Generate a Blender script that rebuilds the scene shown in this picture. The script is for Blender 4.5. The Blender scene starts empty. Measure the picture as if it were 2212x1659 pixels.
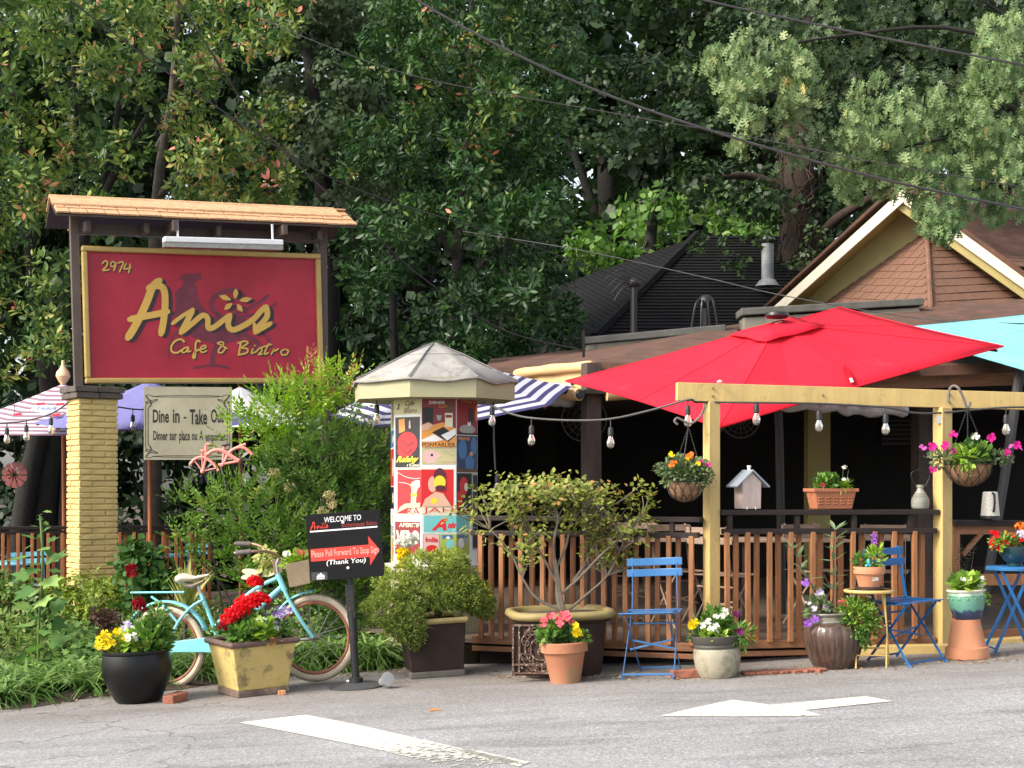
import bpy, math, random
import numpy as np
from mathutils import Vector, Matrix

random.seed(7)
SC = bpy.context.scene
COL = SC.collection
R = math.radians

# ---------------------------------------------------------------- camera, light, exposure
F, U0, V0, CZ = 3300.0, 1106.0, 1050.0, 1.36       # focal length in measuring units, principal column, horizon row, eye height
cam = bpy.data.cameras.new('camera'); cam_o = bpy.data.objects.new('camera', cam); COL.objects.link(cam_o)
cam.sensor_width = 36.0; cam.lens = F/2212*36.0; cam.shift_y = (V0-829.5)/2212
cam.clip_start = 0.1; cam.clip_end = 2000
cam_o.location = (0, 0, CZ); cam_o.rotation_euler = (R(90), 0, 0)
SC.camera = cam_o

TO_SUN = Vector((-0.70, -0.36, 0.62)).normalized()
SUN_EL = math.asin(TO_SUN.z)
w = bpy.data.worlds.new('World'); SC.world = w; w.use_nodes = True
nt = w.node_tree; nt.nodes.clear()
sky = nt.nodes.new('ShaderNodeTexSky'); sky.sky_type = 'NISHITA'; sky.sun_disc = False
sky.sun_elevation = SUN_EL; sky.sun_rotation = math.atan2(TO_SUN.x, TO_SUN.y)
sky.air_density = 1.0; sky.dust_density = 3.0; sky.ozone_density = 0.6
bg = nt.nodes.new('ShaderNodeBackground'); bg.inputs['Strength'].default_value = 0.135
wo = nt.nodes.new('ShaderNodeOutputWorld')
hz = nt.nodes.new('ShaderNodeHueSaturation'); hz.inputs['Saturation'].default_value = 0.45        # milky, hazy sky
nt.links.new(sky.outputs[0], hz.inputs['Color']); nt.links.new(hz.outputs[0], bg.inputs[0]); nt.links.new(bg.outputs[0], wo.inputs[0])
sl = bpy.data.lights.new('sun', 'SUN'); sl.energy = 1.75; sl.angle = R(18); sl.color = (1.0, 0.90, 0.76)
so = bpy.data.objects.new('sun', sl); COL.objects.link(so)
so.rotation_euler = (-TO_SUN).to_track_quat('-Z', 'Y').to_euler()
SC.cycles.max_bounces = 4; SC.cycles.diffuse_bounces = 3; SC.cycles.glossy_bounces = 2; SC.cycles.transmission_bounces = 4; SC.cycles.transparent_max_bounces = 4
SC.view_settings.view_transform = 'Standard'; SC.view_settings.look = 'None'
SC.view_settings.gamma = 1.0; SC.view_settings.use_curve_mapping = False
SC.view_settings.exposure = 1.34

# ---------------------------------------------------------------- measuring helpers
def P(u, v, D): return Vector(((u-U0)*D/F, D, CZ-(v-V0)*D/F))
SLOPE = 0.0475                                     # the street climbs to the right
def gz(x): return SLOPE*(max(-14., min(14., x))-1.0)
def GD(u, v): return (CZ+SLOPE)/((v-V0)/F+SLOPE*(u-U0)/F)
def G(u, v): return P(u, v, GD(u, v))
def on_ground(x, y, dz=0): return Vector((x, y, gz(x)+dz))
def ray_plane(u, v, p0, n):
    d = Vector(((u-U0)/F, 1.0, -(v-V0)/F)); o = Vector((0, 0, CZ))
    return o+d*((Vector(p0)-o).dot(n)/d.dot(n))
TILT = -math.atan(SLOPE)

# ---------------------------------------------------------------- materials
MATS = {}
def _lin(c): return tuple(c)+(1,) if len(c) == 3 else tuple(c)
def M(name, col, rough=.6, var=.15, scale=6., col2=None, bump=0., bscale=60., metal=0., spec=.5, stretch=None, spots=None, trans=0., coat=0.):
    if name in MATS: return MATS[name]
    m = bpy.data.materials.new(name); m.use_nodes = True; nt = m.node_tree; N = nt.nodes; L = nt.links
    b = N['Principled BSDF']
    b.inputs['Roughness'].default_value = rough; b.inputs['Metallic'].default_value = metal
    b.inputs['Specular IOR Level'].default_value = spec
    if coat: b.inputs['Coat Weight'].default_value = coat; b.inputs['Coat Roughness'].default_value = .12
    if trans: b.inputs['Transmission Weight'].default_value = trans
    tc = N.new('ShaderNodeTexCoord'); mp = N.new('ShaderNodeMapping'); L.new(tc.outputs['Object'], mp.inputs[0])
    if stretch: mp.inputs['Scale'].default_value = stretch
    no = N.new('ShaderNodeTexNoise'); no.inputs['Scale'].default_value = scale; no.inputs['Detail'].default_value = 6; no.inputs['Roughness'].default_value = .65
    L.new(mp.outputs[0], no.inputs['Vector'])
    cr = N.new('ShaderNodeValToRGB'); cr.color_ramp.elements[0].position = .3; cr.color_ramp.elements[1].position = .7
    c1 = tuple(x*(1-var) for x in col); c2 = col2 if col2 else tuple(min(1, x*(1+var)) for x in col)
    cr.color_ramp.elements[0].color = _lin(c1); cr.color_ramp.elements[1].color = _lin(c2)
    L.new(no.outputs['Fac'], cr.inputs[0]); out = cr.outputs[0]
    if spots:                                       # (colour, scale, threshold, amount): grime with a shape of its own
        n2 = N.new('ShaderNodeTexNoise'); n2.inputs['Scale'].default_value = spots[1]; n2.inputs['Detail'].default_value = 8; n2.inputs['Roughness'].default_value = .7
        L.new(tc.outputs['Object'], n2.inputs['Vector'])
        r2 = N.new('ShaderNodeValToRGB'); r2.color_ramp.elements[0].position = spots[2]; r2.color_ramp.elements[1].position = min(1, spots[2]+.12)
        r2.color_ramp.elements[0].color = (0, 0, 0, 1); r2.color_ramp.elements[1].color = (spots[3],)*3+(1,)
        L.new(n2.outputs['Fac'], r2.inputs[0])
        mx = N.new('ShaderNodeMix'); mx.data_type = 'RGBA'; L.new(r2.outputs[0], mx.inputs[0]); L.new(out, mx.inputs[6]); mx.inputs[7].default_value = _lin(spots[0])
        out = mx.outputs[2]
    L.new(out, b.inputs['Base Color'])
    if bump:
        n3 = N.new('ShaderNodeTexNoise'); n3.inputs['Scale'].default_value = bscale; n3.inputs['Detail'].default_value = 4; L.new(mp.outputs[0], n3.inputs['Vector'])
        bp = N.new('ShaderNodeBump'); bp.inputs['Strength'].default_value = bump; bp.inputs['Distance'].default_value = .01
        L.new(n3.outputs['Fac'], bp.inputs['Height']); L.new(bp.outputs[0], b.inputs['Normal'])
    MATS[name] = m; return m

def LEAF(name, stops, rough=.55, transl=.3, spec=.28):
    """foliage: colour by a random number per leaf"""
    if name in MATS: return MATS[name]
    m = bpy.data.materials.new(name); m.use_nodes = True; nt = m.node_tree; N = nt.nodes; L = nt.links
    b = N['Principled BSDF']; b.inputs['Roughness'].default_value = rough; b.inputs['Specular IOR Level'].default_value = spec
    at = N.new('ShaderNodeAttribute'); at.attribute_name = 'rnd'
    cr = N.new('ShaderNodeValToRGB'); els = cr.color_ramp.elements
    while len(els) < len(stops): els.new(.5)
    for e, (p, c) in zip(els, stops): e.position = p; e.color = _lin(c)
    L.new(at.outputs['Fac'], cr.inputs[0])
    L.new(cr.outputs[0], b.inputs['Base Color'])
    if transl:
        t = N.new('ShaderNodeBsdfTranslucent'); hs = N.new('ShaderNodeHueSaturation'); hs.inputs['Value'].default_value = 1.3; hs.inputs['Saturation'].default_value = 1.1
        L.new(cr.outputs[0], hs.inputs['Color']); L.new(hs.outputs[0], t.inputs[0])
        mx = N.new('ShaderNodeMixShader'); mx.inputs[0].default_value = transl
        L.new(b.outputs[0], mx.inputs[1]); L.new(t.outputs[0], mx.inputs[2]); L.new(mx.outputs[0], N['Material Output'].inputs[0])
    MATS[name] = m; return m

# ---------------------------------------------------------------- mesh helpers
class MB:
    def __init__(s): s.v = []; s.f = []; s.m = []; s.cm = 0
    def add(s, vs, fs):
        o = len(s.v); s.v += [tuple(x) for x in vs]; s.f += [[i+o for i in q] for q in fs]; s.m += [s.cm]*len(fs)
    def box(s, c, size, rot=None):
        c = Vector(c); hx, hy, hz = [x/2 for x in size]
        vs = [Vector((x, y, z)) for x in (-hx, hx) for y in (-hy, hy) for z in (-hz, hz)]
        if rot is not None: vs = [rot @ q for q in vs]
        s.add([c+q for q in vs], [(0, 1, 3, 2), (4, 6, 7, 5), (0, 4, 5, 1), (2, 3, 7, 6), (0, 2, 6, 4), (1, 5, 7, 3)]); return s
    def beam(s, a, b, wd, ht, up=(0, 0, 1), w2=None, h2=None):
        a = Vector(a); b = Vector(b); d = (b-a).normalized(); up = Vector(up)
        sd = d.cross(up).normalized(); up = sd.cross(d).normalized()
        w2 = w2 or wd; h2 = h2 or ht; vs = []
        for p, w_, h_ in ((a, wd, ht), (b, w2, h2)):
            vs += [p+sd*w_/2+up*h_/2, p-sd*w_/2+up*h_/2, p-sd*w_/2-up*h_/2, p+sd*w_/2-up*h_/2]
        s.add(vs, [(3, 2, 1, 0), (4, 5, 6, 7), (0, 1, 5, 4), (1, 2, 6, 5), (2, 3, 7, 6), (3, 0, 4, 7)]); return s
    def tube(s, pts, r, n=8, closed=False, sq=(1, 1)):
        pts = [Vector(p) for p in pts]; k = len(pts)
        rs = [r]*k if isinstance(r, (int, float)) else list(r)
        vs = []; prev = None
        for i, p in enumerate(pts):
            if closed: t = pts[(i+1) % k]-pts[i-1]
            else: t = pts[min(i+1, k-1)]-pts[max(i-1, 0)]
            t = t.normalized() if t.length > 1e-9 else Vector((0, 0, 1))
            if prev is None:
                a = Vector((0, 0, 1)) if abs(t.z) < .9 else Vector((1, 0, 0)); x = t.cross(a).normalized()
            else: x = (prev-t*prev.dot(t)).normalized()
            prev = x; y = t.cross(x)
            for j in range(n):
                an = 2*math.pi*j/n; vs.append(p+x*math.cos(an)*rs[i]*sq[0]+y*math.sin(an)*rs[i]*sq[1])
        fs = []
        for i in range(k if closed else k-1):
            for j in range(n):
                a = i*n+j; b = i*n+(j+1) % n; i2 = (i+1) % k
                fs.append((a, b, i2*n+(j+1) % n, i2*n+j))
        if not closed: fs += [tuple(range(n-1, -1, -1)), tuple((k-1)*n+j for j in range(n))]
        s.add(vs, fs); return s
    def lathe(s, prof, n=36, c=(0, 0, 0), sup=2.0, phase=0., ribs=None):
        """prof: (radius, height); sup > 2 squares the plan"""
        c = Vector(c); vs = []
        for r, z in prof:
            for j in range(n):
                an = 2*math.pi*j/n+phase; ca, sa = math.cos(an), math.sin(an)
                k = 1. if sup == 2 else (abs(ca)**sup+abs(sa)**sup)**(-1/sup)
                rr = r*k
                if ribs: rr *= 1+ribs[1]*abs(math.sin(ribs[0]*an/2))*ribs[2](z)
                vs.append(c+Vector((rr*ca, rr*sa, z)))
        fs = []
        for i in range(len(prof)-1):
            for j in range(n): fs.append((i*n+j, i*n+(j+1) % n, (i+1)*n+(j+1) % n, (i+1)*n+j))
        if prof[0][0] > 1e-6: fs.append(tuple(range(n-1, -1, -1)))
        if prof[-1][0] > 1e-6: fs.append(tuple((len(prof)-1)*n+j for j in range(n)))
        s.add(vs, fs); return s
    def poly(s, pts): s.add(pts, [tuple(range(len(pts)))]); return s
    def slab(s, pts, off):
        off = Vector(off); pts = [Vector(p) for p in pts]; k = len(pts)
        s.add(pts+[p+off for p in pts], [tuple(range(k-1, -1, -1)), tuple(range(k, 2*k))]+[(i, (i+1) % k, k+(i+1) % k, k+i) for i in range(k)]); return s
    def sphere(s, c, r, n=12, m=8, sc=(1, 1, 1)):
        c = Vector(c); vs = [c+Vector((0, 0, -r*sc[2]))]
        for i in range(1, m):
            ph = -math.pi/2+math.pi*i/m
            for j in range(n):
                th = 2*math.pi*j/n; vs.append(c+Vector((r*sc[0]*math.cos(ph)*math.cos(th), r*sc[1]*math.cos(ph)*math.sin(th), r*sc[2]*math.sin(ph))))
        vs.append(c+Vector((0, 0, r*sc[2]))); fs = []
        for j in range(n): fs.append((0, 1+(j+1) % n, 1+j))
        for i in range(m-2):
            for j in range(n): fs.append((1+i*n+j, 1+i*n+(j+1) % n, 1+(i+1)*n+(j+1) % n, 1+(i+1)*n+j))
        t = len(vs)-1
        for j in range(n): fs.append((1+(m-2)*n+j, 1+(m-2)*n+(j+1) % n, t))
        s.add(vs, fs); return s

def root_loc(o):
    while o.parent: o = o.parent
    return o.location.copy()
def tag(o, label=None, cat=None, group=None, kind=None):
    if label: o['label'] = label
    if cat: o['category'] = cat
    if group: o['group'] = group
    if kind: o['kind'] = kind
    return o
def thing(name, label, cat, loc=(0, 0, 0), rot=(0, 0, 0), group=None):
    o = bpy.data.objects.new(name, None); COL.objects.link(o); o.empty_display_size = .1
    o.location = loc; o.rotation_euler = rot
    return tag(o, label, cat, group)
def link_mesh(name, me, parent=None):
    o = bpy.data.objects.new(name, me); COL.objects.link(o); o.parent = parent; return o
def ob(name, mb, mats, parent=None, smooth=False, world=True, bevel=0., base=None, ang=35, kind=None, sol=0.):
    """one mesh object; world=True: the builder's points are world points and the parent is unrotated"""
    off = Vector((0, 0, 0))
    if parent is not None and world: off = root_loc(parent)
    if parent is None and base is not None: off = Vector(base)
    me = bpy.data.meshes.new(name)
    me.from_pydata([(x-off.x, y-off.y, z-off.z) for x, y, z in mb.v], [], mb.f)
    if not isinstance(mats, (list, tuple)): mats = [mats]
    for m in mats: me.materials.append(m)
    if len(mats) > 1: me.polygons.foreach_set('material_index', mb.m)
    if smooth:
        me.polygons.foreach_set('use_smooth', [True]*len(me.polygons))
        me.set_sharp_from_angle(angle=R(ang))
    me.validate(); me.update()
    o = link_mesh(name, me, parent)
    if parent is None and base is not None: o.location = base
    if sol:
        md = o.modifiers.new('thickness', 'SOLIDIFY'); md.thickness = sol; md.offset = 0
    if bevel:
        md = o.modifiers.new('bevel', 'BEVEL'); md.width = bevel; md.segments = 2; md.limit_method = 'ANGLE'; md.angle_limit = R(40)
    if kind: o['kind'] = kind
    return o
def dup(o, parent, **kw):
    c = o.copy(); COL.objects.link(c); c.parent = parent
    for k, v in kw.items(): setattr(c, k, v)
    return c
def cr(pts, k=6):
    """Catmull-Rom through points"""
    pts = [Vector(p) for p in pts]; out = []
    for i in range(len(pts)-1):
        p0 = pts[max(i-1, 0)]; p1 = pts[i]; p2 = pts[i+1]; p3 = pts[min(i+2, len(pts)-1)]
        for j in range(k):
            t = j/k
            out.append(.5*((2*p1)+(p2-p0)*t+(2*p0-5*p1+4*p2-p3)*t*t+(3*p1-p0-3*p2+p3)*t**3))
    return out+[pts[-1]]

# ---------------------------------------------------------------- leaves
def T_ovate(wd=.26, fold=.05, droop=.1):
    v = [(0, 0, 0), (0, .38, -fold), (0, .68, -fold-droop*.3), (0, 1, -droop), (wd*.8, .28, 0), (wd, .6, -droop*.3), (-wd*.8, .28, 0), (-wd, .6, -droop*.3)]
    return v, [(0, 4, 1), (4, 5, 2, 1), (5, 3, 2), (0, 1, 6), (6, 1, 2, 7), (7, 2, 3)]
def T_rhomb(wd=.3, fold=.06):
    return [(0, 0, 0), (wd, .45, fold), (0, 1, 0), (-wd, .45, fold)], [(0, 1, 2), (0, 2, 3)]
def T_blade(wd=.05, curve=.35, seg=4):
    v = []; f = []
    for i in range(seg+1):
        t = i/seg; w_ = wd*(1-t**2)+.002; y = t*(1-curve*.5*t); z = -curve*t*t
        v += [(-w_, y, z), (w_, y, z)]
    for i in range(seg): f.append((2*i, 2*i+1, 2*i+3, 2*i+2))
    return v, f
def T_oak(fold=.05, droop=.12):
    half = [(.06, .12), (.05, .26), (.26, .20), (.34, .30), (.09, .40), (.07, .50), (.34, .50), (.40, .62), (.10, .64), (.09, .72), (.25, .80), (.2, .9), (.06, .86)]
    v = [(0, 0, 0)]; spine = [.12, .26, .40, .50, .64, .72, .86]
    f = []
    for sgn in (1, -1):
        o = len(v); v += [(sgn*x, y, (fold if x > .2 else 0)-droop*y*y) for x, y in half]
        # body strip to the midrib and the lobes
        q = len(v); v += [(0, y, -fold*.5-droop*y*y) for y in spine]+[(0, 1, -droop)]
        b = [o+0, o+1, o+4, o+5, o+8, o+9, o+12]
        def fc(*a): f.append(a if sgn > 0 else a[::-1])
        fc(0, b[0], q)
        for i in range(6): fc(b[i], b[i+1], q+i+1, q+i)
        fc(b[6], q+7, q+6)
        fc(o+1, o+2, o+3, o+4); fc(o+5, o+6, o+7, o+8); fc(o+9, o+10, o+11, o+12)
    return v, f
def T_petal(wd=.32):
    return [(0, 0, 0), (wd*.7, .4, .05), (wd, .8, .02), (0, 1, -.05), (-wd, .8, .02), (-wd*.7, .4, .05)], [(0, 1, 2, 3), (0, 3, 4, 5)]
def T_lobed(wd=.5):
    """maple or ivy like, five points"""
    o = [(0, 0), (.28, -.05), (.5, .12), (.33, .3), (.52, .62), (.2, .58), (0, 1), (-.2, .58), (-.52, .62), (-.33, .3), (-.5, .12), (-.28, -.05)]
    v = [(x*wd*2, y, .06*abs(x)) for x, y in o]+[(0, .35, -.05)]
    return v, [(12, i, (i+1) % 12) for i in range(12)]

def nz(a): return a/np.maximum(np.linalg.norm(a, axis=1, keepdims=True), 1e-9)
def leaves(name, mat, parent, pos, axis, nrm, size, tmpl, rnd=None, rng=None, wscale=None, kind='stuff', base=None):
    tv, tf = tmpl; tv = np.array(tv, float); n = len(pos); k = len(tv)
    pos = np.asarray(pos, float); axis = nz(np.asarray(axis, float)); nrm = np.asarray(nrm, float)
    side = nz(np.cross(axis, nrm)+1e-6); nn = np.cross(side, axis)
    size = np.broadcast_to(np.asarray(size, float), (n,))[:, None, None]
    if wscale is None: wscale = np.ones(n)
    V = pos[:, None, :]+size*(tv[None, :, 0:1]*side[:, None, :]*wscale[:, None, None]+tv[None, :, 1:2]*axis[:, None, :]+tv[None, :, 2:3]*nn[:, None, :])
    V = V.reshape(-1, 3)
    me = bpy.data.meshes.new(name)
    nf = len(tf); ls = np.array([len(f) for f in tf]); flat = np.concatenate([np.array(f) for f in tf])
    idx = (flat[None, :]+(np.arange(n)*k)[:, None]).ravel()
    lt = np.tile(ls, n); st = np.concatenate([[0], np.cumsum(lt)[:-1]])
    me.vertices.add(n*k); me.vertices.foreach_set('co', V.ravel())
    me.loops.add(len(idx)); me.loops.foreach_set('vertex_index', idx.astype(np.int32))
    me.polygons.add(nf*n); me.polygons.foreach_set('loop_start', st.astype(np.int32)); me.polygons.foreach_set('loop_total', lt.astype(np.int32))
    me.update(calc_edges=True)
    if rnd is None: rnd = np.random.default_rng(n).random(n)
    a = me.attributes.new('rnd', 'FLOAT', 'POINT'); a.data.foreach_set('value', np.repeat(rnd, k).astype(np.float32))
    me.materials.append(mat)
    o = link_mesh(name, me, parent)
    if kind: o['kind'] = kind
    return o
def unit(rng, n): return nz(rng.normal(size=(n, 3)))
def blob_pts(rng, c, rad, n, inner=.5):
    """points in the outer shell of an ellipsoid, and outward directions"""
    d = unit(rng, n); r = rng.uniform(inner, 1, n)[:, None]**.7
    r *= (1+.16*np.sin(d[:, :1]*5+c[0])*np.sin(d[:, 2:]*6+c[2]))
    return np.array(c)+d*np.array(rad)*r, nz(d/np.array(rad))
def rosette(rng, cen, dr, k, spread=(40, 95)):
    """k leaves around each centre"""
    n = len(cen); dr = nz(dr)
    h = np.where(np.abs(dr[:, 2:]) < .9, np.array([[0, 0, 1.]]), np.array([[1., 0, 0]])); x = nz(np.cross(dr, h)); y = np.cross(dr, x)
    az = (np.arange(k)[None, :]*2.4+rng.uniform(0, 6.28, (n, 1))+rng.normal(0, .25, (n, k)))
    t = np.radians(rng.uniform(spread[0], spread[1], (n, k)))
    pr = x[:, None, :]*np.cos(az)[..., None]+y[:, None, :]*np.sin(az)[..., None]
    ax = dr[:, None, :]*np.cos(t)[..., None]+pr*np.sin(t)[..., None]
    nm = dr[:, None, :]*np.sin(t)[..., None]-pr*np.cos(t)[..., None]
    return np.repeat(cen, k, 0), ax.reshape(-1, 3), nm.reshape(-1, 3)
def text_pts(s, mat_fn, name, mat, parent, x0, x1, y0, y1, depth=.004, bold=0., shear=0., lift=None, sp=1.0):
    """lettering fitted to the box x0..x1, y0..y1 of a surface; mat_fn(x, y, h) gives the point h above it"""
    cu = bpy.data.curves.new('t', 'FONT'); cu.body = s; cu.offset = bold; cu.shear = shear; cu.resolution_u = 3; cu.space_character = sp
    o = bpy.data.objects.new('t', cu); COL.objects.link(o)
    dg = bpy.context.evaluated_depsgraph_get(); me = bpy.data.meshes.new_from_object(o.evaluated_get(dg))
    bpy.data.objects.remove(o)
    vs = np.array([v.co[:] for v in me.vertices]); mn = vs.min(0); mx = vs.max(0)
    off = root_loc(parent) if lift is None else lift
    for v in me.vertices:
        a = (v.co.x-mn[0])/(mx[0]-mn[0]); b = (v.co.y-mn[1])/(mx[1]-mn[1])
        v.co = mat_fn(x0+a*(x1-x0), y0+b*(y1-y0), depth)-off
    me.materials.clear(); me.materials.append(mat)
    return link_mesh(name, me, parent)
# ================================================================ THE SETTING
def asphalt_mat():
    m = bpy.data.materials.new('asphalt'); m.use_nodes = True; nt = m.node_tree; N = nt.nodes; L = nt.links; b = N['Principled BSDF']
    b.inputs['Roughness'].default_value = .9; b.inputs['Specular IOR Level'].default_value = .25
    tc = N.new('ShaderNodeTexCoord')
    def noise(s, d=3, r=.6):
        n = N.new('ShaderNodeTexNoise'); n.inputs['Scale'].default_value = s; n.inputs['Detail'].default_value = d; n.inputs['Roughness'].default_value = r
        L.new(tc.outputs['Object'], n.inputs['Vector']); return n.outputs['Fac']
    def ramp(x, *st):
        c = N.new('ShaderNodeValToRGB'); e = c.color_ramp.elements
        while len(e) < len(st): e.new(.5)
        for q, (p, k) in zip(e, st): q.position = p; q.color = _lin(k)
        L.new(x, c.inputs[0]); return c.outputs[0]
    def mix(f, a, c, mode='MIX'):
        x = N.new('ShaderNodeMix'); x.data_type = 'RGBA'; x.blend_type = mode
        for i, q in ((0, f), (6, a), (7, c)):
            if hasattr(q, 'is_linked'): L.new(q, x.inputs[i])
            else: x.inputs[i].default_value = q if i == 0 else _lin(q)
        return x.outputs[2]
    vo = N.new('ShaderNodeTexVoronoi'); vo.inputs['Scale'].default_value = 75; L.new(tc.outputs['Object'], vo.inputs['Vector'])
    agg = ramp(vo.outputs['Color'], (0, (.20, .20, .21)), (.5, (.29, .29, .30)), (.8, (.36, .355, .35)), (1, (.47, .46, .45)))
    fine = ramp(noise(160, 4), (.3, (.65, .65, .65)), (.7, (1.2, 1.2, 1.2)))
    base = mix(.85, agg, fine, 'MULTIPLY')
    big = ramp(noise(.8, 5), (.3, (.80, .79, .78)), (.7, (1.1, 1.1, 1.1)))
    base = mix(.9, base, big, 'MULTIPLY')
    m3 = N.new('ShaderNodeMapping'); m3.inputs['Scale'].default_value = (.35, 2.2, 1); m3.inputs['Rotation'].default_value = (0, 0, .06); L.new(tc.outputs['Object'], m3.inputs[0])
    n4 = N.new('ShaderNodeTexNoise'); n4.inputs['Scale'].default_value = 1.6; n4.inputs['Detail'].default_value = 7; n4.inputs['Roughness'].default_value = .7; L.new(m3.outputs[0], n4.inputs['Vector'])
    base = mix(.8, base, ramp(n4.outputs['Fac'], (.34, (.72, .71, .70)), (.5, (1, 1, 1)), (.72, (1.14, 1.14, 1.13))), 'MULTIPLY')      # tyre-worn lanes
    base = mix(.7, base, ramp(noise(1.7, 3), (.64, (1, 1, 1)), (.74, (.62, .61, .60))), 'MULTIPLY')                                       # old oil marks
    # traffic-side dust: brown fines swept up against the pots
    sx = N.new('ShaderNodeSeparateXYZ'); L.new(tc.outputs['Object'], sx.inputs[0])
    mr = N.new('ShaderNodeMapRange'); mr.inputs[1].default_value = 9.1; mr.inputs[2].default_value = 11.2; L.new(sx.outputs['Y'], mr.inputs[0])
    ad = N.new('ShaderNodeMath'); ad.operation = 'MULTIPLY'; L.new(mr.outputs[0], ad.inputs[0]); L.new(ramp(noise(2.2, 6), (.25, (.35, .35, .35)), (.75, (1, 1, 1))), ad.inputs[1])
    dust = ramp(noise(40, 4), (.3, (.10, .082, .064)), (.7, (.25, .21, .17)))
    ad2 = N.new('ShaderNodeMath'); ad2.operation = 'MULTIPLY'; ad2.inputs[1].default_value = .92; L.new(ad.outputs[0], ad2.inputs[0])
    base = mix(ad2.outputs[0], base, dust)
    # cracks
    mp = N.new('ShaderNodeMapping'); L.new(tc.outputs['Object'], mp.inputs[0])
    nz_ = N.new('ShaderNodeTexNoise'); nz_.inputs['Scale'].default_value = 3; L.new(tc.outputs['Object'], nz_.inputs['Vector'])
    va = N.new('ShaderNodeVectorMath'); va.operation = 'MULTIPLY_ADD'; va.inputs[1].default_value = (.5, .5, .5); L.new(nz_.outputs['Color'], va.inputs[0]); L.new(mp.outputs[0], va.inputs[2])
    vc = N.new('ShaderNodeTexVoronoi'); vc.feature = 'DISTANCE_TO_EDGE'; vc.inputs['Scale'].default_value = .9; L.new(va.outputs[0], vc.inputs['Vector'])
    ck = ramp(vc.outputs['Distance'], (.0, (1, 1, 1)), (.014, (0, 0, 0)))
    mk = N.new('ShaderNodeMapRange'); mk.inputs[1].default_value = -1.2; mk.inputs[2].default_value = -2.2; L.new(sx.outputs['X'], mk.inputs[0])
    mu = N.new('ShaderNodeMath'); mu.operation = 'MULTIPLY'; L.new(ck, mu.inputs[0]); L.new(mk.outputs[0], mu.inputs[1])
    mu2 = N.new('ShaderNodeMath'); mu2.operation = 'MULTIPLY'; mu2.inputs[1].default_value = .6; L.new(mu.outputs[0], mu2.inputs[0])
    base = mix(mu2.outputs[0], base, (.035, .03, .026))
    L.new(base, b.inputs['Base Color'])
    bp = N.new('ShaderNodeBump'); bp.inputs['Strength'].default_value = .5; bp.inputs['Distance'].default_value = .006
    hh = mix(mu2.outputs[0], vo.outputs['Distance'], (0, 0, 0)); L.new(hh, bp.inputs['Height']); L.new(bp.outputs[0], b.inputs['Normal'])
    return m
def marking_mat():
    m = bpy.data.materials.new('road_paint'); m.use_nodes = True; nt = m.node_tree; N = nt.nodes; L = nt.links; b = N['Principled BSDF']
    b.inputs['Roughness'].default_value = .75
    tc = N.new('ShaderNodeTexCoord'); n = N.new('ShaderNodeTexNoise'); n.inputs['Scale'].default_value = 26; n.inputs['Detail'].default_value = 8; n.inputs['Roughness'].default_value = .75
    L.new(tc.outputs['Object'], n.inputs['Vector'])
    at = N.new('ShaderNodeAttribute'); at.attribute_name = 'wear'
    ad = N.new('ShaderNodeMath'); ad.operation = 'ADD'; L.new(n.outputs['Fac'], ad.inputs[0]); L.new(at.outputs['Fac'], ad.inputs[1])
    c = N.new('ShaderNodeValToRGB'); c.color_ramp.elements[0].position = .54; c.color_ramp.elements[1].position = .68
    c.color_ramp.elements[0].color = (.60, .585, .50, 1); c.color_ramp.elements[1].color = (.22, .215, .21, 1)
    L.new(ad.outputs[0], c.inputs[0]); L.new(c.outputs[0], b.inputs['Base Color'])
    # where the paint is gone the asphalt shows through
    t = N.new('ShaderNodeBsdfTransparent'); mx = N.new('ShaderNodeMixShader')
    r2 = N.new('ShaderNodeValToRGB'); r2.color_ramp.elements[0].position = .60; r2.color_ramp.elements[1].position = .72; L.new(ad.outputs[0], r2.inputs[0])
    L.new(r2.outputs[0], mx.inputs[0]); L.new(b.outputs[0], mx.inputs[1]); L.new(t.outputs[0], mx.inputs[2]); L.new(mx.outputs[0], N['Material Output'].inputs[0])
    return m
SOIL = M('soil', (.055, .036, .024), .95, .4, 9, bump=.8, bscale=40)
def sheet(name, pts, mat, dz=0.):
    mb = MB(); mb.poly([(p[0], p[1], gz(p[0])+dz) for p in pts]); return tag(ob(name, mb, mat), kind='structure')
mb = MB()
for x0, x1 in ((-400, -14), (-14, 14), (14, 400)):
    mb.add([(x0, -100, gz(x0)-.03), (x1, -100, gz(x1)-.03), (x1, 900, gz(x1)-.03), (x0, 900, gz(x0)-.03)], [(0, 1, 2, 3)])
tag(ob('ground', mb, SOIL), kind='structure')
edge = [G(u, v) for u, v in ((-40, 1536), (0, 1533), (69, 1529), (183, 1509), (241, 1503), (330, 1494), (395, 1489), (462, 1477), (560, 1462), (700, 1452), (815, 1447))]
edge = [(p.x, p.y) for p in edge]
road_pts = [(-14, -40), (14, -40), (14, 12.0), (4.6, 12.0), (3.0, 11.75), (1.3, 11.7), (-.1, 12.2), (-1.1, 12.3)]+edge[::-1]+[(-14, edge[0][1]-.6)]
ASPH = asphalt_mat(); sheet('road', road_pts, ASPH)
mb = MB()
for s in (-1, 1): mb.add([(s*14, -40, gz(s*14)), (s*200, -40, gz(s*14)), (s*200, 10.5, gz(s*14)), (s*14, 10.5, gz(s*14))], [(0, 1, 2, 3) if s > 0 else (3, 2, 1, 0)])
tag(ob('road', mb, ASPH), kind='structure')
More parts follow.
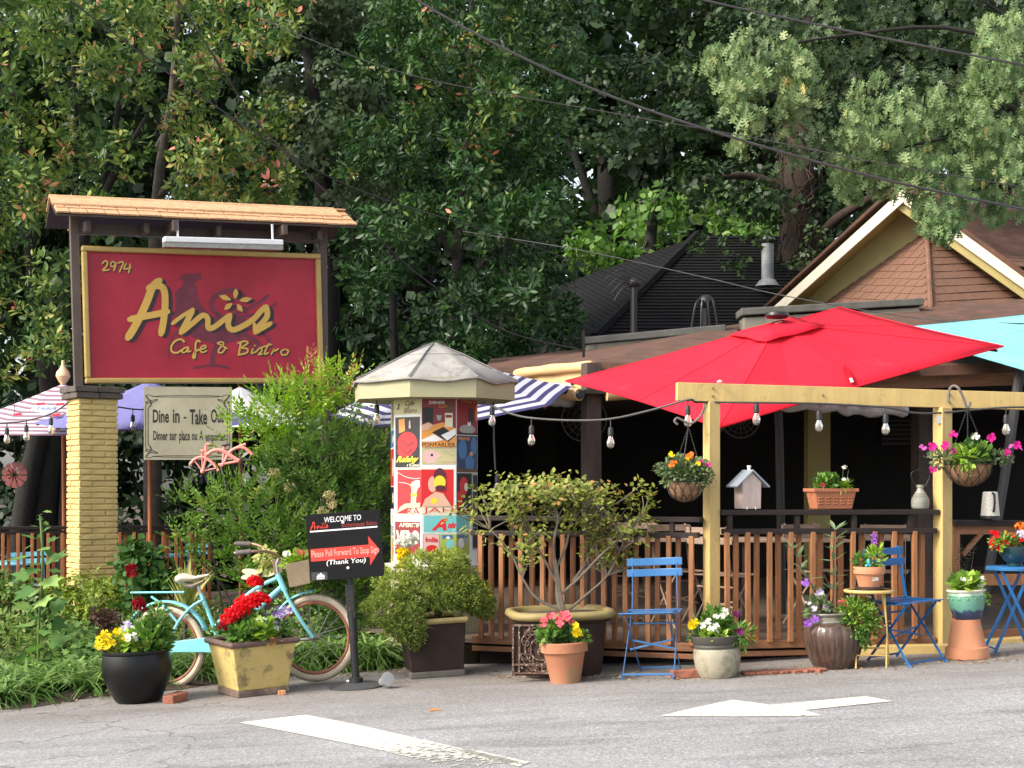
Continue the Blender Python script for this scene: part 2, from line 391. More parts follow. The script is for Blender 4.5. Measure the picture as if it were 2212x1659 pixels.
# garden bed: raised, uneven soil behind the road edge on the left
mb = MB(); rng = np.random.default_rng(3)
bx = [-11, -6.5]+[e[0] for e in edge]+[-.75]; by = [edge[0][1]-.6, edge[0][1]-.2]+[e[1] for e in edge]+[12.35]
rows = 10; vs = []
for j in range(rows):
    for i in range(len(bx)):
        y = by[i]-.015+(j/(rows-1))**1.3*(20-by[i]); vs.append((bx[i], y, gz(bx[i])+(.004 if j == 0 else .05+.04*rng.random())))
k = len(bx); mb.add(vs, [(j*k+i, j*k+i+1, (j+1)*k+i+1, (j+1)*k+i) for j in range(rows-1) for i in range(k-1)])
tag(ob('garden_bed', mb, SOIL, smooth=True, ang=80), kind='structure')

PAINT = marking_mat()
def marking(name, pts, wear, label):
    """a painted shape on the asphalt, 4 mm up, cut into strips so wear can vary"""
    mb = MB(); mb.poly([(p.x, p.y, gz(p.x)+.004) for p in pts])
    o = ob(name, mb, PAINT); a = o.data.attributes.new('wear', 'FLOAT', 'POINT'); a.data.foreach_set('value', [float(q) for q in wear])
    return tag(o, kind='structure')
ar = [(1425, 1548), (1500, 1530), (1582, 1513), (1625, 1518), (1664, 1524), (1870, 1505), (1928, 1516), (1738, 1535), (1778, 1547), (1600, 1549)]
marking('road_marking', [G(*p) for p in ar], [.02]*10, '')
for q, wr in (([(517, 1562), (660, 1545), (760, 1564), (640, 1585)], [0, 0, .0, .0]), ([(640, 1585), (760, 1564), (900, 1596), (800, 1617)], [0, 0, .03, .06]),
              ([(800, 1617), (900, 1596), (1130, 1648), (990, 1662)], [.06, .03, .17, .25]), ([(1000, 1624), (1020, 1620), (1145, 1648), (1120, 1658)], [.05, .05, .08, .1])):
    p = [G(*a) for a in q]
    marking('road_marking', p, wr, '')
marking('road_marking', [G(*p) for p in ((1560, 1651), (1880, 1618), (2240, 1584), (2240, 1589), (1880, 1624), (1560, 1657))], [.32, .20, .25, .25, .20, .32], '')

# ================================================================ DECK
DECKW = M('dark_brown_paint', (.028, .020, .018), .65, .3, 5, spec=.25, bump=.15, bscale=40, stretch=(1, 1, 4))
BAL = M('cedar_stain', (.33, .14, .055), .5, .30, 5, bump=.15, bscale=50, stretch=(6, 6, 1))
BALD = M('cedar_stain_old', (.27, .12, .055), .55, .3, 5, bump=.15, bscale=50, stretch=(1, 1, 5), spots=((.08, .06, .04), 5, .58, .6))
YEL = M('yellow_post_paint', (.54, .385, .145), .55, .14, 3, bump=.25, bscale=22, stretch=(5, 5, 1), spots=((.20, .14, .06), 9, .60, .6))
VOID = M('dark_under_deck', (.012, .010, .009), .95, .3, 6)
PA = P(1022, 0, 12.05); PB = P(1537, 0, 11.42); PC = P(2036, 0, 11.78); PE = P(2420, 0, 12.35)
FZ = .165
deck = thing('deck', 'low dark wooden deck floor behind the slatted railing', 'deck', (PB.x, PB.y, 0))
fpts = [(PA.x-.2, PA.y+.05), (PB.x, PB.y+.1), (PC.x, PC.y+.1), (PE.x, PE.y+.1), (PE.x+2, 20), (-1.3, 20), (-1.3, 13)]
mb = MB(); mb.slab([(x, y, FZ-.04) for x, y in fpts], (0, 0, .03)); ob('floor_board', mb, M('deck_board', (.10, .075, .055), .7, .4, 3, bump=.2, stretch=(1, 9, 1)), deck)
mb = MB()
for a, b in ((PA, PB), (PB, PC), (PC, PE)):
    n = Vector((-(b-a).y, (b-a).x, 0)).normalized()*.16
    mb.slab([(a.x+n.x, a.y+n.y, -.3), (b.x+n.x, b.y+n.y, -.3), (b.x+n.x, b.y+n.y, FZ-.045), (a.x+n.x, a.y+n.y, FZ-.045)], n*.1)
ob('skirt', mb, VOID, deck)  # near-black sheet set back to stand in for the shade under the deck

bal_mesh = {}
def railing(label, a, b, ztop, zmid, zbot, h, pitch=.168, pair=.063, start=.05, blocks=(), back=True, matb=BAL, drop=0., group='wooden deck railings'):
    a = Vector((a.x, a.y, 0)); b = Vector((b.x, b.y, 0)); d = (b-a); Ln = d.length; d.normalize(); n = Vector((d.y, -d.x, 0))   # n faces the street
    rt = thing('railing', label, 'railing', (a.x, a.y, zbot), group=group)
    up = Vector((0, 0, 1))
    A = lambda t, z, o=0.: a+d*t+up*z+n*o
    mb = MB(); mb.beam(A(-.02, ztop-.019), A(Ln+.02, ztop-.019+drop), .14, .038); ob('top_rail', mb, DECKW, rt, bevel=.004)
    mb = MB(); mb.beam(A(0, zmid-.019, .02), A(Ln, zmid-.019+drop, .02), .09, .04); ob('middle_rail', mb, DECKW, rt, bevel=.004)
    mb = MB(); mb.beam(A(0, zbot-.03, .012), A(Ln, zbot-.03+drop, .012), .06, .062); ob('bottom_rail', mb, BALD, rt, bevel=.004)
    mb = MB(); mb.beam(A(0, zbot-.10, .01), A(Ln, zbot-.10+drop, .01), .035, .04); ob('bottom_rail', mb, BALD, rt, bevel=.004)
    for t in blocks:
        mb = MB(); mb.beam(A(t, zmid+.0, .035), A(t, ztop-.04, .035), .045, .035, up=d); ob('block', mb, DECKW, rt, bevel=.003)
    hb = zmid-.04-zbot
    key = round(hb, 3)
    t = start; i = 0; first = None; r2 = random.Random(int(a.x*100))
    while t < Ln-.03:
        for off, o in ((0, .055), (pair, -.032)):
            if off and not back: continue
            if t+off > Ln-.02: continue
            p = A(t+off+r2.uniform(-.006, .006), zbot, o)
            if first is None:
                mb = MB(); rot = Matrix.Rotation(math.atan2(d.y, d.x), 3, 'Z')
                mb.box((0, 0, hb/2), (.036, .034, hb+.03), rot)
                first = ob('baluster', mb, matb, rt, world=False, bevel=.003); c = first
            else: c = dup(first, rt)
            c.location = p-rt.location; c.rotation_euler = (r2.uniform(-.004, .004), r2.uniform(-.006, .006), 0)
        t += pitch
    return rt
railing('brown railing between the poster column and the yellow post behind the shrub planter', PA, PB-Vector((.09, 0, 0)), 1.128, 1.012, .185, 1, blocks=(.35, 1.62), start=.09, pair=.05)
railing('dark topped railing with birdhouse, window box and jug on it', PB+Vector((.08, .0, 0)), PC-Vector((.07, 0, 0)), 1.182, 1.040, .205, 1, blocks=(.045, .58, 1.04, 1.5), start=.02, drop=-.003, pair=.098)

def post(label, p, z0, z1, yaw=.42, w=.095):
    mb = MB(); mb.box((0, 0, (z1-z0)/2), (w, w, z1-z0), Matrix.Rotation(yaw, 3, 'Z'))
    o = ob('yellow_post', mb, YEL, world=False, bevel=.006); o.location = (p.x, p.y, z0)
    return tag(o, label, 'post', 'yellow pergola posts')
post('yellow wooden post carrying the left end of the pergola beam', PB, gz(PB.x)-.02, 1.99)
post('yellow wooden post at the far right end of the pergola beam', P(2310, 0, 12.12), gz(4.4)-.02, 1.95)
p2 = post('yellow wooden post between the two right railings with grey plate', PC, .14, 1.965, yaw=.5, w=.105)
mb = MB(); mb.box((-.035, -.058, 1.73), (.05, .012, .06)); ob('junction_box', mb, M('grey_metal', (.42, .43, .44), .5, .1), p2, world=False)
p0, p1_ = P(1461, 846, 11.34), P(2330, 870, 12.0)
bm = thing('pergola_beam', 'long yellow horizontal beam across the two posts', 'beam', p0)
mb = MB(); mb.beam(p0, p1_, .05, .136); ob('beam', mb, YEL, bm, bevel=.004)
mb = MB(); mb.lathe([(.0, 0), (.022, 0), (.02, .012), (0, .02)], 10, P(1555, 826, 11.34)); ob('bolt', mb, M('grey_metal', (.42, .43, .44)), bm, smooth=True)
for t_, z_ in ((.085, .03), (.085, -.03), (.665, .03), (.665, -.03), (.35, .0), (.95, .02)):
    q = p0+(p1_-p0)*t_+Vector((.0, -.03, z_)); mb = MB(); mb.tube([q, q+Vector((0, -.008, 0))], .009, 8); ob('bolt', mb, M('rusty_bolt', (.16, .10, .06), .7, .3), bm)

# yellow sleeper under the right post, and the brown open-framed rail to its right
mb = MB(); a = P(1850, 1408, 11.62); b = P(2052, 1405, 11.5); mb.beam(a, b, .11, .095); sl_ = ob('timber_sleeper', mb, YEL, base=(a.x, a.y, a.z-.05), bevel=.006)
tag(sl_, 'yellow painted timber on the ground at the foot of the right post', 'sleeper')
mb = MB(); a = P(2105, 1399, 11.95); b = P(2330, 1383, 12.1); mb.beam(a, b, .11, .12); s2 = ob('timber_sleeper', mb, YEL, base=(a.x, a.y, a.z-.06), bevel=.006)
tag(s2, 'yellow painted timber lying behind the folding blue table', 'sleeper')
q0, q1 = P(2056, 0, 12.0), P(2340, 0, 12.4)
d = (q1-q0).normalized()
fr = thing('railing', 'brown open framed railing behind the blue table with white kettle on top', 'railing', (q0.x, q0.y, .2), group='wooden deck railings')
def qz(t, z): p = q0+(q1-q0)*t; return Vector((p.x, p.y, z))
def zv(v, D): return CZ-(v-V0)*D/F
mb = MB(); mb.beam(qz(0, zv(1130, 11.97)), qz(1, zv(1131, 12.35)), .16, .046); ob('top_rail', mb, DECKW, fr, bevel=.004)
mb = MB(); mb.beam(qz(0, zv(1145, 11.97)), qz(1, zv(1145, 12.35)), .03, .07); ob('apron', mb, BALD, fr, bevel=.003)
mb = MB(); mb.beam(qz(.03, .2), qz(.03, zv(1153, 11.97)), .03, .06, up=d); ob('upright', mb, BAL, fr, bevel=.003)
mb = MB(); mb.beam(qz(.08, zv(1200, 11.97)), qz(.22, zv(1152, 12)), .03, .035); ob('brace', mb, BALD, fr, bevel=.003)
mb = MB(); mb.beam(qz(.0, zv(1253, 11.97)), qz(1, zv(1252, 12.35)), .035, .09); ob('middle_board', mb, BAL, fr, bevel=.003)
mb = MB(); mb.beam(qz(.0, zv(1375, 11.97)), qz(1, zv(1362, 12.35)), .05, .07); ob('bottom_rail', mb, BALD, fr, bevel=.003)
mb = MB(); mb.beam(qz(.8, zv(1375, 12.2)), qz(.62, .98), .035, .05, up=d); ob('upright', mb, BALD, fr, bevel=.003)

# ================================================================ CAFE BUILDING
DARKW = M('interior_shade_wall', (.012, .010, .009), .9, .4, 3)  # near-black colour stands in for the deep shade inside the porch
SHB = M('brown_shingle', (.175, .088, .056), .9, .28, 5, bump=.4, bscale=120)
SHD = M('brown_shingle_weathered', (.11, .052, .034), .92, .35, 4, bump=.4, bscale=90, spots=((.05, .035, .025), 3, .5, .7))
CREAM = M('cream_rake_paint', (.66, .60, .46), .55, .1, 3)
OLIVE = M('olive_yellow_paint', (.34, .28, .10), .6, .12, 3, spots=((.09, .06, .03), 6, .66, .6))
cafe = thing('cafe_building', 'cafe building with low brown shingled roof and dark open porch', 'building', (3, 18, 0))
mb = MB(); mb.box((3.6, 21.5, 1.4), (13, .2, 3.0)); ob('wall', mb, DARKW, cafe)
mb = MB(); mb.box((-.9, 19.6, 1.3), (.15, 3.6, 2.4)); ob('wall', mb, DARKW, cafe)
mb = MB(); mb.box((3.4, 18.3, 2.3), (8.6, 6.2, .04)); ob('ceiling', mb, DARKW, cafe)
eave = [P(1040, 808, 16.9), P(1116, 799, 16.6), P(1280, 781, 15.5), P(1640, 800, 15.1), P(2000, 790, 14.9), P(2500, 770, 14.9)]
back = [P(1060, 775, 20), P(1110, 770, 20), P(1270, 753, 20.2), P(1580, 702, 20.2), P(1990, 652, 20.2), P(2500, 640, 20.2)]
mb = MB(); n = len(eave); mb.add(eave+back+[p-Vector((0, 0, .1)) for p in eave+back], [(i, i+1, n+i+1, n+i) for i in range(n-1)]+[(3*n+i, 3*n+i+1, 2*n+i+1, 2*n+i) for i in range(n-1)]+[(2*n+i, 2*n+i+1, i+1, i) for i in range(n-1)])
roof = ob('roof', mb, SHD, cafe)
def shingle_rows(parent, e0, e1, t0, t1, nrow, tab, mat, thick=.012, limit=300, name='shingle', jit=.02, over=1.35, seed=1, strip=False):
    """courses of shingles on the face e0-e1 (bottom) to t0-t1 (top); every shingle one object sharing a mesh"""
    e0, e1, t0, t1 = [Vector(q) for q in (e0, e1, t0, t1)]; rg = random.Random(seed)
    up = ((t0+t1)/2-(e0+e1)/2); nrm = (e1-e0).cross(up).normalized()
    if nrm.z < 0: nrm = -nrm
    cnt = 0; protos = {}
    off = root_loc(parent)
    for j in range(nrow):
        a = e0+(t0-e0)*(j/nrow); b = e1+(t1-e1)*(j/nrow); ln = (b-a).length
        if ln < .05: continue
        x = (b-a).normalized(); y = nrm.cross(x); rowh = up.dot(y)/nrow
        a2 = e0+(t0-e0)*min(1, (j+.8)/nrow); b2 = e1+(t1-e1)*min(1, (j+.8)/nrow); lo, hi = max(0, (a2-a).dot(x)), min(ln, (b2-a).dot(x))
        if hi-lo < .02: continue
        t = lo-rg.random()*tab*.6 if not strip else lo
        while t < hi-.01:
            wd = tab*(1+rg.uniform(-.25, .25)) if not strip else hi-lo
            s0 = max(t, lo); s1 = min(t+wd, hi); t += wd
            if s1-s0 < .02: continue
            key = round(rowh, 3)
            if key not in protos:
                mb = MB(); h = rowh*over
                mb.add([(0, 0, 0), (1, 0, 0), (1, h, -thick*.9), (0, h, -thick*.9), (0, 0, thick), (1, 0, thick), (1, h, .0), (0, h, .0)], [(3, 2, 1, 0), (4, 5, 6, 7), (0, 1, 5, 4), (1, 2, 6, 5), (2, 3, 7, 6), (3, 0, 4, 7)])
                protos[key] = ob(name, mb, mat, parent, world=False); c = protos[key]
            else: c = dup(protos[key], parent)
            p = a+x*(s0+.002)+nrm*(.004+rg.uniform(0, .004))+y*(rg.uniform(-jit, jit)*rowh)-off
            mt = Matrix((( x.x*(s1-s0-.011), y.x, nrm.x, p.x), (x.y*(s1-s0-.011), y.y, nrm.y, p.y), (x.z*(s1-s0-.011), y.z, nrm.z, p.z), (0, 0, 0, 1)))
            c.matrix_local = mt
            cnt += 1
    return cnt
GREYS = M('weathered_grey_board', (.20, .185, .15), .85, .3, 4, bump=.2, spots=((.07, .06, .045), 5, .55, .7))
for (a, b), h in (((P(1266, 748, 19.6), P(1556, 721, 19.6)), .13), ((P(1602, 690, 19.4), P(1978, 668, 19.4)), .15)):
    mb = MB(); mb.beam(a-Vector((0, 0, .1)), b-Vector((0, 0, .1)), .42, .2); o = ob('roof_curb', mb, GREYS, roof, bevel=.01)
    mb = MB(); mb.beam(a+Vector((-.04, 0, h-.08)), b+Vector((.04, 0, h-.08)), .5, .09); ob('curb_cap', mb, M('grey_roof_cap', (.10, .10, .09), .8, .3, 5, bump=.2), roof, bevel=.012)
# eave fascia canvas on the left, rolled vinyl curtains, brown posts
CANV = M('tan_canvas', (.62, .40, .19), .7, .12, 4, bump=.2, bscale=12)
mb = MB(); mb.tube(cr([p+Vector((0, -.06, -.05)) for p in (eave[1], (eave[1]+eave[2])/2+Vector((0, 0, .01)), eave[2])], 6), [.05, .055, .06, .055, .05, .055, .06, .055, .05, .05, .055, .06, .05], 10, sq=(1, 1)); ob('canvas_edge', mb, CANV, roof, smooth=True, ang=70)
mb = MB(); mb.slab([eave[1]+Vector((0, -.02, -.02)), eave[2]+Vector((0, -.02, -.02)), eave[2]+Vector((0, -.02, -.30)), eave[1]+Vector((0, -.02, -.30))], (0, .02, 0)); ob('fascia', mb, CANV, roof)
mb = MB(); mb.beam(eave[2]+Vector((.1, .05, -.12)), eave[3]+Vector((0, .05, -.12)), .05, .22); mb.beam(eave[3]+Vector((0, .05, -.12)), eave[5]+Vector((0, .05, -.12)), .05, .22); ob('fascia', mb, BALD, roof)
for k in range(9):
    p = P(1835+k*17, 826-k*4.2, 14.75); q = p+Vector((.05, .9, .12))
    mb = MB(); mb.beam(p, q, .085, .03); ob('roof_board', mb, BALD, roof, bevel=.003)
CLEAR = M('clear_vinyl', (.50, .50, .50), .16, .3, 7, bump=1.2, bscale=9, spec=.8, stretch=(1, 6, 3))
mb = MB(); mb.tube(cr([P(1135, 860, 15.9), P(1190, 852, 15.7), P(1240, 855, 15.6)], 5), [.09, .13, .14, .12, .11, .12, .13, .12, .13, .12, .1], 12); ob('rolled_curtain', mb, CLEAR, cafe, smooth=True, ang=80)
mb = MB(); mb.tube(cr([P(1545, 868, 14.3), P(1660, 873, 14.3), P(1780, 876, 14.2), P(1860, 885, 14.2), P(1960, 884, 14.2)], 6), [.06+.02*math.sin(i*1.7) for i in range(25)], 12); ob('rolled_curtain', mb, CLEAR, cafe, smooth=True, ang=80)
BRP = M('brown_porch_post', (.075, .05, .042), .6, .35, 3, bump=.2, stretch=(4, 4, 1))
for u, D, yw in ((1277, 15.4, .35), (1990, 16.5, .35)):
    p = P(u, 0, D); mb = MB(); mb.box((p.x, p.y, 1.35), (.16, .16, 2.5), Matrix.Rotation(yw, 3, 'Z')); ob('porch_post', mb, BRP, cafe, bevel=.006)
mb = MB(); mb.box((P(1765, 0, 18).x, 18, 1.4), (.26, .26, 2.4)); ob('porch_column', mb, OLIVE, cafe)
# drum-shaped speaker/heater ends beside the brown post
mb = MB(); p = P(1247, 853, 15.2); mb.tube([p+Vector((-.12, .12, .01)), p+Vector((.02, -.06, 0))], .062, 16); ob('curtain_roller', mb, CANV, cafe, smooth=True)
mb = MB(); mb.tube([p+Vector((.02, -.06, 0)), p+Vector((.035, -.08, 0))], [.05, .045], 16); ob('roller_cap', mb, M('black_plastic', (.015, .015, .016), .35, .1), cafe, smooth=True)
mb = MB(); p = P(1310, 850, 15.2); mb.tube([p+Vector((0, 0, 0)), p+Vector((.30, .05, .02))], .075, 16); ob('curtain_roller', mb, CANV, cafe, smooth=True)
# lattice, fan rings, window shutter, coloured dim for the porch gloom
LAT = M('lattice_wood', (.03, .026, .022), .8, .2)
mb = MB()
for k in range(-8, 14):
    for s in (1, -1):
        c = P(1168, 970+k*14, 20.5); mb.beam(c+Vector((-.22, 0, -.22*s)), c+Vector((.22, 0, .22*s)), .02, .025)
ob('lattice', mb, LAT, cafe)
GREYI = M('dim_grey_metal', (.10, .10, .10), .5, .2)
for u, v, D, r in ((1600, 905, 16.8, .21), (1262, 905, 17.0, .25)):
    f = thing('wall_fan', 'round black caged fan under the porch roof, ' + ('right of the left yellow post' if u > 1500 else 'behind the brown porch post'), 'fan', P(u, v, D), group='porch fans')
    mb = MB()
    for rr in (r, r*.75, r*.5, r*.25): mb.tube([(rr*math.cos(a*.2618), 0, rr*math.sin(a*.2618)) for a in range(24)], .008 if rr == r else .004, 6, closed=True)
    for a in range(16): mb.tube([(0, 0, 0), (r*math.cos(a*.3927), 0, r*math.sin(a*.3927))], .003, 4)
    ob('cage', mb, GREYI, f, world=False)
    mb = MB()
    for a in range(4):
        t = a*1.5708; mb.add([(0, .05, 0), (r*.85*math.cos(t), .03, r*.85*math.sin(t)), (r*.8*math.cos(t+.9), .07, r*.8*math.sin(t+.9))], [(0, 1, 2)])
    ob('blade', mb, VOID, f, world=False)
    mb = MB(); mb.tube([(0, .02, 0), (0, .2, 0)], .07, 12); mb.beam((0, .15, 0), (0, .15, 1.0), .03, .03, up=(1, 0, 0)); ob('motor', mb, VOID, f, world=False)
mb = MB()
for k in range(8): mb.box((P(1955, 0, 21).x, 21.3, zv(886+k*10, 21)), (.5, .02, .045), Matrix.Rotation(.5, 3, 'X'))
ob('window_shutter', mb, M('dim_shutter', (.07, .065, .06), .6, .2), cafe)

# gable with cream rake boards and the shingled hip inside it
gn = Vector((math.sin(R(24)), -math.cos(R(24)), 0)); gp = P(1950, 411, 21.2); gn = Vector((-math.sin(R(24)), -math.cos(R(24)), 0))
def gp_(u, v, o=0.): return ray_plane(u, v, gp+gn*o, gn)
def rake(pts, o0, th, mat, name):
    mb = MB(); mb.slab([gp_(u, v, o0) for u, v in pts], gn*th); return ob(name, mb, mat, cafe, bevel=.004)
rake([(1657, 678), (1683, 678), (1950, 440), (1950, 411)], .0, .05, CREAM, 'rake_board')
rake([(1950, 411), (1950, 438), (2250, 652), (2250, 622)], .0, .05, CREAM, 'rake_board')
rake([(1645, 684), (1950, 401), (1950, 411), (1657, 678)], -.3, .36, SHD, 'roof_edge')
rake([(1950, 401), (2260, 622), (2250, 630), (1950, 411)], -.3, .36, SHD, 'roof_edge')
rake([(1683, 690), (1950, 440), (2260, 660), (2260, 740), (1683, 740)], -.55, .03, OLIVE, 'gable_wall')
rake([(1683, 678), (1950, 440), (1950, 462), (1707, 678)], -.5, .48, OLIVE, 'soffit')
rake([(1950, 440), (2250, 652), (2250, 676), (1950, 462)], -.5, .48, OLIVE, 'soffit')
apex = gp_(2001, 500, -.48); lc = gp_(1738, 686, -.48); rc = gp_(2270, 686, -.48); nose = P(2012, 706, 19.2)
hip = MB(); hip.add([apex, lc, nose, rc, lc-Vector((0, 0, .2)), nose-Vector((0, 0, .2)), rc-Vector((0, 0, .2))], [(0, 1, 2), (0, 2, 3), (1, 4, 5, 2), (2, 5, 6, 3)])
ho = ob('hip_roof', hip, SHB, cafe)
shingle_rows(ho, lc, nose, apex, apex+Vector((.01, 0, 0)), 13, .21, SHB, seed=4)
shingle_rows(ho, nose, rc, apex, apex+Vector((.01, 0, 0)), 13, .30, SHB, seed=5)
mb = MB(); mb.tube([nose+(apex-nose)*t+Vector((0, -.01, .012)) for t in (0, .25, .5, .75, 1)], .035, 8); ob('hip_cap', mb, SHB, ho, smooth=True)
m0, m1, m2, m3 = P(1985, 560, 22.4), P(2500, 600, 22.4), P(2500, 395, 26), P(1960, 395, 26)
mb = MB(); mb.add([m0, m1, m2, m3], [(0, 1, 2, 3)]); mr_ = ob('main_roof', mb, SHD, cafe)
shingle_rows(mr_, m0, m1, m3, m2, 22, .32, SHB, seed=6)

# neighbouring black roof
BLK = M('black_shingle', (.011, .011, .012), 1.0, .3, 5, bump=.3, bscale=90, spots=((.035, .035, .035), 9, .62, .5), spec=.15)
nb = thing('neighbour_house', 'neighbouring house with black shingled hip roof behind the cafe', 'house', P(1450, 760, 25))
r0 = P(1508, 512, 27); r1 = P(1760, 512, 27); el = P(1285, 735, 23.5); er = P(1800, 735, 23.5); bl = P(1150, 640, 28.5); bt = P(1240, 590, 29)
mb = MB(); mb.add([r0, r1, er, el, bl], [(0, 3, 2, 1), (0, 4, 3)]); mb.add([el, er, er-Vector((0, 0, 2.5)), el-Vector((0, 0, 2.5))], [(0, 1, 2, 3)]); mb.add([bl, el, el-Vector((0, 0, 2.5)), bl-Vector((0, 0, 2.5))], [(0, 1, 2, 3)])
nr = ob('roof', mb, BLK, nb)
shingle_rows(nr, el, er, r0, r1, 34, 99, BLK, name='shingle_course', strip=True, thick=.03, seed=8)
shingle_rows(nr, bl, el, r0, r0+Vector((.01, 0, 0)), 34, 99, BLK, name='shingle_course', strip=True, thick=.03, seed=9)
mb = MB(); mb.tube([el+(r0-el)*t+Vector((0, 0, .04)) for t in (0, .5, 1)], .09, 6, sq=(1, 1)); ob('hip_cap', mb, BLK, nr)
GALV = M('galvanised_metal', (.26, .27, .28), .55, .3, 5, metal=.3)
fl = thing('flue_pipe', 'silver metal flue pipe rising from the black roof', 'flue', P(1658, 612, 24.8))
mb = MB(); mb.lathe([(.10, 0), (.10, .64), (.09, .64), (.09, 0)], 16, P(1658, 612, 24.8)); ob('pipe', mb, GALV, fl, smooth=True)
mb = MB(); mb.lathe([(.2, -.05), (.14, .04), (.115, .06)], 16, P(1658, 612, 24.8)); ob('flashing', mb, GALV, fl, smooth=True)
mb = MB(); mb.lathe([(.10, .68), (.15, .70), (.02, .79)], 16, P(1658, 612, 24.8)); ob('cap', mb, GALV, fl, smooth=True)
BLKM = M('black_metal', (.012, .012, .013), .45, .2)
for (u, v0, v1, lb, goose) in ((1369, 735, 615, 'black service mast with wires standing on the left of the roof', 0), (1525, 722, 655, 'black gooseneck weatherhead beside the grey roof curb', 1)):
    t = thing('service_mast', lb, 'mast', P(u, v0, 19.5), group='service masts on the roof')
    a, b = P(u, v0+15, 19.5), P(u, v1, 19.5); mb = MB(); mb.tube([a, b], .045, 10); ob('pipe', mb, BLKM, t, smooth=True)
    mb = MB(); mb.sphere(b+Vector((0, 0, .02)), .085 if not goose else .11, 12, 8, (1, 1, .8)); ob('head', mb, BLKM, t, smooth=True)
    for k in range(4):
        mb = MB()
        if goose: mb.tube(cr([b+Vector((-.08+.05*k, -.05, .06)), b+Vector((-.15+.08*k, -.12, -.05)), b+Vector((-.2+.12*k, -.1, -.35-.1*(k % 2))), b+Vector((-.24+.14*k, -.08, -.5))], 5), .014, 6)
        else: mb.tube(cr([b+Vector((0, -.04, 0)), b+Vector((-.15, -.06, -.06+.08*k)), b+Vector((-.26-.04*k, -.08, -.22+.09*k))], 5), .010, 6)
        ob('lead_wire', mb, BLKM, t)
# ================================================================ ANIS SIGN ON THE BRICK PIER
BRW = M('brown_sign_frame', (.085, .062, .052), .6, .2, 4, bump=.15, stretch=(5, 5, 1))
GOLD = M('gold_frame_paint', (.42, .29, .09), .4, .12, 5)
GOLDL = M('gold_letter_paint', (.62, .38, .075), .45, .06, 6)
RED = M('crimson_sign_paint', (.37, .008, .028), .5, .2, 2.2, col2=(.45, .015, .042), spots=((.40, .06, .09), 30, .74, .5))
INK = M('sign_shadow_paint', (.030, .014, .024), .5, .1)
ROOS = M('rooster_print', (.15, .018, .04), .5, .3, 9)
SL, SR = P(183, 830, 15.3), P(697, 830, 16.3)
SL.z = 2.385; SR.z = 2.455
ex = (SR-SL).normalized(); sn = Vector((ex.y, -ex.x, 0)).normalized(); ez = sn.cross(ex)*-1
if ez.z < 0: ez = -ez
SW = (SR-SL).length; SH = 1.375
sg = thing('cafe_sign', 'large crimson roadside sign with gold lettering and shingled roof on brick pier', 'sign', (SL.x, SL.y, 0))
def S(x, z, o=0.): return SL+ex*x+ez*z+sn*o
mb = MB(); mb.slab([S(.03, .03, -.03), S(SW-.03, .03, -.03), S(SW-.03, SH-.03, -.03), S(.03, SH-.03, -.03)], sn*.05); panel = ob('panel', mb, RED, sg)
fw = .055
for a, b in ((S(0, fw/2, .02), S(SW, fw/2, .02)), (S(0, SH-fw/2, .02), S(SW, SH-fw/2, .02))):
    mb = MB(); mb.beam(a, b, .09, fw, up=ez); ob('frame', mb, GOLD, sg, bevel=.014)
for x in (fw/2, SW-fw/2):
    mb = MB(); mb.beam(S(x, fw+.001, .02), S(x, SH-fw-.001, .02), fw, .09, up=sn); ob('frame', mb, GOLD, sg, bevel=.014)
# posts, roof
ptop = 1.53
for x, nm in ((-.055, 0), (SW+.05, 1)):
    a = S(x, 0, -.03); a.z = 2.32 if nm == 0 else gz(a.x)-.1; b = S(x, ptop+.22, -.03)
    mb = MB(); mb.beam(a, b, .085, .085, up=sn); ob('post', mb, BRW, sg, bevel=.005)
mb = MB(); mb.beam(S(-.1, ptop+.02, -.03), S(SW+.1, ptop+.02, -.03), .07, .1, up=ez); ob('header', mb, BRW, sg)
CED = M('new_cedar', (.56, .29, .135), .65, .25, 7, bump=.2, bscale=40, stretch=(2, 6, 6), col2=(.70, .43, .24))
rx0, rx1 = -.28, SW+.30; ridge = ptop+.30; eavez = ptop+.10
rf = MB()
for s, yy in ((1, .38), (-1, -.44)):
    rf.slab([S(rx0, eavez, yy), S(rx1, eavez, yy), S(rx1, ridge, -.03), S(rx0, ridge, -.03)], -ez*.02)
ro = ob('roof', rf, M('roof_underside', (.06, .04, .03), .7, .2), sg)
shingle_rows(ro, S(rx0, eavez, .39), S(rx1+.02, eavez, .39), S(rx0+.02, ridge, -.01), S(rx1-.0, ridge, -.01), 3, .17, CED, thick=.016, over=1.5, seed=11, jit=.03)
shingle_rows(ro, S(rx1, eavez, -.45), S(rx0, eavez, -.45), S(rx1, ridge, -.04), S(rx0, ridge, -.04), 3, .17, CED, thick=.016, over=1.5, seed=12, jit=.03)
for s, yy in ((1, .20), (-1, -.26)):
    mb = MB(); mb.slab([S(rx0-.01, ridge-.085, yy), S(rx1-.10, ridge-.085, yy), S(rx1-.12, ridge+.035, -.03+s*.012), S(rx0-.01, ridge+.035, -.03+s*.012)], ez*.02); ob('ridge_board', mb, CED, ro, bevel=.003)
for x in (.05, .62, .86, 1.35, 1.98, SW-.05):
    mb = MB(); mb.beam(S(x, ptop+.04, -.25), S(x, ptop+.02, .22 if x not in (.86, 1.98) else .46), .05, .1, up=ez); ob('bracket', mb, BRW, sg, bevel=.003)
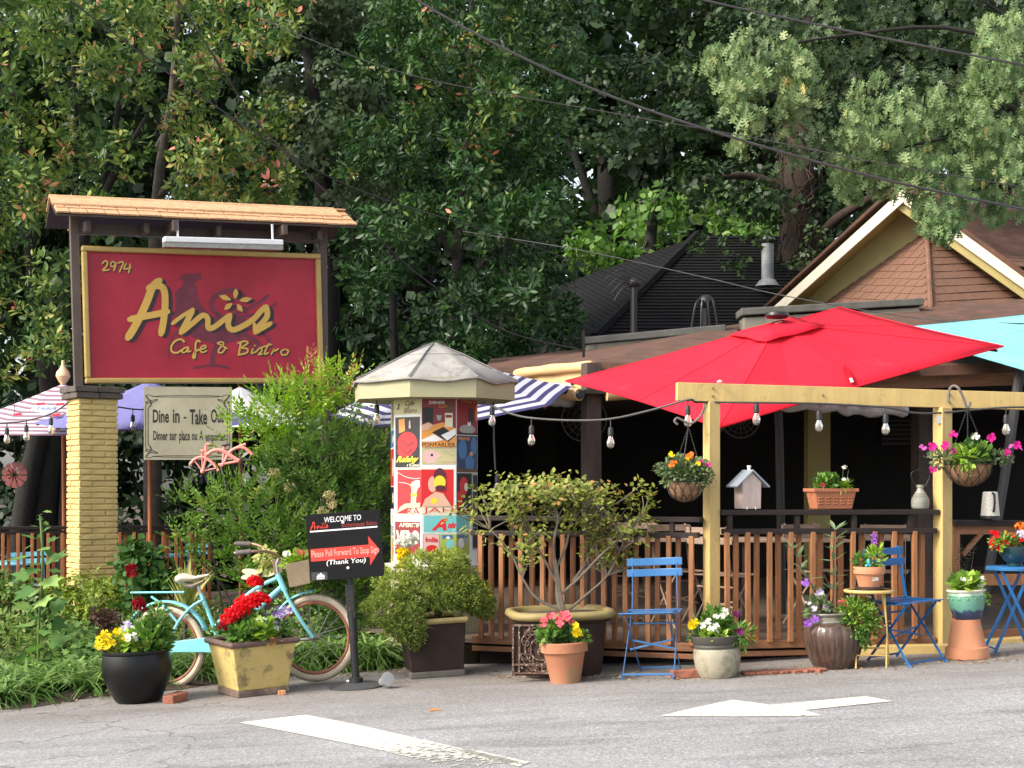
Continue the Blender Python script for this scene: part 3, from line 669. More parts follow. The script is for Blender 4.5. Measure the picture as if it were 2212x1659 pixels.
# strip lamp on two brackets
lp = thing('sign_lamp', 'long white metal strip lamp hung under the sign roof', 'lamp', S(.85, 1.4, .4))
LAMPM = M('white_enamel', (.72, .74, .76), .35, .05)
a, b = S(.74, 1.405, .42), S(1.95, 1.415, .42)
mb = MB(); mb.beam(a, b, .13, .055, up=ez); ob('housing', mb, LAMPM, lp, bevel=.008)
mb = MB(); mb.beam(a-ez*.05-sn*.01, b-ez*.05-sn*.01, .11, .05, up=ez); ob('reflector', mb, M('brushed_metal', (.32, .31, .28), .3, .3, 8, metal=.6, stretch=(1, 8, 8)), lp)
for t in (.12, .92):
    mb = MB(); p = a+(b-a)*t; mb.beam(p+ez*.02, p+ez*.19, .015, .03, up=sn); ob('hanger', mb, LAMPM, lp)
# painting on the panel: strokes traced on the sign plane
def zsign(X, Y): return ((180+X/1.7015)/1.8228, (720+Y/1.7015)/1.8228)
def on_sign(X, Y, o): u, v = zsign(X, Y); return ray_plane(u, v, S(0, 0, o), sn)
SK = [0]
def stroke(mb, pts, wd, fn, o, taper=.75, k=5, z=0.):
    SK[0] += 1; o += .0004*(SK[0] % 8)                               # crossing strokes never share a plane
    c = cr([Vector((x, y, 0)) for x, y in pts], k); n = len(c); ws = [wd]*n if isinstance(wd, (int, float)) else [wd[0]+(wd[1]-wd[0])*i/(n-1) for i in range(n)]
    L_, R_ = [], []
    for i, p in enumerate(c):
        t = (c[min(i+1, n-1)]-c[max(i-1, 0)]); t = t.normalized() if t.length else Vector((1, 0, 0)); q = Vector((-t.y, t.x, 0))
        e = ws[i]/2*(taper if i in (0, n-1) else 1)
        L_.append(fn(p.x+q.x*e, p.y+q.y*e, o)); R_.append(fn(p.x-q.x*e, p.y-q.y*e, o))
    mb.add(L_+R_, [(i, i+1, n+i+1, n+i) for i in range(n-1)])
    for e, d in ((c[0], c[0]-c[1]), (c[-1], c[-1]-c[-2])):           # rounded ends
        r = wd/2*.8 if isinstance(wd, (int, float)) else (ws[0] if e is c[0] else ws[-1])/2*.8
        mb.poly([fn(e.x+r*math.cos(a*.7854), e.y+r*math.sin(a*.7854), o+.0002) for a in range(8)])
def anis(fn, o, dx=0, dy=0):
    mb = MB(); st = lambda p, w_: stroke(mb, [(x+dx, y+dy) for x, y in p], w_, fn, o)
    st([(762, 655), (715, 700), (680, 790), (635, 890), (590, 975), (550, 1038)], 52)
    st([(688, 705), (745, 688), (790, 712), (800, 800), (790, 920), (772, 1012)], 46)
    st([(562, 915), (660, 895), (740, 880), (818, 862)], 44)
    o += .0003
    st([(848, 943), (915, 892), (985, 850)], 26); st([(985, 850), (955, 910), (905, 1005)], 38)
    st([(905, 1005), (985, 940), (1050, 888), (1085, 908), (1088, 970), (1125, 968), (1190, 920), (1235, 885)], 36)
    st([(1235, 885), (1222, 950), (1250, 985), (1310, 965), (1390, 915), (1440, 860), (1478, 828)], 38)
    st([(1478, 830), (1485, 885), (1462, 925), (1425, 965), (1402, 1002)], 38); st([(1402, 1002), (1450, 975), (1508, 940)], 32); st([(1398, 945), (1402, 1002)], 26)
    for tip, base in (((1275, 705), (1268, 775)), ((1382, 775), (1298, 788)), ((1318, 865), (1284, 812)), ((1195, 850), (1248, 808)), ((1160, 755), (1240, 783))):
        t = Vector((tip[0]-base[0], tip[1]-base[1], 0)); L = t.length; t.normalize(); q = Vector((-t.y, t.x, 0))
        mb.poly([fn(base[0]+dx+t.x*L*f+q.x*w_, base[1]+dy+t.y*L*f+q.y*w_, o) for f, w_ in ((0, 4), (.3, 14), (.55, 19), (.8, 9), (1, 0), (.8, -9), (.55, -17), (.3, -14), (0, -4))])
    return mb
def smallscript(fn, o, dx=0, dy=0):
    out = [MB() for _ in range(4)]; mb = out[0]; st = lambda p, w_=13: stroke(out[3] if p[0][1] < 700 else out[0] if p[0][0] < 1100 else out[1] if p[0][0] < 1250 else out[2], [(x+dx, y+dy) for x, y in p], w_, fn, o)
    st([(928, 1066), (905, 1048), (865, 1062), (840, 1100), (848, 1132), (880, 1138), (912, 1118)])
    st([(950, 1100), (922, 1112), (914, 1134), (934, 1134), (958, 1104)], 11); st([(958, 1104), (950, 1132), (972, 1126)], 11)
    st([(1034, 1066), (1018, 1056), (1004, 1080), (1003, 1130), (998, 1172), (986, 1168), (1000, 1132), (1036, 1114)])
    st([(1040, 1116), (1072, 1104), (1066, 1090), (1044, 1098), (1036, 1124), (1052, 1136), (1078, 1124)], 11)
    st([(1214, 1110), (1170, 1084), (1150, 1074), (1178, 1066), (1192, 1080), (1166, 1108), (1156, 1132), (1180, 1138), (1206, 1106)], 11)
    st([(1308, 1066), (1300, 1110), (1294, 1150)], 14); st([(1286, 1076), (1330, 1060), (1354, 1074), (1312, 1104), (1350, 1112), (1346, 1138), (1288, 1154)], 12)
    st([(1388, 1112), (1378, 1142), (1406, 1132)], 11); st([(1398, 1090), (1402, 1092)], 12)
    st([(1406, 1134), (1442, 1102), (1446, 1128), (1424, 1150), (1452, 1146)], 11)
    st([(1496, 1076), (1478, 1110), (1466, 1146), (1492, 1138)], 12); st([(1450, 1100), (1514, 1082)], 11)
    st([(1510, 1150), (1532, 1110), (1528, 1128), (1560, 1112)], 11)
    st([(1604, 1114), (1578, 1128), (1584, 1152), (1612, 1150), (1626, 1126), (1604, 1114)], 11)
    st([(378, 542), (398, 522), (414, 534), (404, 562), (382, 586), (424, 582)], 11)
    st([(468, 536), (446, 528), (434, 550), (452, 562), (470, 538)], 10); st([(470, 538), (464, 570), (456, 588)], 11)
    st([(482, 538), (504, 530), (520, 536), (506, 570), (494, 596)], 11)
    st([(540, 540), (524, 574), (544, 576), (572, 566)], 10); st([(566, 544), (562, 576), (556, 602)], 11)
    return out
rb = MB()
def rp(pts): rb.poly([on_sign(x, y, .0215) for x, y in pts])
rp([(925, 605), (985, 612), (1035, 600), (1048, 640), (1020, 650), (1000, 668), (1018, 740), (1030, 800), (1070, 850), (1120, 900), (1130, 960), (1100, 1040), (1060, 1060), (980, 1030), (900, 980), (860, 900), (870, 800), (865, 730), (905, 700), (930, 660), (890, 640)])
rp([(1060, 1060), (1100, 1040), (1130, 960), (1120, 900), (1180, 900), (1260, 880), (1330, 900), (1380, 960), (1330, 1030), (1240, 1070), (1150, 1085)])
for p, w_ in (([(1150, 1085), (1130, 1130), (1120, 1180), (1118, 1225)], 34), ([(990, 1240), (1060, 1228), (1130, 1222), (1230, 1240)], 16), ([(1300, 1050), (1370, 1070), (1420, 1130), (1470, 1160)], 20),
              ([(1180, 900), (1120, 850), (1120, 780), (1180, 735), (1270, 720), (1330, 760)], 34), ([(1260, 880), (1340, 850), (1430, 800), (1490, 755)], 22), ([(1300, 900), (1400, 880), (1480, 850), (1545, 810)], 18),
              ([(1330, 960), (1420, 980), (1480, 1030), (1500, 1070)], 20), ([(1280, 1000), (1360, 1030), (1420, 1070), (1450, 1110)], 30), ([(900, 980), (850, 1030), (830, 1100), (822, 1170)], 12), ([(880, 1000), (900, 1060), (880, 1150)], 12)):
    stroke(rb, p, w_, on_sign, .0212)
ob('rooster_emblem', rb, ROOS, panel)
ob('letter_shadow', anis(on_sign, .0225, 27, 12), INK, panel); ob('lettering', anis(on_sign, .027), GOLDL, panel)
for q in smallscript(on_sign, .0225, 7, 7): ob('letter_shadow', q, INK, panel)
for q in smallscript(on_sign, .027): ob('lettering', q, GOLDL, panel)

# brick pier
YB = M('yellow_painted_brick', (.57, .42, .165), .75, .14, 6, bump=.5, bscale=45, spots=((.36, .25, .10), 20, .68, .5))
CAPB = M('brown_painted_brick', (.085, .065, .055), .75, .25, 9, bump=.5, bscale=45)
pc = P(199, 0, 15.45); pyaw = -R(19)
pier = thing('brick_pier', 'square yellow painted brick pier under the crimson sign', 'pier', (pc.x, pc.y, gz(pc.x)-.05), (0, 0, R(34)))
side = .405; ch = .0588; ztop = 2.235-(gz(pc.x)-.05); ncourse = 41
mb = MB(); mb.box((0, 0, ztop/2), (side-.034, side-.034, ztop)); ob('mortar', mb, YB, pier, world=False)
def brick_mesh(l, w_, h, seed):
    rg = random.Random(seed); mb = MB(); nx = 4; vs = []; fs = []
    ys = (-w_/2, w_/2); zs = (-h/2, h/2)
    for i in range(nx+1):
        x = -l/2+l*i/nx
        for y, z in ((ys[0], zs[0]), (ys[1], zs[0]), (ys[1], zs[1]), (ys[0], zs[1])): vs.append((x+rg.uniform(-.002, .002), y+rg.uniform(-.003, .003), z+rg.uniform(-.003, .003)))
    for i in range(nx):
        for j in range(4): fs.append((i*4+j, (i+1)*4+j, (i+1)*4+(j+1) % 4, i*4+(j+1) % 4))
    fs += [(0, 1, 2, 3), (nx*4+3, nx*4+2, nx*4+1, nx*4)]; fs = [f[::-1] for f in fs]
    mb.add(vs, fs); return mb
Lb, Wb = side*2/3-.006, side/3-.006
bprot = [ob('brick', brick_mesh(Lb, Wb, ch-.012, s), YB, pier, world=False, bevel=.005) for s in range(4)]; used = set()
rg = random.Random(5)
for c in range(ncourse):
    z = ztop-ch*(c+.5)
    if z < 0: break
    fl_ = c % 2
    for q in range(4):
        k = rg.randrange(4); o = bprot[k] if k not in used else dup(bprot[k], pier); used.add(k)
        ang = q*math.pi/2; s = -1 if fl_ else 1
        l = Vector((s*(side/2-side/3), -(side/2-side/6)+rg.uniform(-.004, .004), z)); o.location = Matrix.Rotation(ang, 3, 'Z') @ l
        o.rotation_euler = (0, rg.uniform(-.012, .012), ang+rg.uniform(-.012, .012))
capb = None; cs = side+.07
for c in range(2):
    for q in range(4):
        for t in (-.25, .25):
            if capb is None: capb = ob('cap_brick', brick_mesh(cs/2-.006, .12, .056, 9), CAPB, pier, world=False, bevel=.005); o = capb
            else: o = dup(capb, pier)
            l = Vector((t*cs-(.02 if c else 0), -(cs/2-.06)-.012*c, ztop+.03+c*.062)); o.location = Matrix.Rotation(q*math.pi/2, 3, 'Z') @ l; o.rotation_euler = (0, rg.uniform(-.02, .02), q*math.pi/2)
mb = MB(); mb.box((0, 0, ztop+.062), (cs-.1, cs-.1, .12)); ob('cap_core', mb, CAPB, pier, world=False)

# hanging board "Dine in - Take Out"
DB = M('parchment_board', (.56, .50, .33), .6, .12, 2.5, col2=(.70, .63, .44), spots=((.55, .38, .22), 3, .6, .35))
DI = M('brown_ink', (.045, .030, .022), .6, .1)
d0 = S(.56, -.70, .02); db = thing('hanging_board', 'parchment coloured dine in and take out board hung below the crimson sign', 'sign', (d0.x, d0.y, d0.z))
dpl = S(0, 0, .045)
def zd(X, Y): return ((540+X/4.88)/1.8228, (1500+Y/4.88)/1.8228)
def on_d(X, Y, o): u, v = zd(X, Y); return ray_plane(u, v, dpl+sn*o, sn)
mb = MB(); mb.slab([on_d(x, y, -.02) for x, y in ((128, 1515), (1815, 1515), (1815, 122), (130, 110))], sn*.02); ob('board', mb, DB, db)
for x in (470, 1080, 1500):
    mb = MB(); mb.tube([on_d(x, 130, -.01), on_d(x, 50, -.01)], .006, 6); ob('hook', mb, BLKM, db)
mb = MB(); st = lambda p, w_=14: stroke(mb, p, w_, on_d, .0015)
for sx in (1, -1):
    fx = (lambda x: x) if sx == 1 else (lambda x: 1940-x)
    for sy in (1, -1):
        fy = (lambda y: y) if sy == 1 else (lambda y: 1745-y)
        Q = lambda p: [(fx(x), fy(y)) for x, y in p]
        st(Q([(155, 280), (230, 270), (330, 295), (450, 305), (980, 308)]), 11); st(Q([(290, 300), (400, 290), (600, 278), (980, 278)]), 9)
        st(Q([(165, 285), (200, 330), (255, 390), (270, 450), (235, 500)]), 22); st(Q([(155, 410), (240, 380), (395, 355), (330, 395), (240, 425), (160, 415)]), 14)
        st(Q([(185, 430), (165, 480), (162, 600), (162, 872)]), 12); st(Q([(235, 500), (212, 540), (210, 640), (210, 872)]), 14)
ob('scroll_border', mb, DI, db)
fd = lambda x, y, h: on_d(x, y, h)
for s, x0, x1, yb, yt in (('Dine', 300, 610, 805, 548), ('in', 685, 815, 805, 548), ('-', 890, 948, 722, 690), ('Take', 1010, 1345, 840, 545), ('Out', 1418, 1665, 805, 540)):
    text_pts(s, fd, 'lettering', DI, db, x0, x1, yb, yt, .002, bold=.022)
for s, x0, x1, yb, yt in (('Dinner', 310, 585, 1140, 960), ('sur', 625, 760, 1140, 1010), ('place', 808, 1012, 1205, 950), ('ou', 1050, 1150, 1140, 1015), ('A', 1195, 1268, 1140, 950), ('emporter', 1312, 1700, 1205, 1010)):
    text_pts(s, fd, 'lettering', DI, db, x0, x1, yb, yt, .002, bold=.018)

# ================================================================ POSTER COLUMN
KD = 12.75; kc = P(937.5, 0, KD); kz = gz(kc.x)
KO = M('olive_cream_paint', (.34, .32, .19), .6, .12, 3, spots=((.22, .20, .12), 5, .62, .5))
KR = M('weathered_white_canvas', (.31, .295, .275), .85, .16, 3, bump=.4, bscale=8, spots=((.15, .14, .135), 3.6, .50, .8))
kio = thing('poster_column', 'octagonal advertising column covered in posters with peaked pale roof', 'column', (kc.x, kc.y, kz))
def oct_(Rr, z, ph=-13): return [Vector((kc.x+Rr*math.sin(R(ph+45*k)), kc.y-Rr*math.cos(R(ph+45*k)), z)) for k in range(8)]
def prism(mb, r0, z0, r1, z1, cap=True):
    a, b = oct_(r0, z0), oct_(r1, z1); f = [(i, (i+1) % 8, 8+(i+1) % 8, 8+i) for i in range(8)]
    if cap: f += [tuple(range(7, -1, -1)), tuple(range(8, 16))]
    mb.add(a+b, f)
def kzv(v): return CZ-(v-V0)*(KD-.35)/F
Rb = 97*KD/F
mb = MB(); prism(mb, Rb, kzv(1225), Rb, kzv(855)); ob('drum', mb, M('white_panel', (.72, .72, .70), .4, .05), kio)
mb = MB(); prism(mb, Rb*1.11, kzv(1390), Rb*1.06, kzv(1237)); ob('base', mb, KO, kio, bevel=.005)
mb = MB(); prism(mb, Rb*1.10, kzv(1238), Rb*1.16, kzv(1222)); ob('base_moulding', mb, M('cream_paint', (.62, .58, .45), .55, .1), kio, bevel=.004)
mb = MB(); prism(mb, Rb*1.26, kz-.02, Rb*1.24, kzv(1392)); ob('plinth', mb, KO, kio, bevel=.006)
Rr = 179*KD/F
mb = MB(); prism(mb, Rr, kzv(862), Rr*1.0, kzv(820)); ob('fascia', mb, KO, kio)
# tent-like roof, edge a little wavy
mb = MB(); ring = []; n = 48
for rr, z in ((1.045, kzv(826)), (.62, kzv(788)), (.36, kzv(762)), (.02, kzv(735))):
    for j in range(n):
        an = R(-13)+2*math.pi*j/n; f = (j % 6)/6; kk = math.cos(math.pi/8)/math.cos(abs(f-.5)*math.pi/4) if True else 1
        wob = .006*math.sin(j*1.3)*(rr > 1)+.006*math.cos(f*2*math.pi)*(rr > .5)
        ring.append(Vector((kc.x+Rr*rr*kk*math.sin(an), kc.y-Rr*rr*kk*math.cos(an), z+wob+(.0 if rr < 1 else -.008*math.sin(j*.9)))))
mb.add(ring, [(i*n+j, i*n+(j+1) % n, (i+1)*n+(j+1) % n, (i+1)*n+j) for i in range(3) for j in range(n)]); kroof = ob('roof', mb, KR, kio, smooth=True, ang=18, sol=.012)
mb = MB()
for k in range(8):
    an = R(-13)+k*math.pi/4; q = math.cos(math.pi/8)/math.cos(math.pi/8)
    mb.tube([Vector((kc.x+Rr*rr*math.sin(an), kc.y-Rr*rr*math.cos(an), z+.012)) for rr, z in ((1.04, kzv(825)+.012), (.62, kzv(788)+.012), (.36, kzv(762)+.004), (.03, kzv(736)))], .006, 5)
SEAM = M('grey_seam', (.20, .19, .18), .8, .1); ob('seam', mb, SEAM, kroof)
mb = MB(); mb.tube([p+Vector((0, 0, .004)) for p in oct_(Rr*.375, kzv(763))], .006, 5, closed=True); ob('seam', mb, SEAM, kroof)
# posters: each face k runs from vertex k to k+1; x 0..1 across, v rows as measured
PC_ = {n: M('print_'+n, c, .35, .04) for n, c in dict(black=(.010, .009, .012), red=(.62, .02, .025), yellow=(.75, .62, .04), white=(.78, .77, .75), teal=(.16, .50, .50), maroon=(.22, .02, .025), flesh=(.70, .42, .30), olive=(.52, .49, .24), orange=(.72, .30, .06), navy=(.02, .04, .10), blue=(.05, .16, .36), plum=(.10, .015, .03), pink=(.72, .45, .42), cream=(.75, .70, .50), green=(.35, .42, .06), grey=(.35, .35, .34), brown=(.12, .055, .02)).items()}
kv = oct_(Rb, 0)
def face_fn(k0, k1=None):
    """point on the drum: x in face widths from vertex k0 on, v row"""
    def f(x, v, o):
        k = int(math.floor(x)); k = max(0, min(k, 1)); t = x-k
        a, b = kv[(k0+k) % 8], kv[(k0+k+1) % 8]; nn = ((a+b)/2-Vector((kc.x, kc.y, 0))).normalized()
        p = a+(b-a)*t+nn*o; return Vector((p.x, p.y, kzv(v)))
    return f
def poster(fn, x0, x1, v0, v1, ground, shapes=(), texts=(), name='poster'):
    cols = [ground]; mb = MB()
    def q(xa, xb, va, vb, o):
        cuts = [xa]+[1.] * (xa < 1 < xb)+[xb]
        for a, b in zip(cuts[:-1], cuts[1:]):
            e = 1e-5; mb.add([fn(a+e, vb, o), fn(b-e, vb, o), fn(b-e, va, o), fn(a+e, va, o)], [(0, 1, 2, 3)])
    q(x0, x1, v0, v1, .002)
    o = .002
    for col, kind, *g in shapes:
        if col not in cols: cols.append(col)
        mb.cm = cols.index(col); o += .0006
        if kind == 'r': q(*g, o)
        elif kind == 'e':
            cx, cv, rx, rv = g
            pts = [(cx+rx*math.cos(a*.3142), cv+rv*math.sin(a*.3142)) for a in range(20)]
            mb.poly([fn(x, v, o) for x, v in pts])
        elif kind == 'p': mb.poly([fn(x, v, o) for x, v in g[0]])
        elif kind == 's': stroke(mb, g[0], g[1], lambda x, y, oo: fn(x/100, y, oo), o)
    ob_ = ob(name, mb, [PC_[c] for c in cols], kio)
    for s, col, xa, xb, vb, vt, *bd in texts:
        text_pts(s, lambda x, v, h: fn(x, v, h), 'lettering', PC_[col], ob_, xa, xb, vb, vt, o+.001, bold=bd[0] if bd else .01, shear=bd[1] if len(bd) > 1 else 0)
    return ob_
fA = face_fn(-1); fB = face_fn(0); fC = face_fn(1); fZ = face_fn(-2)
poster(fA, .02, .985, 862, 894, 'olive', [], [('s', 'brown', .1, .24, 884, 871, .03, .4), ('Cafe', 'brown', .42, .75, 876, 864, .02, .35), ('&', 'brown', .48, .58, 882, 877, .01, .3), ('Bistro', 'brown', .36, .85, 891, 881, .02, .35)])
poster(fA, .02, .985, 897, 1012, 'white', [('black', 'r', .05, .96, 900, 1009), ('red', 'e', .5, 957, .36, 25), ('red', 'e', .42, 974, .28, 14), ('orange', 'p', [(.2, 935), (.18, 905), (.4, 903), (.42, 930)]), ('maroon', 's', [(30, 950), (50, 962), (70, 955)], 5), ('maroon', 's', [(25, 968), (45, 978), (66, 970)], 4), ('pink', 'p', [(.56, 925), (.57, 908), (.62, 908), (.63, 925)])],
       [('Relshy', 'yellow', .1, .93, 1002, 985, .04, .45), ('r Kumel', 'cream', .5, .95, 1008, 1001, .01)])
poster(fB, .015, .985, 862, 966, 'maroon', [('black', 'r', .04, .34, 880, 915), ('orange', 'p', [(.0, 966), (.0, 925), (.6, 912), (.985, 925), (.985, 966)]), ('black', 'p', [(.3, 934), (.62, 922), (.98, 940), (.76, 955)]), ('white', 'p', [(.56, 940), (.98, 925), (.98, 938), (.74, 952)]), ('white', 'p', [(.02, 950), (.35, 938), (.62, 950), (.4, 954), (.02, 954)]), ('flesh', 'p', [(.02, 918), (.2, 912), (.34, 918), (.2, 928), (.02, 930)]), ('brown', 'r', .70, .86, 868, 892), ('cream', 'r', .67, .89, 892, 922), ('maroon', 'r', .69, .87, 896, 902), ('grey', 'p', [(.42, 897), (.58, 897), (.54, 908), (.46, 908)]), ('orange', 'r', .015, .985, 955, 966)],
       [('DENISE', 'white', .22, .66, 873, 866, .02), ('PLATT', 'orange', .5, .74, 881, 876), ('PONTARLIER', 'brown', .02, .97, 965, 956, .02)])
poster(fB, .015, .985, 967.5, 1003, 'olive', [('pink', 'e', .25, 986, .22, 15), ('pink', 'e', .42, 984, .14, 7), ('black', 'e', .3, 983, .035, 3), ('grey', 's', [(60, 982), (72, 976), (80, 982), (92, 985)], .8)], [('le P.', 'pink', .55, .95, 974, 969.5), ("d'Estelle", 'pink', .5, .97, 999, 994)])
poster(face_fn(-1), .02, 1.985, 1005, 1122, 'white', [('cream', 'r', .10, 1.94, 1012, 1112), ('red', 'r', .13, 1.92, 1014, 1094), ('red', 'r', .13, .48, 1093, 1110), ('pink', 's', [(15, 1020), (45, 1030), (80, 1034), (99, 1032)], 1.6), ('pink', 's', [(20, 1042), (48, 1044), (70, 1050), (92, 1046)], 1.6), ('flesh', 'p', [(.62, 1094), (.66, 1060), (.62, 1046), (.7, 1040), (.9, 1040), (.92, 1052), (.84, 1064), (.82, 1094)]), ('white', 'r', .78, .96, 1038, 1052), ('yellow', 'r', .64, .86, 1066, 1072), ('flesh', 'e', 1.32, 1046, .13, 17), ('plum', 'e', 1.52, 1028, .17, 17), ('yellow', 'e', 1.52, 1042, .17, 15), ('flesh', 'p', [(1.02, 1094), (1.1, 1078), (1.4, 1062), (1.62, 1066), (1.86, 1094)]), ('yellow', 'e', 1.36, 1082, .1, 7), ('plum', 'e', 1.54, 1054, .15, 6), ('flesh', 'p', [(.16, 1108), (.24, 1096), (.44, 1088), (.99, 1086), (.99, 1096), (.5, 1098), (.3, 1104)])],
       [('RA', 'red', .5, .97, 1111, 1097, -.005), ('JAH', 'red', 1.04, 1.9, 1111, 1096, -.005)])
poster(fA, .02, .985, 1126, 1200, 'white', [('maroon', 'r', .04, .97, 1127, 1198)], [('APERITIF', 'cream', .2, .95, 1139, 1130, .02), ('VELO', 'cream', .08, .94, 1176, 1146, .05)])
poster(face_fn(0), .06, 1.62, 1113, 1152, 'white', [('teal', 'r', .07, 1.6, 1114, 1150)], [('A', 'red', .28, .72, 1146, 1120, .05, .35), ('nis', 'red', .74, .985, 1141, 1128, .05, .35), ('Cafe', 'plum', 1.05, 1.3, 1148, 1143), ('Bistro', 'plum', 1.33, 1.58, 1148, 1143)])
poster(fB, .05, .52, 1154, 1196, 'grey', [('pink', 'r', .07, .5, 1155, 1194), ('red', 'e', .3, 1186, .17, 9)], [('India', 'red', .12, .47, 1171, 1160, .03)])
poster(face_fn(0), .54, 1.6, 1154, 1200, 'green', [('blue', 'r', .6, .9, 1156, 1164), ('teal', 'e', .82, 1176, .13, 10), ('white', 'e', .76, 1162, .06, 3), ('white', 'e', 1.2, 1174, .15, 11), ('blue', 'r', 1.05, 1.5, 1156, 1162), ('grey', 'e', 1.4, 1170, .1, 8)])
poster(fC, .015, .98, 862, 938, 'maroon', [('black', 'r', .55, .8, 880, 912), ('orange', 'e', .93, 890, .05, 18), ('grey', 'e', .5, 926, .38, 10), ('white', 'p', [(.5, 918), (.52, 908), (.58, 912), (.64, 908), (.68, 918)]), ('black', 'r', .015, .98, 934, 938)], [('ETRE P', 'orange', .2, .9, 868, 864)])
poster(fC, .015, .98, 940, 1020, 'navy', [('blue', 'e', .28, 970, .2, 22), ('blue', 'e', .8, 962, .14, 20), ('orange', 'e', .68, 980, .08, 5), ('blue', 'p', [(.42, 1016), (.38, 990), (.6, 980), (.84, 992), (.76, 1016)]), ('brown', 'r', .015, .98, 1012, 1020)], [('MAIS', 'orange', .08, .6, 950, 943, .02)])
poster(fC, .015, .72, 1022, 1113, 'black', [('red', 'e', .33, 1050, .2, 20), ('red', 'p', [(.03, 1102), (.04, 1060), (.32, 1066), (.26, 1092)]), ('cream', 'e', .44, 1052, .09, 9)], [('VACHE', 'yellow', .06, .66, 1111, 1105, .02)])
poster(fC, .74, .98, 1022, 1190, 'grey', [('black', 'r', .77, .98, 1026, 1186)])
for f, cols in ((fZ, (('olive', 862, 925), ('blue', 927, 965), ('red', 968, 1050), ('black', 1052, 1100), ('white', 1102, 1135), ('grey', 1137, 1160), ('olive', 1162, 1218))),):
    for c, a, b in cols:
        poster(f, .02, .98, a, b, c, [('cream' if c != 'olive' else 'orange', 'e', .7, (a+b)/2, .2, (b-a)*.25), ('black', 'r', .5, .6, a+3, b-3)])

# ================================================================ UMBRELLAS
def FAB(name, col, var=.10):
    if name in MATS: return MATS[name]
    m = M(name, col, .85, var, 2.5, bump=.5, bscale=7, spec=.2, spots=(tuple(min(1, x*1.25+.03) for x in col), 4, .58, .5)); N = m.node_tree.nodes; L = m.node_tree.links
    t = N.new('ShaderNodeBsdfTranslucent'); t.inputs[0].default_value = _lin(col); mx = N.new('ShaderNodeMixShader'); mx.inputs[0].default_value = .22      # thin cloth lets light through
    L.new(N['Principled BSDF'].outputs[0], mx.inputs[1]); L.new(t.outputs[0], mx.inputs[2]); L.new(mx.outputs[0], N['Material Output'].inputs[0]); return m
REDF = FAB('red_canopy_fabric', (.72, .020, .044)); AQF = FAB('aqua_canopy_fabric', (.22, .56, .60)); LAV = FAB('lavender_canopy_fabric', (.21, .21, .48)); WHF = FAB('white_canopy_fabric', (.72, .72, .78))
def square_canopy(rt, C, cn, h, mat, sag=.045):
    """C centre of the corner plane, cn the four corners relative to it, h rise of the hub; edges pulled in"""
    n = (cn[0]-cn[2]).cross(cn[1]-cn[3]).normalized()
    if n.z < 0: n = -n
    apex = C+n*h; K = 16; rings = 8; vs = []
    def edge_pt(k):
        t = k/K*4; a = int(t) % 4; fr = t-int(t); return cn[a]*(1-fr)+cn[(a+1) % 4]*fr, fr
    for i in range(rings):
        f = .04+.96*i/(rings-1)
        for k in range(K):
            p, fr = edge_pt(k); pull = 1-.03*math.sin(math.pi*fr)
            rise = h*(1-f)-sag*math.sin(math.pi*f)*(.25+.75*(1 if k % 2 else 0))
            vs.append(C+p*f*pull+n*rise)
    mb = MB(); mb.add(vs, [(i*K+k, i*K+(k+1) % K, (i+1)*K+(k+1) % K, (i+1)*K+k) for i in range(rings-1) for k in range(K)])
    can = ob('canopy', mb, mat, rt, smooth=True, ang=4, sol=.004)
    for k in range(0, K, 2):
        mb = MB(); mb.tube([vs[i*K+k]+n*.003 for i in range(1, rings)], .006, 5, sq=(1, .5)); ob('seam', mb, mat, can, smooth=True)
    mb = MB(); mb.tube([vs[(rings-1)*K+k] for k in range(K)], .008, 5, closed=True); ob('hem', mb, mat, can, smooth=True)
    mb = MB(); vs = []
    for i, f in enumerate((.03, .12, .22)):
        for k in range(K):
            p, fr = edge_pt(k); vs.append(C+p*f+n*(h*(1-f)+.016+.008*math.sin(k*2.1)*(i == 2)))
    mb.add(vs, [(i*K+k, i*K+(k+1) % K, (i+1)*K+(k+1) % K, (i+1)*K+k) for i in range(2) for k in range(K)]); ob('vent_flap', mb, mat, can, smooth=True, ang=6, sol=.004)
    for a in range(4):
        for q in (cn[a], (cn[a]+cn[(a+1) % 4])/2*.96):
            mb = MB(); mb.tube([apex-n*.08+q*.05, C+q*.975-n*.035], .011, 6); ob('rib', mb, M('black_metal', (.012, .012, .013)), rt)
    return apex, n, can
rt = thing('cantilever_umbrella', 'big square red umbrella tilted over the deck', 'umbrella', P(1690, 1400, 13.4))
cs4 = [P(2167, 748, 12.75), P(1815, 664, 15.1), P(1222, 823, 13.9), P(1553, 924, 11.55)]; C0 = sum(cs4, Vector())/4
hx, hy = (cs4[0]-cs4[2])/2, (cs4[1]-cs4[3])/2
apex, nn, can = square_canopy(rt, C0, [q-C0 for q in cs4], .35, REDF)
mb = MB(); mb.lathe([(.0, -.01), (.085, -.01), (.105, .01), (.10, .035), (.085, .042), (0, .044)], 20, apex+nn*.05); ob('solar_cap', mb, M('black_plastic', (.015, .015, .016), .35), rt, smooth=True)
mb = MB(); b0 = P(1700, 1330, 14.6); mb.tube([P(1690, 1340, 14.4), P(1683, 930, 14.4), P(1678, 820, 14.3)], .04, 10); ob('pole', mb, M('black_metal', (.012, .012, .013)), rt, smooth=True)
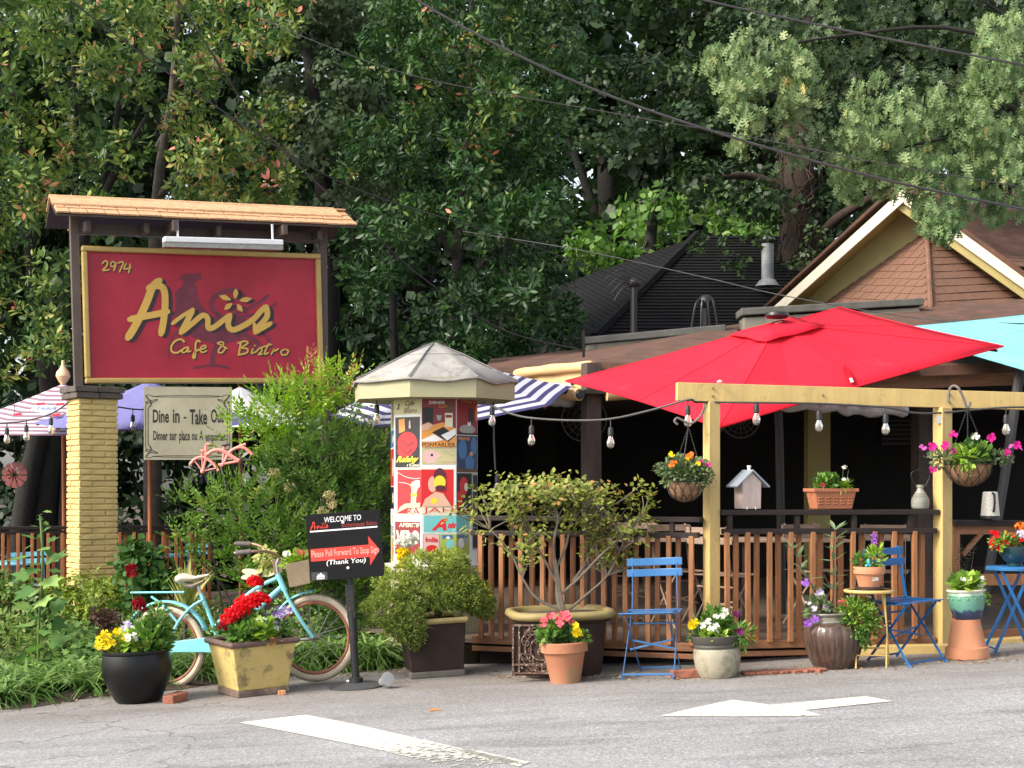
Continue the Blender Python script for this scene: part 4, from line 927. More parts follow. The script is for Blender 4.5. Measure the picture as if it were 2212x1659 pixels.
# torn pocket near the lower right edge: a dark slit with a frayed end, lying on the cloth
def on_can(u, v): return ray_plane(u, v, apex+nn*.012, (C0-hy-apex).cross(C0+hx*.55-hy*.45-apex).normalized())
mb = MB(); tz = [on_can(*q)+Vector((0, -.03, .0)) for q in ((1818, 796), (1825, 787), (1840, 812), (1844, 826), (1832, 824), (1822, 808))]
mb.poly(tz); ob('torn_pocket', mb, FAB('red_cloth_in_tear', (.42, .008, .02)), can, sol=.006)
mb = MB(); mb.poly([on_can(*q)+Vector((0, -.036, 0)) for q in ((1832, 818), (1838, 817), (1842, 826), (1836, 827))]); ob('frayed_edge', mb, FAB('white_lining', (.7, .62, .6)), can, sol=.004)

rt = thing('cantilever_umbrella', 'aqua blue umbrella at the right edge behind the red one', 'umbrella', P(2240, 1380, 15))
cs4 = [P(2790, 745, 14.7), P(2420, 670, 17.1), P(1895, 712, 15.7), P(2255, 812, 13.5)]; C1 = sum(cs4, Vector())/4
square_canopy(rt, C1, [q-C1 for q in cs4], .30, AQF)
mb = MB(); mb.tube([P(2203, 800, 14.2), P(2178, 980, 14.2), P(2160, 1090, 14.2), P(2120, 1330, 14.2)], .045, 10); ob('pole', mb, M('dark_grey_pole', (.05, .05, .05), .5, .2), rt, smooth=True)

def striped(name, colA, colB, rows, phase=0.):
    """woven stripes running along each panel, counted from hub to hem"""
    m = bpy.data.materials.new(name); m.use_nodes = True; nt = m.node_tree; N = nt.nodes; L = nt.links; b = N['Principled BSDF']; b.inputs['Roughness'].default_value = .8
    at = N.new('ShaderNodeAttribute'); at.attribute_name = 'hem'
    mu = N.new('ShaderNodeMath'); mu.operation = 'MULTIPLY'; mu.inputs[1].default_value = rows; L.new(at.outputs['Fac'], mu.inputs[0])
    fr = N.new('ShaderNodeMath'); fr.operation = 'FRACT'; L.new(mu.outputs[0], fr.inputs[0])
    gt = N.new('ShaderNodeMath'); gt.operation = 'GREATER_THAN'; gt.inputs[1].default_value = .55; L.new(fr.outputs[0], gt.inputs[0])
    mx = N.new('ShaderNodeMix'); mx.data_type = 'RGBA'; L.new(gt.outputs[0], mx.inputs[0]); mx.inputs[6].default_value = _lin(colA); mx.inputs[7].default_value = _lin(colB); L.new(mx.outputs[2], b.inputs['Base Color'])
    t = N.new('ShaderNodeBsdfTranslucent'); L.new(mx.outputs[2], t.inputs[0]); ms = N.new('ShaderNodeMixShader'); ms.inputs[0].default_value = .35
    L.new(b.outputs[0], ms.inputs[1]); L.new(t.outputs[0], ms.inputs[2]); L.new(ms.outputs[0], N['Material Output'].inputs[0])
    return m
WOODP = M('orange_wood_pole', (.33, .10, .03), .45, .2, 4, stretch=(5, 5, 1))
def market_umbrella(label, c, rad, h, mat, pole_z, sides=8, ph=.2, flap=0., finial=False, polemat=WOODP, tilt=None, roll=0.):
    """c: centre of the hem plane"""
    rt = thing('market_umbrella', label, 'umbrella', (c.x, c.y, pole_z), group='market umbrellas on the patio')
    K = sides; rings = 9; vs = []; hem = []
    for i in range(rings):
        f = .02+.98*i/(rings-1)
        for k in range(K*2):
            an = ph+math.pi*k/K; rr = rad*f*(1 if k % 2 == 0 else math.cos(math.pi/K)*.985)
            z = h*(1-f)-.03*math.sin(math.pi*f)
            q = Vector((rr*math.cos(an), rr*math.sin(an), z))
            if tilt: q = Matrix.Rotation(roll, 3, 'Y') @ (Matrix.Rotation(tilt, 3, 'X') @ q)
            vs.append(c+q); hem.append(f)
    if flap:
        for k in range(K*2):
            an = ph+math.pi*k/K; rr = rad*(1 if k % 2 == 0 else math.cos(math.pi/K)*.985)
            vs.append(c+Vector((rr*math.cos(an), rr*math.sin(an), -flap*(1 if k % 2 else .8)))); hem.append(1+flap/rad)
        rings += 1
    K2 = K*2; mb = MB(); mb.add(vs, [(i*K2+k, i*K2+(k+1) % K2, (i+1)*K2+(k+1) % K2, (i+1)*K2+k) for i in range(rings-1) for k in range(K2)])
    o = ob('canopy', mb, mat, rt, smooth=True, ang=6); a = o.data.attributes.new('hem', 'FLOAT', 'POINT'); a.data.foreach_set('value', hem)
    mb = MB(); mb.tube([Vector((c.x, c.y, pole_z)), c+(Matrix.Rotation(tilt or 0, 3, 'X') @ Vector((0, 0, h)))], .024, 10); ob('pole', mb, polemat, rt, smooth=True)
    mb = MB()
    for k in range(K):
        an = ph+2*math.pi*k/K; RT_ = Matrix.Rotation(roll, 3, 'Y') @ Matrix.Rotation(tilt or 0, 3, 'X'); mb.tube([c+(RT_ @ Vector((0, 0, h-.05))), c+(RT_ @ Vector((rad*.97*math.cos(an), rad*.97*math.sin(an), -.02)))], .012, 5)
    ob('rib', mb, WOODP, rt)
    if finial:
        mb = MB(); mb.lathe([(.03, 0), (.035, .015), (.05, .03), (.085, .1), (.075, .15), (.04, .19), (.018, .24), (.02, .28), (0, .29)], 16, c+(Matrix.Rotation(tilt or 0, 3, 'X') @ Vector((0, 0, h-.01)))); ob('finial', mb, M('turned_pine', (.72, .47, .27), .45, .1), rt, smooth=True)
    return rt, o
NAVS = striped('navy_white_stripe', (.68, .68, .76), (.06, .055, .17), 11.)
REDS = striped('plum_white_stripe', (.68, .67, .72), (.33, .19, .26), 13.)
market_umbrella('navy and white striped umbrella behind the poster column', P(975, 866, 15.0), 1.2, .46, NAVS, .17, flap=.0, ph=.1, tilt=.24, roll=-.1)
mu_, cano = market_umbrella('white umbrella with plum stripes left of the brick pier', P(140, 912, 18.2), 1.35, .46, REDS, -.2, ph=.33, finial=True, flap=.0, tilt=.16)
market_umbrella('lavender umbrella between the brick pier and the hanging board', P(325, 912, 17.0), 1.27, .46, LAV, -.2, ph=.12, tilt=.1)
market_umbrella('plain white umbrella behind the right side of the hanging board', P(520, 912, 20.5), 1.1, .48, WHF, -.2, ph=.3, tilt=.1)
# oval badge on the striped canopy
lb_ = MB(); 
def on_p(u, v, o=0.): return ray_plane(u, v, P(100, 880, 17.05), Vector((-.1, -.32, .94)).normalized())+Vector((0, -.005*o, .02+.01*o))
lb_.poly([on_p(99+32*math.cos(a*.3142), 887+8.5*math.sin(a*.3142)) for a in range(20)]); lo = ob('badge', lb_, WHF, cano)
for (u, v) in ((88, 874.5), (130, 875), (38, 897), (122, 898)):
    mb = MB(); mb.poly([on_p(u-9, v+3.5, -1), on_p(u+10, v+2, -1), on_p(u+8, v-3.5, -1), on_p(u-10, v-2, -1)]); ob('badge_ray', mb, FAB('badge_red', (.75, .05, .08)), cano)
text_pts('1664', lambda x, v, h: on_p(x, v, 1), 'lettering', M('badge_blue', (.25, .32, .60), .6, .05), lo, 78, 122, 891, 882, 0, bold=.01, shear=.3)
# ================================================================ POTS, CHAIRS, TABLES, BICYCLE
GR_DEEP = LEAF('leaf_deep_green', [(0, (.030, .075, .018)), (.6, (.06, .14, .03)), (1, (.13, .24, .05))])
GR_MID = LEAF('leaf_mid_green', [(0, (.05, .12, .025)), (.6, (.11, .23, .04)), (1, (.22, .36, .07))])
GR_LIME = LEAF('leaf_lime', [(0, (.15, .27, .03)), (.6, (.26, .42, .05)), (1, (.42, .55, .10))])
GR_GREY = LEAF('leaf_grey_green', [(0, (.06, .10, .045)), (.6, (.13, .19, .08)), (1, (.25, .30, .14))])
GR_OLIVE = LEAF('leaf_olive', [(0, (.10, .14, .03)), (.5, (.22, .27, .055)), (.88, (.40, .39, .09)), (1, (.42, .20, .08))])
def PET(n, c, c2=None): return LEAF('petal_'+n, [(0, tuple(x*.75 for x in c)), (1, c2 or c)], rough=.6, transl=.35, spec=.2)
P_RED = PET('scarlet', (.80, .012, .02)); P_DKRED = PET('dark_red', (.28, .006, .015)); P_YEL = PET('yellow', (.88, .66, .01)); P_WHT = PET('white', (.80, .80, .72)); P_PINK = PET('coral_pink', (.85, .16, .20)); P_PUR = PET('purple', (.25, .07, .50), (.40, .16, .62)); P_LIL = PET('lilac', (.60, .50, .78), (.78, .72, .85)); P_MAG = PET('magenta', (.70, .02, .28)); P_ORG = PET('orange', (.86, .22, .03)); P_PLUM = PET('plum', (.14, .01, .09))
SOILP = M('potting_soil', (.035, .022, .015), .95, .4, 20, bump=.9, bscale=80)
TERRA = M('terracotta', (.40, .165, .085), .8, .12, 5, bump=.2, bscale=50, spots=((.27, .19, .10), 5, .50, .75))
TERRA2 = M('terracotta_plain', (.48, .205, .105), .78, .12, 4, bump=.2, bscale=50, spots=((.52, .38, .26), 6, .56, .7))

def lv(name, mat, par, c, rad, n, size, tm, seed=1, up=.5, inner=.2, jitter=.45, sizev=.3):
    rg = np.random.default_rng(seed); p, d = blob_pts(rg, np.array(c, float), rad, n, inner)
    ax = nz(d+np.array([0, 0, up])+rg.normal(0, jitter, (n, 3))); nm = nz(np.array([[0, -.25, 1.]])+d*.4+rg.normal(0, .35, (n, 3)))
    return leaves(name, mat, par, p, ax, nm, size*(1+rg.uniform(-sizev, sizev, n)), tm, rnd=rg.random(n))
def tuft(name, mat, par, c, n, size, tm, seed=1, spread=(5, 75), r=.03, nmz=None):
    """blades or leaves rising from one spot"""
    rg = np.random.default_rng(seed); az = rg.uniform(0, 6.283, n); t = np.radians(rg.uniform(spread[0], spread[1], n))
    ax = np.stack([np.cos(az)*np.sin(t), np.sin(az)*np.sin(t), np.cos(t)], 1); p = np.array(c)+np.stack([np.cos(az), np.sin(az), 0*az], 1)*rg.uniform(0, r, n)[:, None]
    nm = np.stack([-np.cos(az)*np.cos(t), -np.sin(az)*np.cos(t), np.sin(t)], 1)+rg.normal(0, .15, (n, 3))
    return leaves(name, mat, par, p, ax, nm, size*rg.uniform(.6, 1.1, n), tm, rnd=rg.random(n))
def blooms(name, mat, par, pts, size, seed=1, k=5, face=(0, -.7, .6), spread=(55, 85), tm=None, jit=.35):
    rg = np.random.default_rng(seed); pts = np.array(pts, float); d = nz(np.array([face])+rg.normal(0, jit, (len(pts), 3)))
    c, ax, nm = rosette(rg, pts, d, k, spread)
    return leaves(name, mat, par, c, ax, nm, size, tm or T_petal(.42), rnd=rg.random(len(c)))
def head(name, mat, par, cs, r, n, size, seed=1):
    """dense round flower heads"""
    rg = np.random.default_rng(seed); P_, A_, N_ = [], [], []
    for c in cs:
        d = unit(rg, n); d[:, 2] = np.abs(d[:, 2])*.9-.25; d = nz(d); P_.append(np.array(c)+d*np.array([r, r, r*.8])*rg.uniform(.75, 1.05, (n, 1))); t = nz(np.cross(d, unit(rg, n))); A_.append(nz(t+d*.5)); N_.append(d)
    p = np.concatenate(P_); return leaves(name, mat, par, p, np.concatenate(A_), np.concatenate(N_), size, T_petal(.45), rnd=rg.random(len(p)))
def stems(name, mat, par, segs, r=.004):
    mb = MB()
    for s in segs: mb.tube(s, [r*(1-.5*i/(len(s)-1)) for i in range(len(s))], 5)
    return ob(name, mb, mat, par, world=False, smooth=True, kind='stuff')
STEM = M('green_stem', (.10, .16, .04), .6, .2); TWIG = M('grey_bark_twig', (.22, .17, .12), .85, .3, 9, bump=.4); DKSTEM = M('dark_stem', (.05, .035, .025), .7, .2)
def scat(seed, n, r, z, zz=0.):
    rg = np.random.default_rng(seed); a = rg.uniform(0, 6.283, n); q = np.sqrt(rg.random(n))*r; return np.stack([q*np.cos(a), q*np.sin(a), z+rg.uniform(-zz, zz, n)], 1)
def pot_root(name, label, u, v, rb, cat='flower pot', rz=0., group=None, tilt=True):
    p = G(u, v); y = p.y+rb*.95; x = (u-U0)*y/F
    return thing(name, label, cat, on_ground(x, y), (0, TILT if tilt else 0, rz), group)
def soil(par, r, z, sup=2.0): mb = MB(); mb.lathe([(r, z), (r*.6, z+.012), (0, z+.015)], 20, sup=sup); return ob('soil', mb, SOILP, par, world=False, smooth=True)
def px(n, D=11.0): return n*D/F

# black glazed pot on the left
t = pot_root('flower_pot', 'big glossy black pot of yellow pansies and green leaves', 299, 1521, .15)
BLG = M('black_glaze', (.006, .0065, .007), .36, .2, 9, spec=.3, spots=((.05, .05, .048), 18, .66, .5))
mb = MB(); mb.lathe([(.145, 0), (.165, .02), (.215, .12), (.243, .21), (.244, .27), (.236, .33), (.232, .345), (.24, .352), (.241, .365), (.232, .372), (.215, .368), (.215, .3)], 48); ob('pot', mb, BLG, t, smooth=True, world=False); soil(t, .215, .335)
lv('foliage', GR_MID, t, (.10, 0, .43), (.14, .14, .12), 420, .075, T_ovate(.24), 11, up=.6); lv('foliage', GR_LIME, t, (.0, -.08, .42), (.09, .08, .07), 130, .065, T_ovate(.36), 12)
lv('foliage', GR_OLIVE, t, (-.15, -.05, .41), (.10, .10, .07), 220, .05, T_ovate(.2), 13); lv('foliage', GR_DEEP, t, (-.02, .08, .52), (.12, .1, .13), 260, .04, T_rhomb(.12), 15, up=.8)
rg = np.random.default_rng(1); ys = np.array([(-.19, -.10, .47), (-.23, -.10, .46), (-.15, -.12, .48), (-.17, -.13, .44), (-.24, -.08, .42), (-.20, -.06, .50), (-.13, -.14, .435), (-.11, -.1, .50), (-.21, -.14, .43), (-.16, -.16, .41), (-.04, -.12, .475), (-.09, -.13, .515)])
blooms('blossom', P_YEL, t, ys, .034, 3, 5, face=(0, -.9, .4)); blooms('blossom', P_LIL, t, [(-.06, -.06, .53), (-.02, -.07, .545), (.0, -.05, .52), (-.04, -.08, .56), (-.08, -.06, .52)], .03, 4); blooms('blossom', P_WHT, t, [(-.01, -.17, .48), (.03, -.17, .49), (.0, -.18, .455), (.04, -.16, .465)], .026, 5)
head('blossom', P_DKRED, t, [(.02, .05, .70), (.035, .05, .66)], .032, 40, .03, 6); head('blossom', P_DKRED, t, [(-.055, .2, .94), (-.05, .2, .90)], .028, 40, .028, 7)
stems('stem', STEM, t, [[(0, .05, .36), (.01, .05, .5), (.025, .05, .68)], [(-.04, .18, .36), (-.06, .2, .6), (-.055, .2, .92)]], .005)
stems('stem', STEM, t, [[(.16, .02, .36), (.17, .02, .5), (.165, .0, .66)], [(.1, .02, .36), (.11, .02, .5), (.13, .0, .6)]], .005); lv('foliage', GR_MID, t, (.16, 0, .56), (.08, .08, .13), 160, .06, T_ovate(.2), 16, up=.3)

# yellow tapered square planter, corner to the street
def sq_planter(t, top, bot, h, rim, body, rimm, lip=.022, base=True, basem=None):
    mb = MB(); mb.add([(s*bot/2, q*bot/2, .05) for s, q in ((-1, -1), (1, -1), (1, 1), (-1, 1))]+[(s*top/2, q*top/2, h-.03) for s, q in ((-1, -1), (1, -1), (1, 1), (-1, 1))], [(0, 1, 5, 4), (1, 2, 6, 5), (2, 3, 7, 6), (3, 0, 4, 7), (3, 2, 1, 0)]); ob('body', mb, body, t, world=False, bevel=.008)
    mb = MB(); w_ = top/2+.004; c4 = [(-w_, -w_, h-.02), (w_, -w_, h-.02), (w_, w_, h-.02), (-w_, w_, h-.02)]
    for i in range(4): mb.tube([Vector(c4[i]), Vector(c4[(i+1) % 4])], lip, 10)
    for p in c4: mb.sphere(p, lip*1.02, 10, 8)
    ob('rim', mb, rimm, t, world=False, smooth=True)
    if base:
        mb = MB(); w_ = bot/2+.012; mb.add([(s*w_, q*w_, .0) for s, q in ((-1, -1), (1, -1), (1, 1), (-1, 1))]+[(s*(w_-.004), q*(w_-.004), .052) for s, q in ((-1, -1), (1, -1), (1, 1), (-1, 1))], [(0, 1, 5, 4), (1, 2, 6, 5), (2, 3, 7, 6), (3, 0, 4, 7), (3, 2, 1, 0), (4, 5, 6, 7)]); ob('foot', mb, basem or body, t, world=False, bevel=.012)
    mb = MB(); mb.box((0, 0, h-.06), (top-.02, top-.02, .03)); ob('soil', mb, SOILP, t, world=False)
YP = M('yellow_planter_paint', (.52, .39, .135), .75, .12, 3, bump=.3, bscale=25, spots=((.13, .10, .06), 8, .545, .85)); BRR = M('brown_rim_paint', (.115, .068, .055), .55, .2, 6, bump=.2)
p = G(512, 1508); t = thing('flower_pot', 'tapered yellow square planter of red geraniums and pansies in front of bicycle', 'planter', on_ground(p.x+.075, p.y+.25), (0, TILT*.8, R(32)))
sq_planter(t, .485, .38, .405, .02, YP, BRR, basem=M('planter_foot', (.15, .105, .08), .8, .5, 5, bump=.3, spots=((.55, .40, .22), 3, .58, .8)))
lv('foliage', GR_DEEP, t, (0, 0, .46), (.22, .2, .11), 420, .07, T_lobed(.45), 21, up=.3); lv('foliage', GR_MID, t, (-.12, -.16, .44), (.12, .08, .06), 200, .07, T_ovate(.3), 22); lv('foliage', GR_LIME, t, (.0, -.17, .455), (.08, .07, .07), 120, .075, T_ovate(.42), 23); lv('foliage', GR_MID, t, (.17, -.1, .46), (.1, .12, .09), 300, .035, T_ovate(.25), 24)
head('blossom', P_RED, t, [(-.18, -.1, .59), (-.13, -.1, .615), (-.2, -.08, .555), (-.1, -.08, .59), (-.03, -.03, .67), (.03, -.05, .68), (.0, -.06, .645), (.07, -.05, .665), (-.06, .0, .645)], .052, 80, .03, 25); head('blossom', P_RED, t, [(.055, .05, .80), (.075, .05, .79)], .042, 80, .028, 26); head('blossom', P_DKRED, t, [(-.24, -.1, .51)], .035, 50, .028, 27)
stems('stem', STEM, t, [[(.06, .03, .4), (.06, .05, .6), (.06, .05, .78)], [(-.02, 0, .4), (0, -.02, .62)], [(-.14, -.05, .4), (-.16, -.08, .56)]], .005)
rg = np.random.default_rng(8); c = np.stack([rg.uniform(.08, .26, 26), rg.uniform(-.2, .05, 26), rg.uniform(.47, .62, 26)], 1); blooms('blossom', P_LIL, t, c, .026, 28, 5, face=(0, -.9, .3)); blooms('blossom', P_PUR, t, c+np.array([0, .0, .016]), .018, 29, 3, face=(0, -.9, .3)); blooms('blossom', P_WHT, t, [(-.0, -.19, .53), (.015, -.2, .545), (-.015, -.19, .55), (.09, -.24, .48), (.02, -.19, .525)], .024, 30)
tuft('dead_leaf', LEAF('leaf_dry', [(0, (.30, .15, .06)), (1, (.50, .30, .14))]), t, (.06, -.245, .40), 14, .07, T_ovate(.3), 31, (60, 150))

# juniper in the brown square planter
p = G(905, 1467); t = thing('flower_pot', 'dark brown square planter holding a spreading juniper in front of poster column', 'planter', on_ground(p.x+.10, p.y+.24), (0, TILT, R(12)))
BRP2 = M('brown_planter_paint', (.034, .021, .017), .75, .25, 4, spec=.2, bump=.2, bscale=25); OLR = M('olive_rim', (.25, .195, .075), .65, .2, 5, bump=.2, spots=((.12, .10, .05), 7, .58, .6))
sq_planter(t, .45, .40, .445, .02, BRP2, OLR, basem=M('grey_brown_foot', (.115, .10, .085), .8, .3, 5))
JUN = LEAF('juniper_spray', [(0, (.07, .11, .03)), (.45, (.18, .24, .05)), (.8, (.34, .41, .07)), (1, (.46, .53, .10))], rough=.8, transl=.3)
jb = [((-.36, -.12, .53), (.17, .2, .15)), ((-.27, 0, .70), (.15, .2, .12)), ((.0, 0, .84), (.22, .2, .11)), ((.18, .05, .82), (.15, .2, .13)), ((.32, 0, .58), (.17, .2, .13)), ((.2, .0, .68), (.2, .2, .15)), ((-.05, -.05, .62), (.22, .18, .15)), ((-.20, -.24, .40), (.12, .1, .17)), ((.4, .05, .5), (.12, .15, .09)), ((-.3, -.2, .42), (.1, .1, .1)), ((.1, -.12, .58), (.15, .1, .1))]
rg = np.random.default_rng(31); PP, AA, NN = [], [], []
for c, r in jb:
    m = int(150*(r[0]*r[2])/.02)+90; q, d = blob_pts(rg, np.array(c), r, m, .45); d = nz(d+np.array([0, 0, .35])+rg.normal(0, .3, (m, 3)))
    cc, ax, nm = rosette(rg, q, d, 13, (5, 70)); PP.append(cc+rg.normal(0, .012, cc.shape)); AA.append(ax); NN.append(nm)
p_ = np.concatenate(PP); leaves('foliage', JUN, t, p_, np.concatenate(AA), np.concatenate(NN), rg.uniform(.016, .036, len(p_)), T_rhomb(.16, .02), rnd=np.clip(rg.normal(.5, .22, len(p_))+(p_[:, 2]-.6)*.5, 0, 1))
segs = [cr([(.04, 0, .4), (.06, .0, .5), tuple(np.array(c)*.6+np.array([.02, 0, .24])), c], 4) for c, r in jb]; stems('branch', M('juniper_bark', (.06, .045, .035), .9, .3, 12, bump=.6), t, segs, .017)

# large round-cornered planter with a thin leaved shrub
p = P(1212, 0, 11.34); t = thing('flower_pot', 'large brown planter with olive rim holding a bare stemmed shrub', 'planter', on_ground(p.x, p.y), (0, TILT*.5, R(8)))
mb = MB(); mb.lathe([(.275, 0), (.29, .05), (.325, .39), (.34, .40), (.345, .42), (.335, .43)], 64, sup=3.6); ob('body', mb, M('brown_urn_paint', (.048, .029, .022), .75, .25, 4, spec=.2, bump=.2, bscale=25), t, world=False, smooth=True)
mb = MB(); mb.lathe([(.335, .415), (.38, .425), (.394, .45), (.384, .475), (.35, .482), (.325, .47), (.32, .43)], 64, sup=3.6); ob('rim', mb, OLR, t, world=False, smooth=True, ang=60); mb = MB(); mb.lathe([(.325, .442), (.2, .448), (0, .45)], 48, sup=3.6); ob('soil', mb, M('pale_mulch', (.10, .075, .055), .95, .4, 25, bump=.6), t, world=False)
rg = np.random.default_rng(41); segs = []; tips = []
Rz = Matrix.Rotation(R(-8), 3, 'Z')
def L3(x, y, z): return Rz @ Vector((x, y, z))
SBK = M('pale_shrub_bark', (.16, .13, .10), .85, .3, 9, bump=.4)
trunk = [L3(.03, -.03, .44), L3(.0, -.04, .56), L3(-.01, -.04, .70), L3(-.03, -.03, .86)]
mains = [[L3(.0, -.04, .58), L3(.14, -.05, .70), L3(.3, -.06, .86), L3(.48, -.05, 1.02), L3(.62, -.02, 1.14)], [L3(.03, -.04, .47), L3(-.16, -.06, .56), L3(-.27, -.07, .72), L3(-.36, -.05, .92), L3(-.50, 0, 1.08)], [L3(-.01, -.04, .66), L3(-.1, 0, .84), L3(-.2, .02, 1.02), L3(-.28, .02, 1.22)], [L3(-.02, -.04, .78), L3(.06, .04, .94), L3(.1, .05, 1.12), L3(.14, .05, 1.28)], [L3(-.03, -.03, .84), L3(-.03, -.1, 1.0), L3(.0, -.1, 1.16), L3(-.04, -.1, 1.3)], [L3(.1, -.05, .68), L3(.22, .04, .84), L3(.3, .06, 1.02), L3(.34, .06, 1.2)], [L3(.05, -.03, .46), L3(.2, -.02, .58), L3(.36, -.02, .72), L3(.46, 0, .9)]]
stems('trunk', SBK, t, [cr(trunk, 5)], .032); stems('branch', SBK, t, [cr(m, 4) for m in mains], .012)
for i in range(105):
    m = mains[rg.integers(0, len(mains))]; k0 = rg.integers(2, len(m)); a = Vector(m[k0]); d = Vector((rg.normal(0, .6), rg.normal(0, .5), rg.uniform(.1, .9))).normalized(); ln = rg.uniform(.14, .34)
    b = a+d*ln*.5+Vector((rg.normal(0, .03), 0, .02)); c = a+d*ln+Vector((rg.normal(0, .05), rg.normal(0, .05), rg.uniform(0, .08)))
    if c.z > 1.4: c.z = 1.4-rg.random()*.12
    segs.append([a, b, c]); tips += [(b, d), (c, d), ((b+c)/2, d), (c, d)]
stems('twig', SBK, t, segs, .006)
cen = np.array([list(q[0]) for q in tips]); dr = np.array([list(q[1]) for q in tips]); cen = np.repeat(cen, 2, 0)+rg.normal(0, .04, (len(cen)*2, 3)); dr = nz(np.repeat(dr, 2, 0)+np.array([0, 0, .6])); kp = cen[:, 2] > .68+.14*rg.random(len(cen)); cen, dr = cen[kp], dr[kp]
c, ax, nm = rosette(rg, cen, dr, 4, (35, 95)); c = c+ax*.012+rg.normal(0, .012, c.shape); leaves('foliage', GR_OLIVE, t, c, ax, nm+np.array([0, -.3, .4]), rg.uniform(.03, .052, len(c)), T_ovate(.32), rnd=np.clip(rg.normal(.55, .25, len(c)), 0, 1))
# rusty scroll grate leaning on it
a, b = P(1108, 1463, 10.93), P(1188, 1463, 10.90); gt_ = thing('iron_grate', 'rusty ornate iron scroll panel leaning on the large brown planter', 'panel', a)
RUST = M('rusted_iron', (.10, .055, .038), .85, .5, 14, bump=.6, spots=((.42, .36, .28), 40, .52, .9)); gx = (b-a).normalized(); gzv = Vector((0, .06, 1)).normalized()
def gpnt(x, z): return a+gx*x+gzv*z
W_ = (b-a).length; H_ = .37; mb = MB()
for q in (((0, 0), (0, H_)), ((0, H_), (W_*1.5, H_)), ((W_*1.5, H_), (W_*1.5, 0)), ((0, .03), (W_*1.5, .03)), ((.045, .03), (.045, H_)), ((0, .09), (W_*1.5, .09))): mb.beam(gpnt(*q[0]), gpnt(*q[1]), .012, .018, up=(0, -1, 0))
ob('frame', mb, RUST, gt_); mb = MB()
for k in range(9):
    for r0, n0 in ((.2, 24), (.15, 20), (.1, 16)): mb.tube([gpnt(.2+r0*math.cos(an/n0*6.283)*.75, .2+r0*math.sin(an/n0*6.283)*.8) for an in range(n0)], .006, 5, closed=True) if k == 0 else None
    an = k*.7; c0 = (.2+.13*math.cos(an)*.8, .2+.14*math.sin(an)); mb.tube([gpnt(c0[0]+(.035-.004*i)*math.cos(an+i*.8), c0[1]+(.035-.004*i)*math.sin(an+i*.8)) for i in range(8)], .005, 5)
rg = random.Random(3)
for k in range(46):
    x = rg.uniform(.05, .36); z = rg.choice([rg.uniform(.035, .085), rg.uniform(.1, H_-.02)]); mb.tube([gpnt(x+.014*math.cos(i*.9), z+.014*math.sin(i*.9)) for i in range(6)], .004, 4)
ob('scrollwork', mb, RUST, gt_)
mb = MB(); mb.slab([gpnt(.01, .01)+Vector((0, .012, 0)), gpnt(W_*1.49, .01)+Vector((0, .012, 0)), gpnt(W_*1.49, H_-.01)+Vector((0, .012, 0)), gpnt(.01, H_-.01)+Vector((0, .012, 0))], (0, .006, 0)); ob('back_plate', mb, M('flaked_iron_plate', (.040, .022, .016), .9, .5, 20, bump=.8, bscale=60, spots=((.40, .34, .27), 34, .60, .9)), gt_)

# terracotta pot with coral flowers
t = pot_root('flower_pot', 'terracotta pot of coral pink and yellow flowers in front of the large planter', 1222, 1477, .09)
def terra_pot(t, r0, r1, h, lip, mat, name='pot', inv=False):
    w_ = .012; pr = [(r0, 0), (r0+(r1-.02-r0)*.98, h-lip-.004), (r1-.018, h-lip), (r1, h-lip+.004), (r1+.003, h-.006), (r1-.004, h), (r1-w_, h-.002), (r1-w_-.006, h-.05)]
    if inv: pr = [(r, h-z) for r, z in pr[::-1]]
    mb = MB(); mb.lathe(pr, 44); return ob(name, mb, mat, t, world=False, smooth=True, ang=50)
terra_pot(t, .105, .167, .29, .075, TERRA); soil(t, .15, .262)
lv('foliage', GR_DEEP, t, (-.03, 0, .34), (.14, .12, .09), 380, .06, T_rhomb(.14), 51, up=.9); lv('foliage', GR_MID, t, (-.1, -.05, .34), (.08, .08, .07), 120, .045, T_ovate(.3), 52); lv('foliage', GR_MID, t, (.12, -.04, .315), (.07, .08, .045), 120, .035, T_ovate(.35), 53)
blooms('blossom', P_PINK, t, [(-.13, -.05, .45), (-.1, -.05, .47), (-.07, -.06, .475), (-.04, -.04, .50), (-.03, -.07, .445), (.0, -.06, .48), (.03, -.06, .485), (.045, -.08, .46), (.02, -.09, .45), (.05, -.07, .435), (-.02, -.09, .42), (-.14, -.06, .43)], .033, 54, 5, face=(0, -.9, .4)); blooms('blossom', P_YEL, t, [(.09, -.1, .385), (.1, -.11, .36), (.075, -.11, .345), (.11, -.1, .345), (.085, -.1, .405)], .03, 55, 5, face=(0, -.9, .4))

# grey glazed pot at the yellow post
t = pot_root('flower_pot', 'round grey beige pot with dark collar at the foot of the yellow post', 1551, 1467, .125)
GPG = M('grey_beige_glaze', (.34, .31, .23), .5, .18, 4, spots=((.16, .14, .09), 7, .50, .75)); mb = MB(); mb.lathe([(.12, 0), (.13, .01), (.155, .07), (.165, .14), (.163, .19), (.158, .205)], 44); ob('pot', mb, GPG, t, world=False, smooth=True)
mb = MB(); mb.lathe([(.158, .203), (.158, .215), (.162, .22), (.160, .235), (.168, .245), (.185, .285), (.186, .295), (.176, .298), (.168, .28)], 44); ob('collar', mb, M('dark_grey_glaze', (.07, .065, .055), .45, .2, 6), t, world=False, smooth=True); soil(t, .17, .272)
lv('foliage', GR_MID, t, (.02, .02, .37), (.10, .09, .09), 130, .075, T_lobed(.45), 61); lv('foliage', GR_LIME, t, (-.03, -.08, .30), (.12, .08, .035), 120, .045, T_ovate(.3), 62); lv('foliage', GR_MID, t, (.17, -.07, .29), (.09, .07, .08), 190, .05, T_ovate(.14), 63, up=-.1); lv('foliage', GR_DEEP, t, (-.14, -.02, .31), (.06, .06, .05), 90, .045, T_ovate(.2), 64)
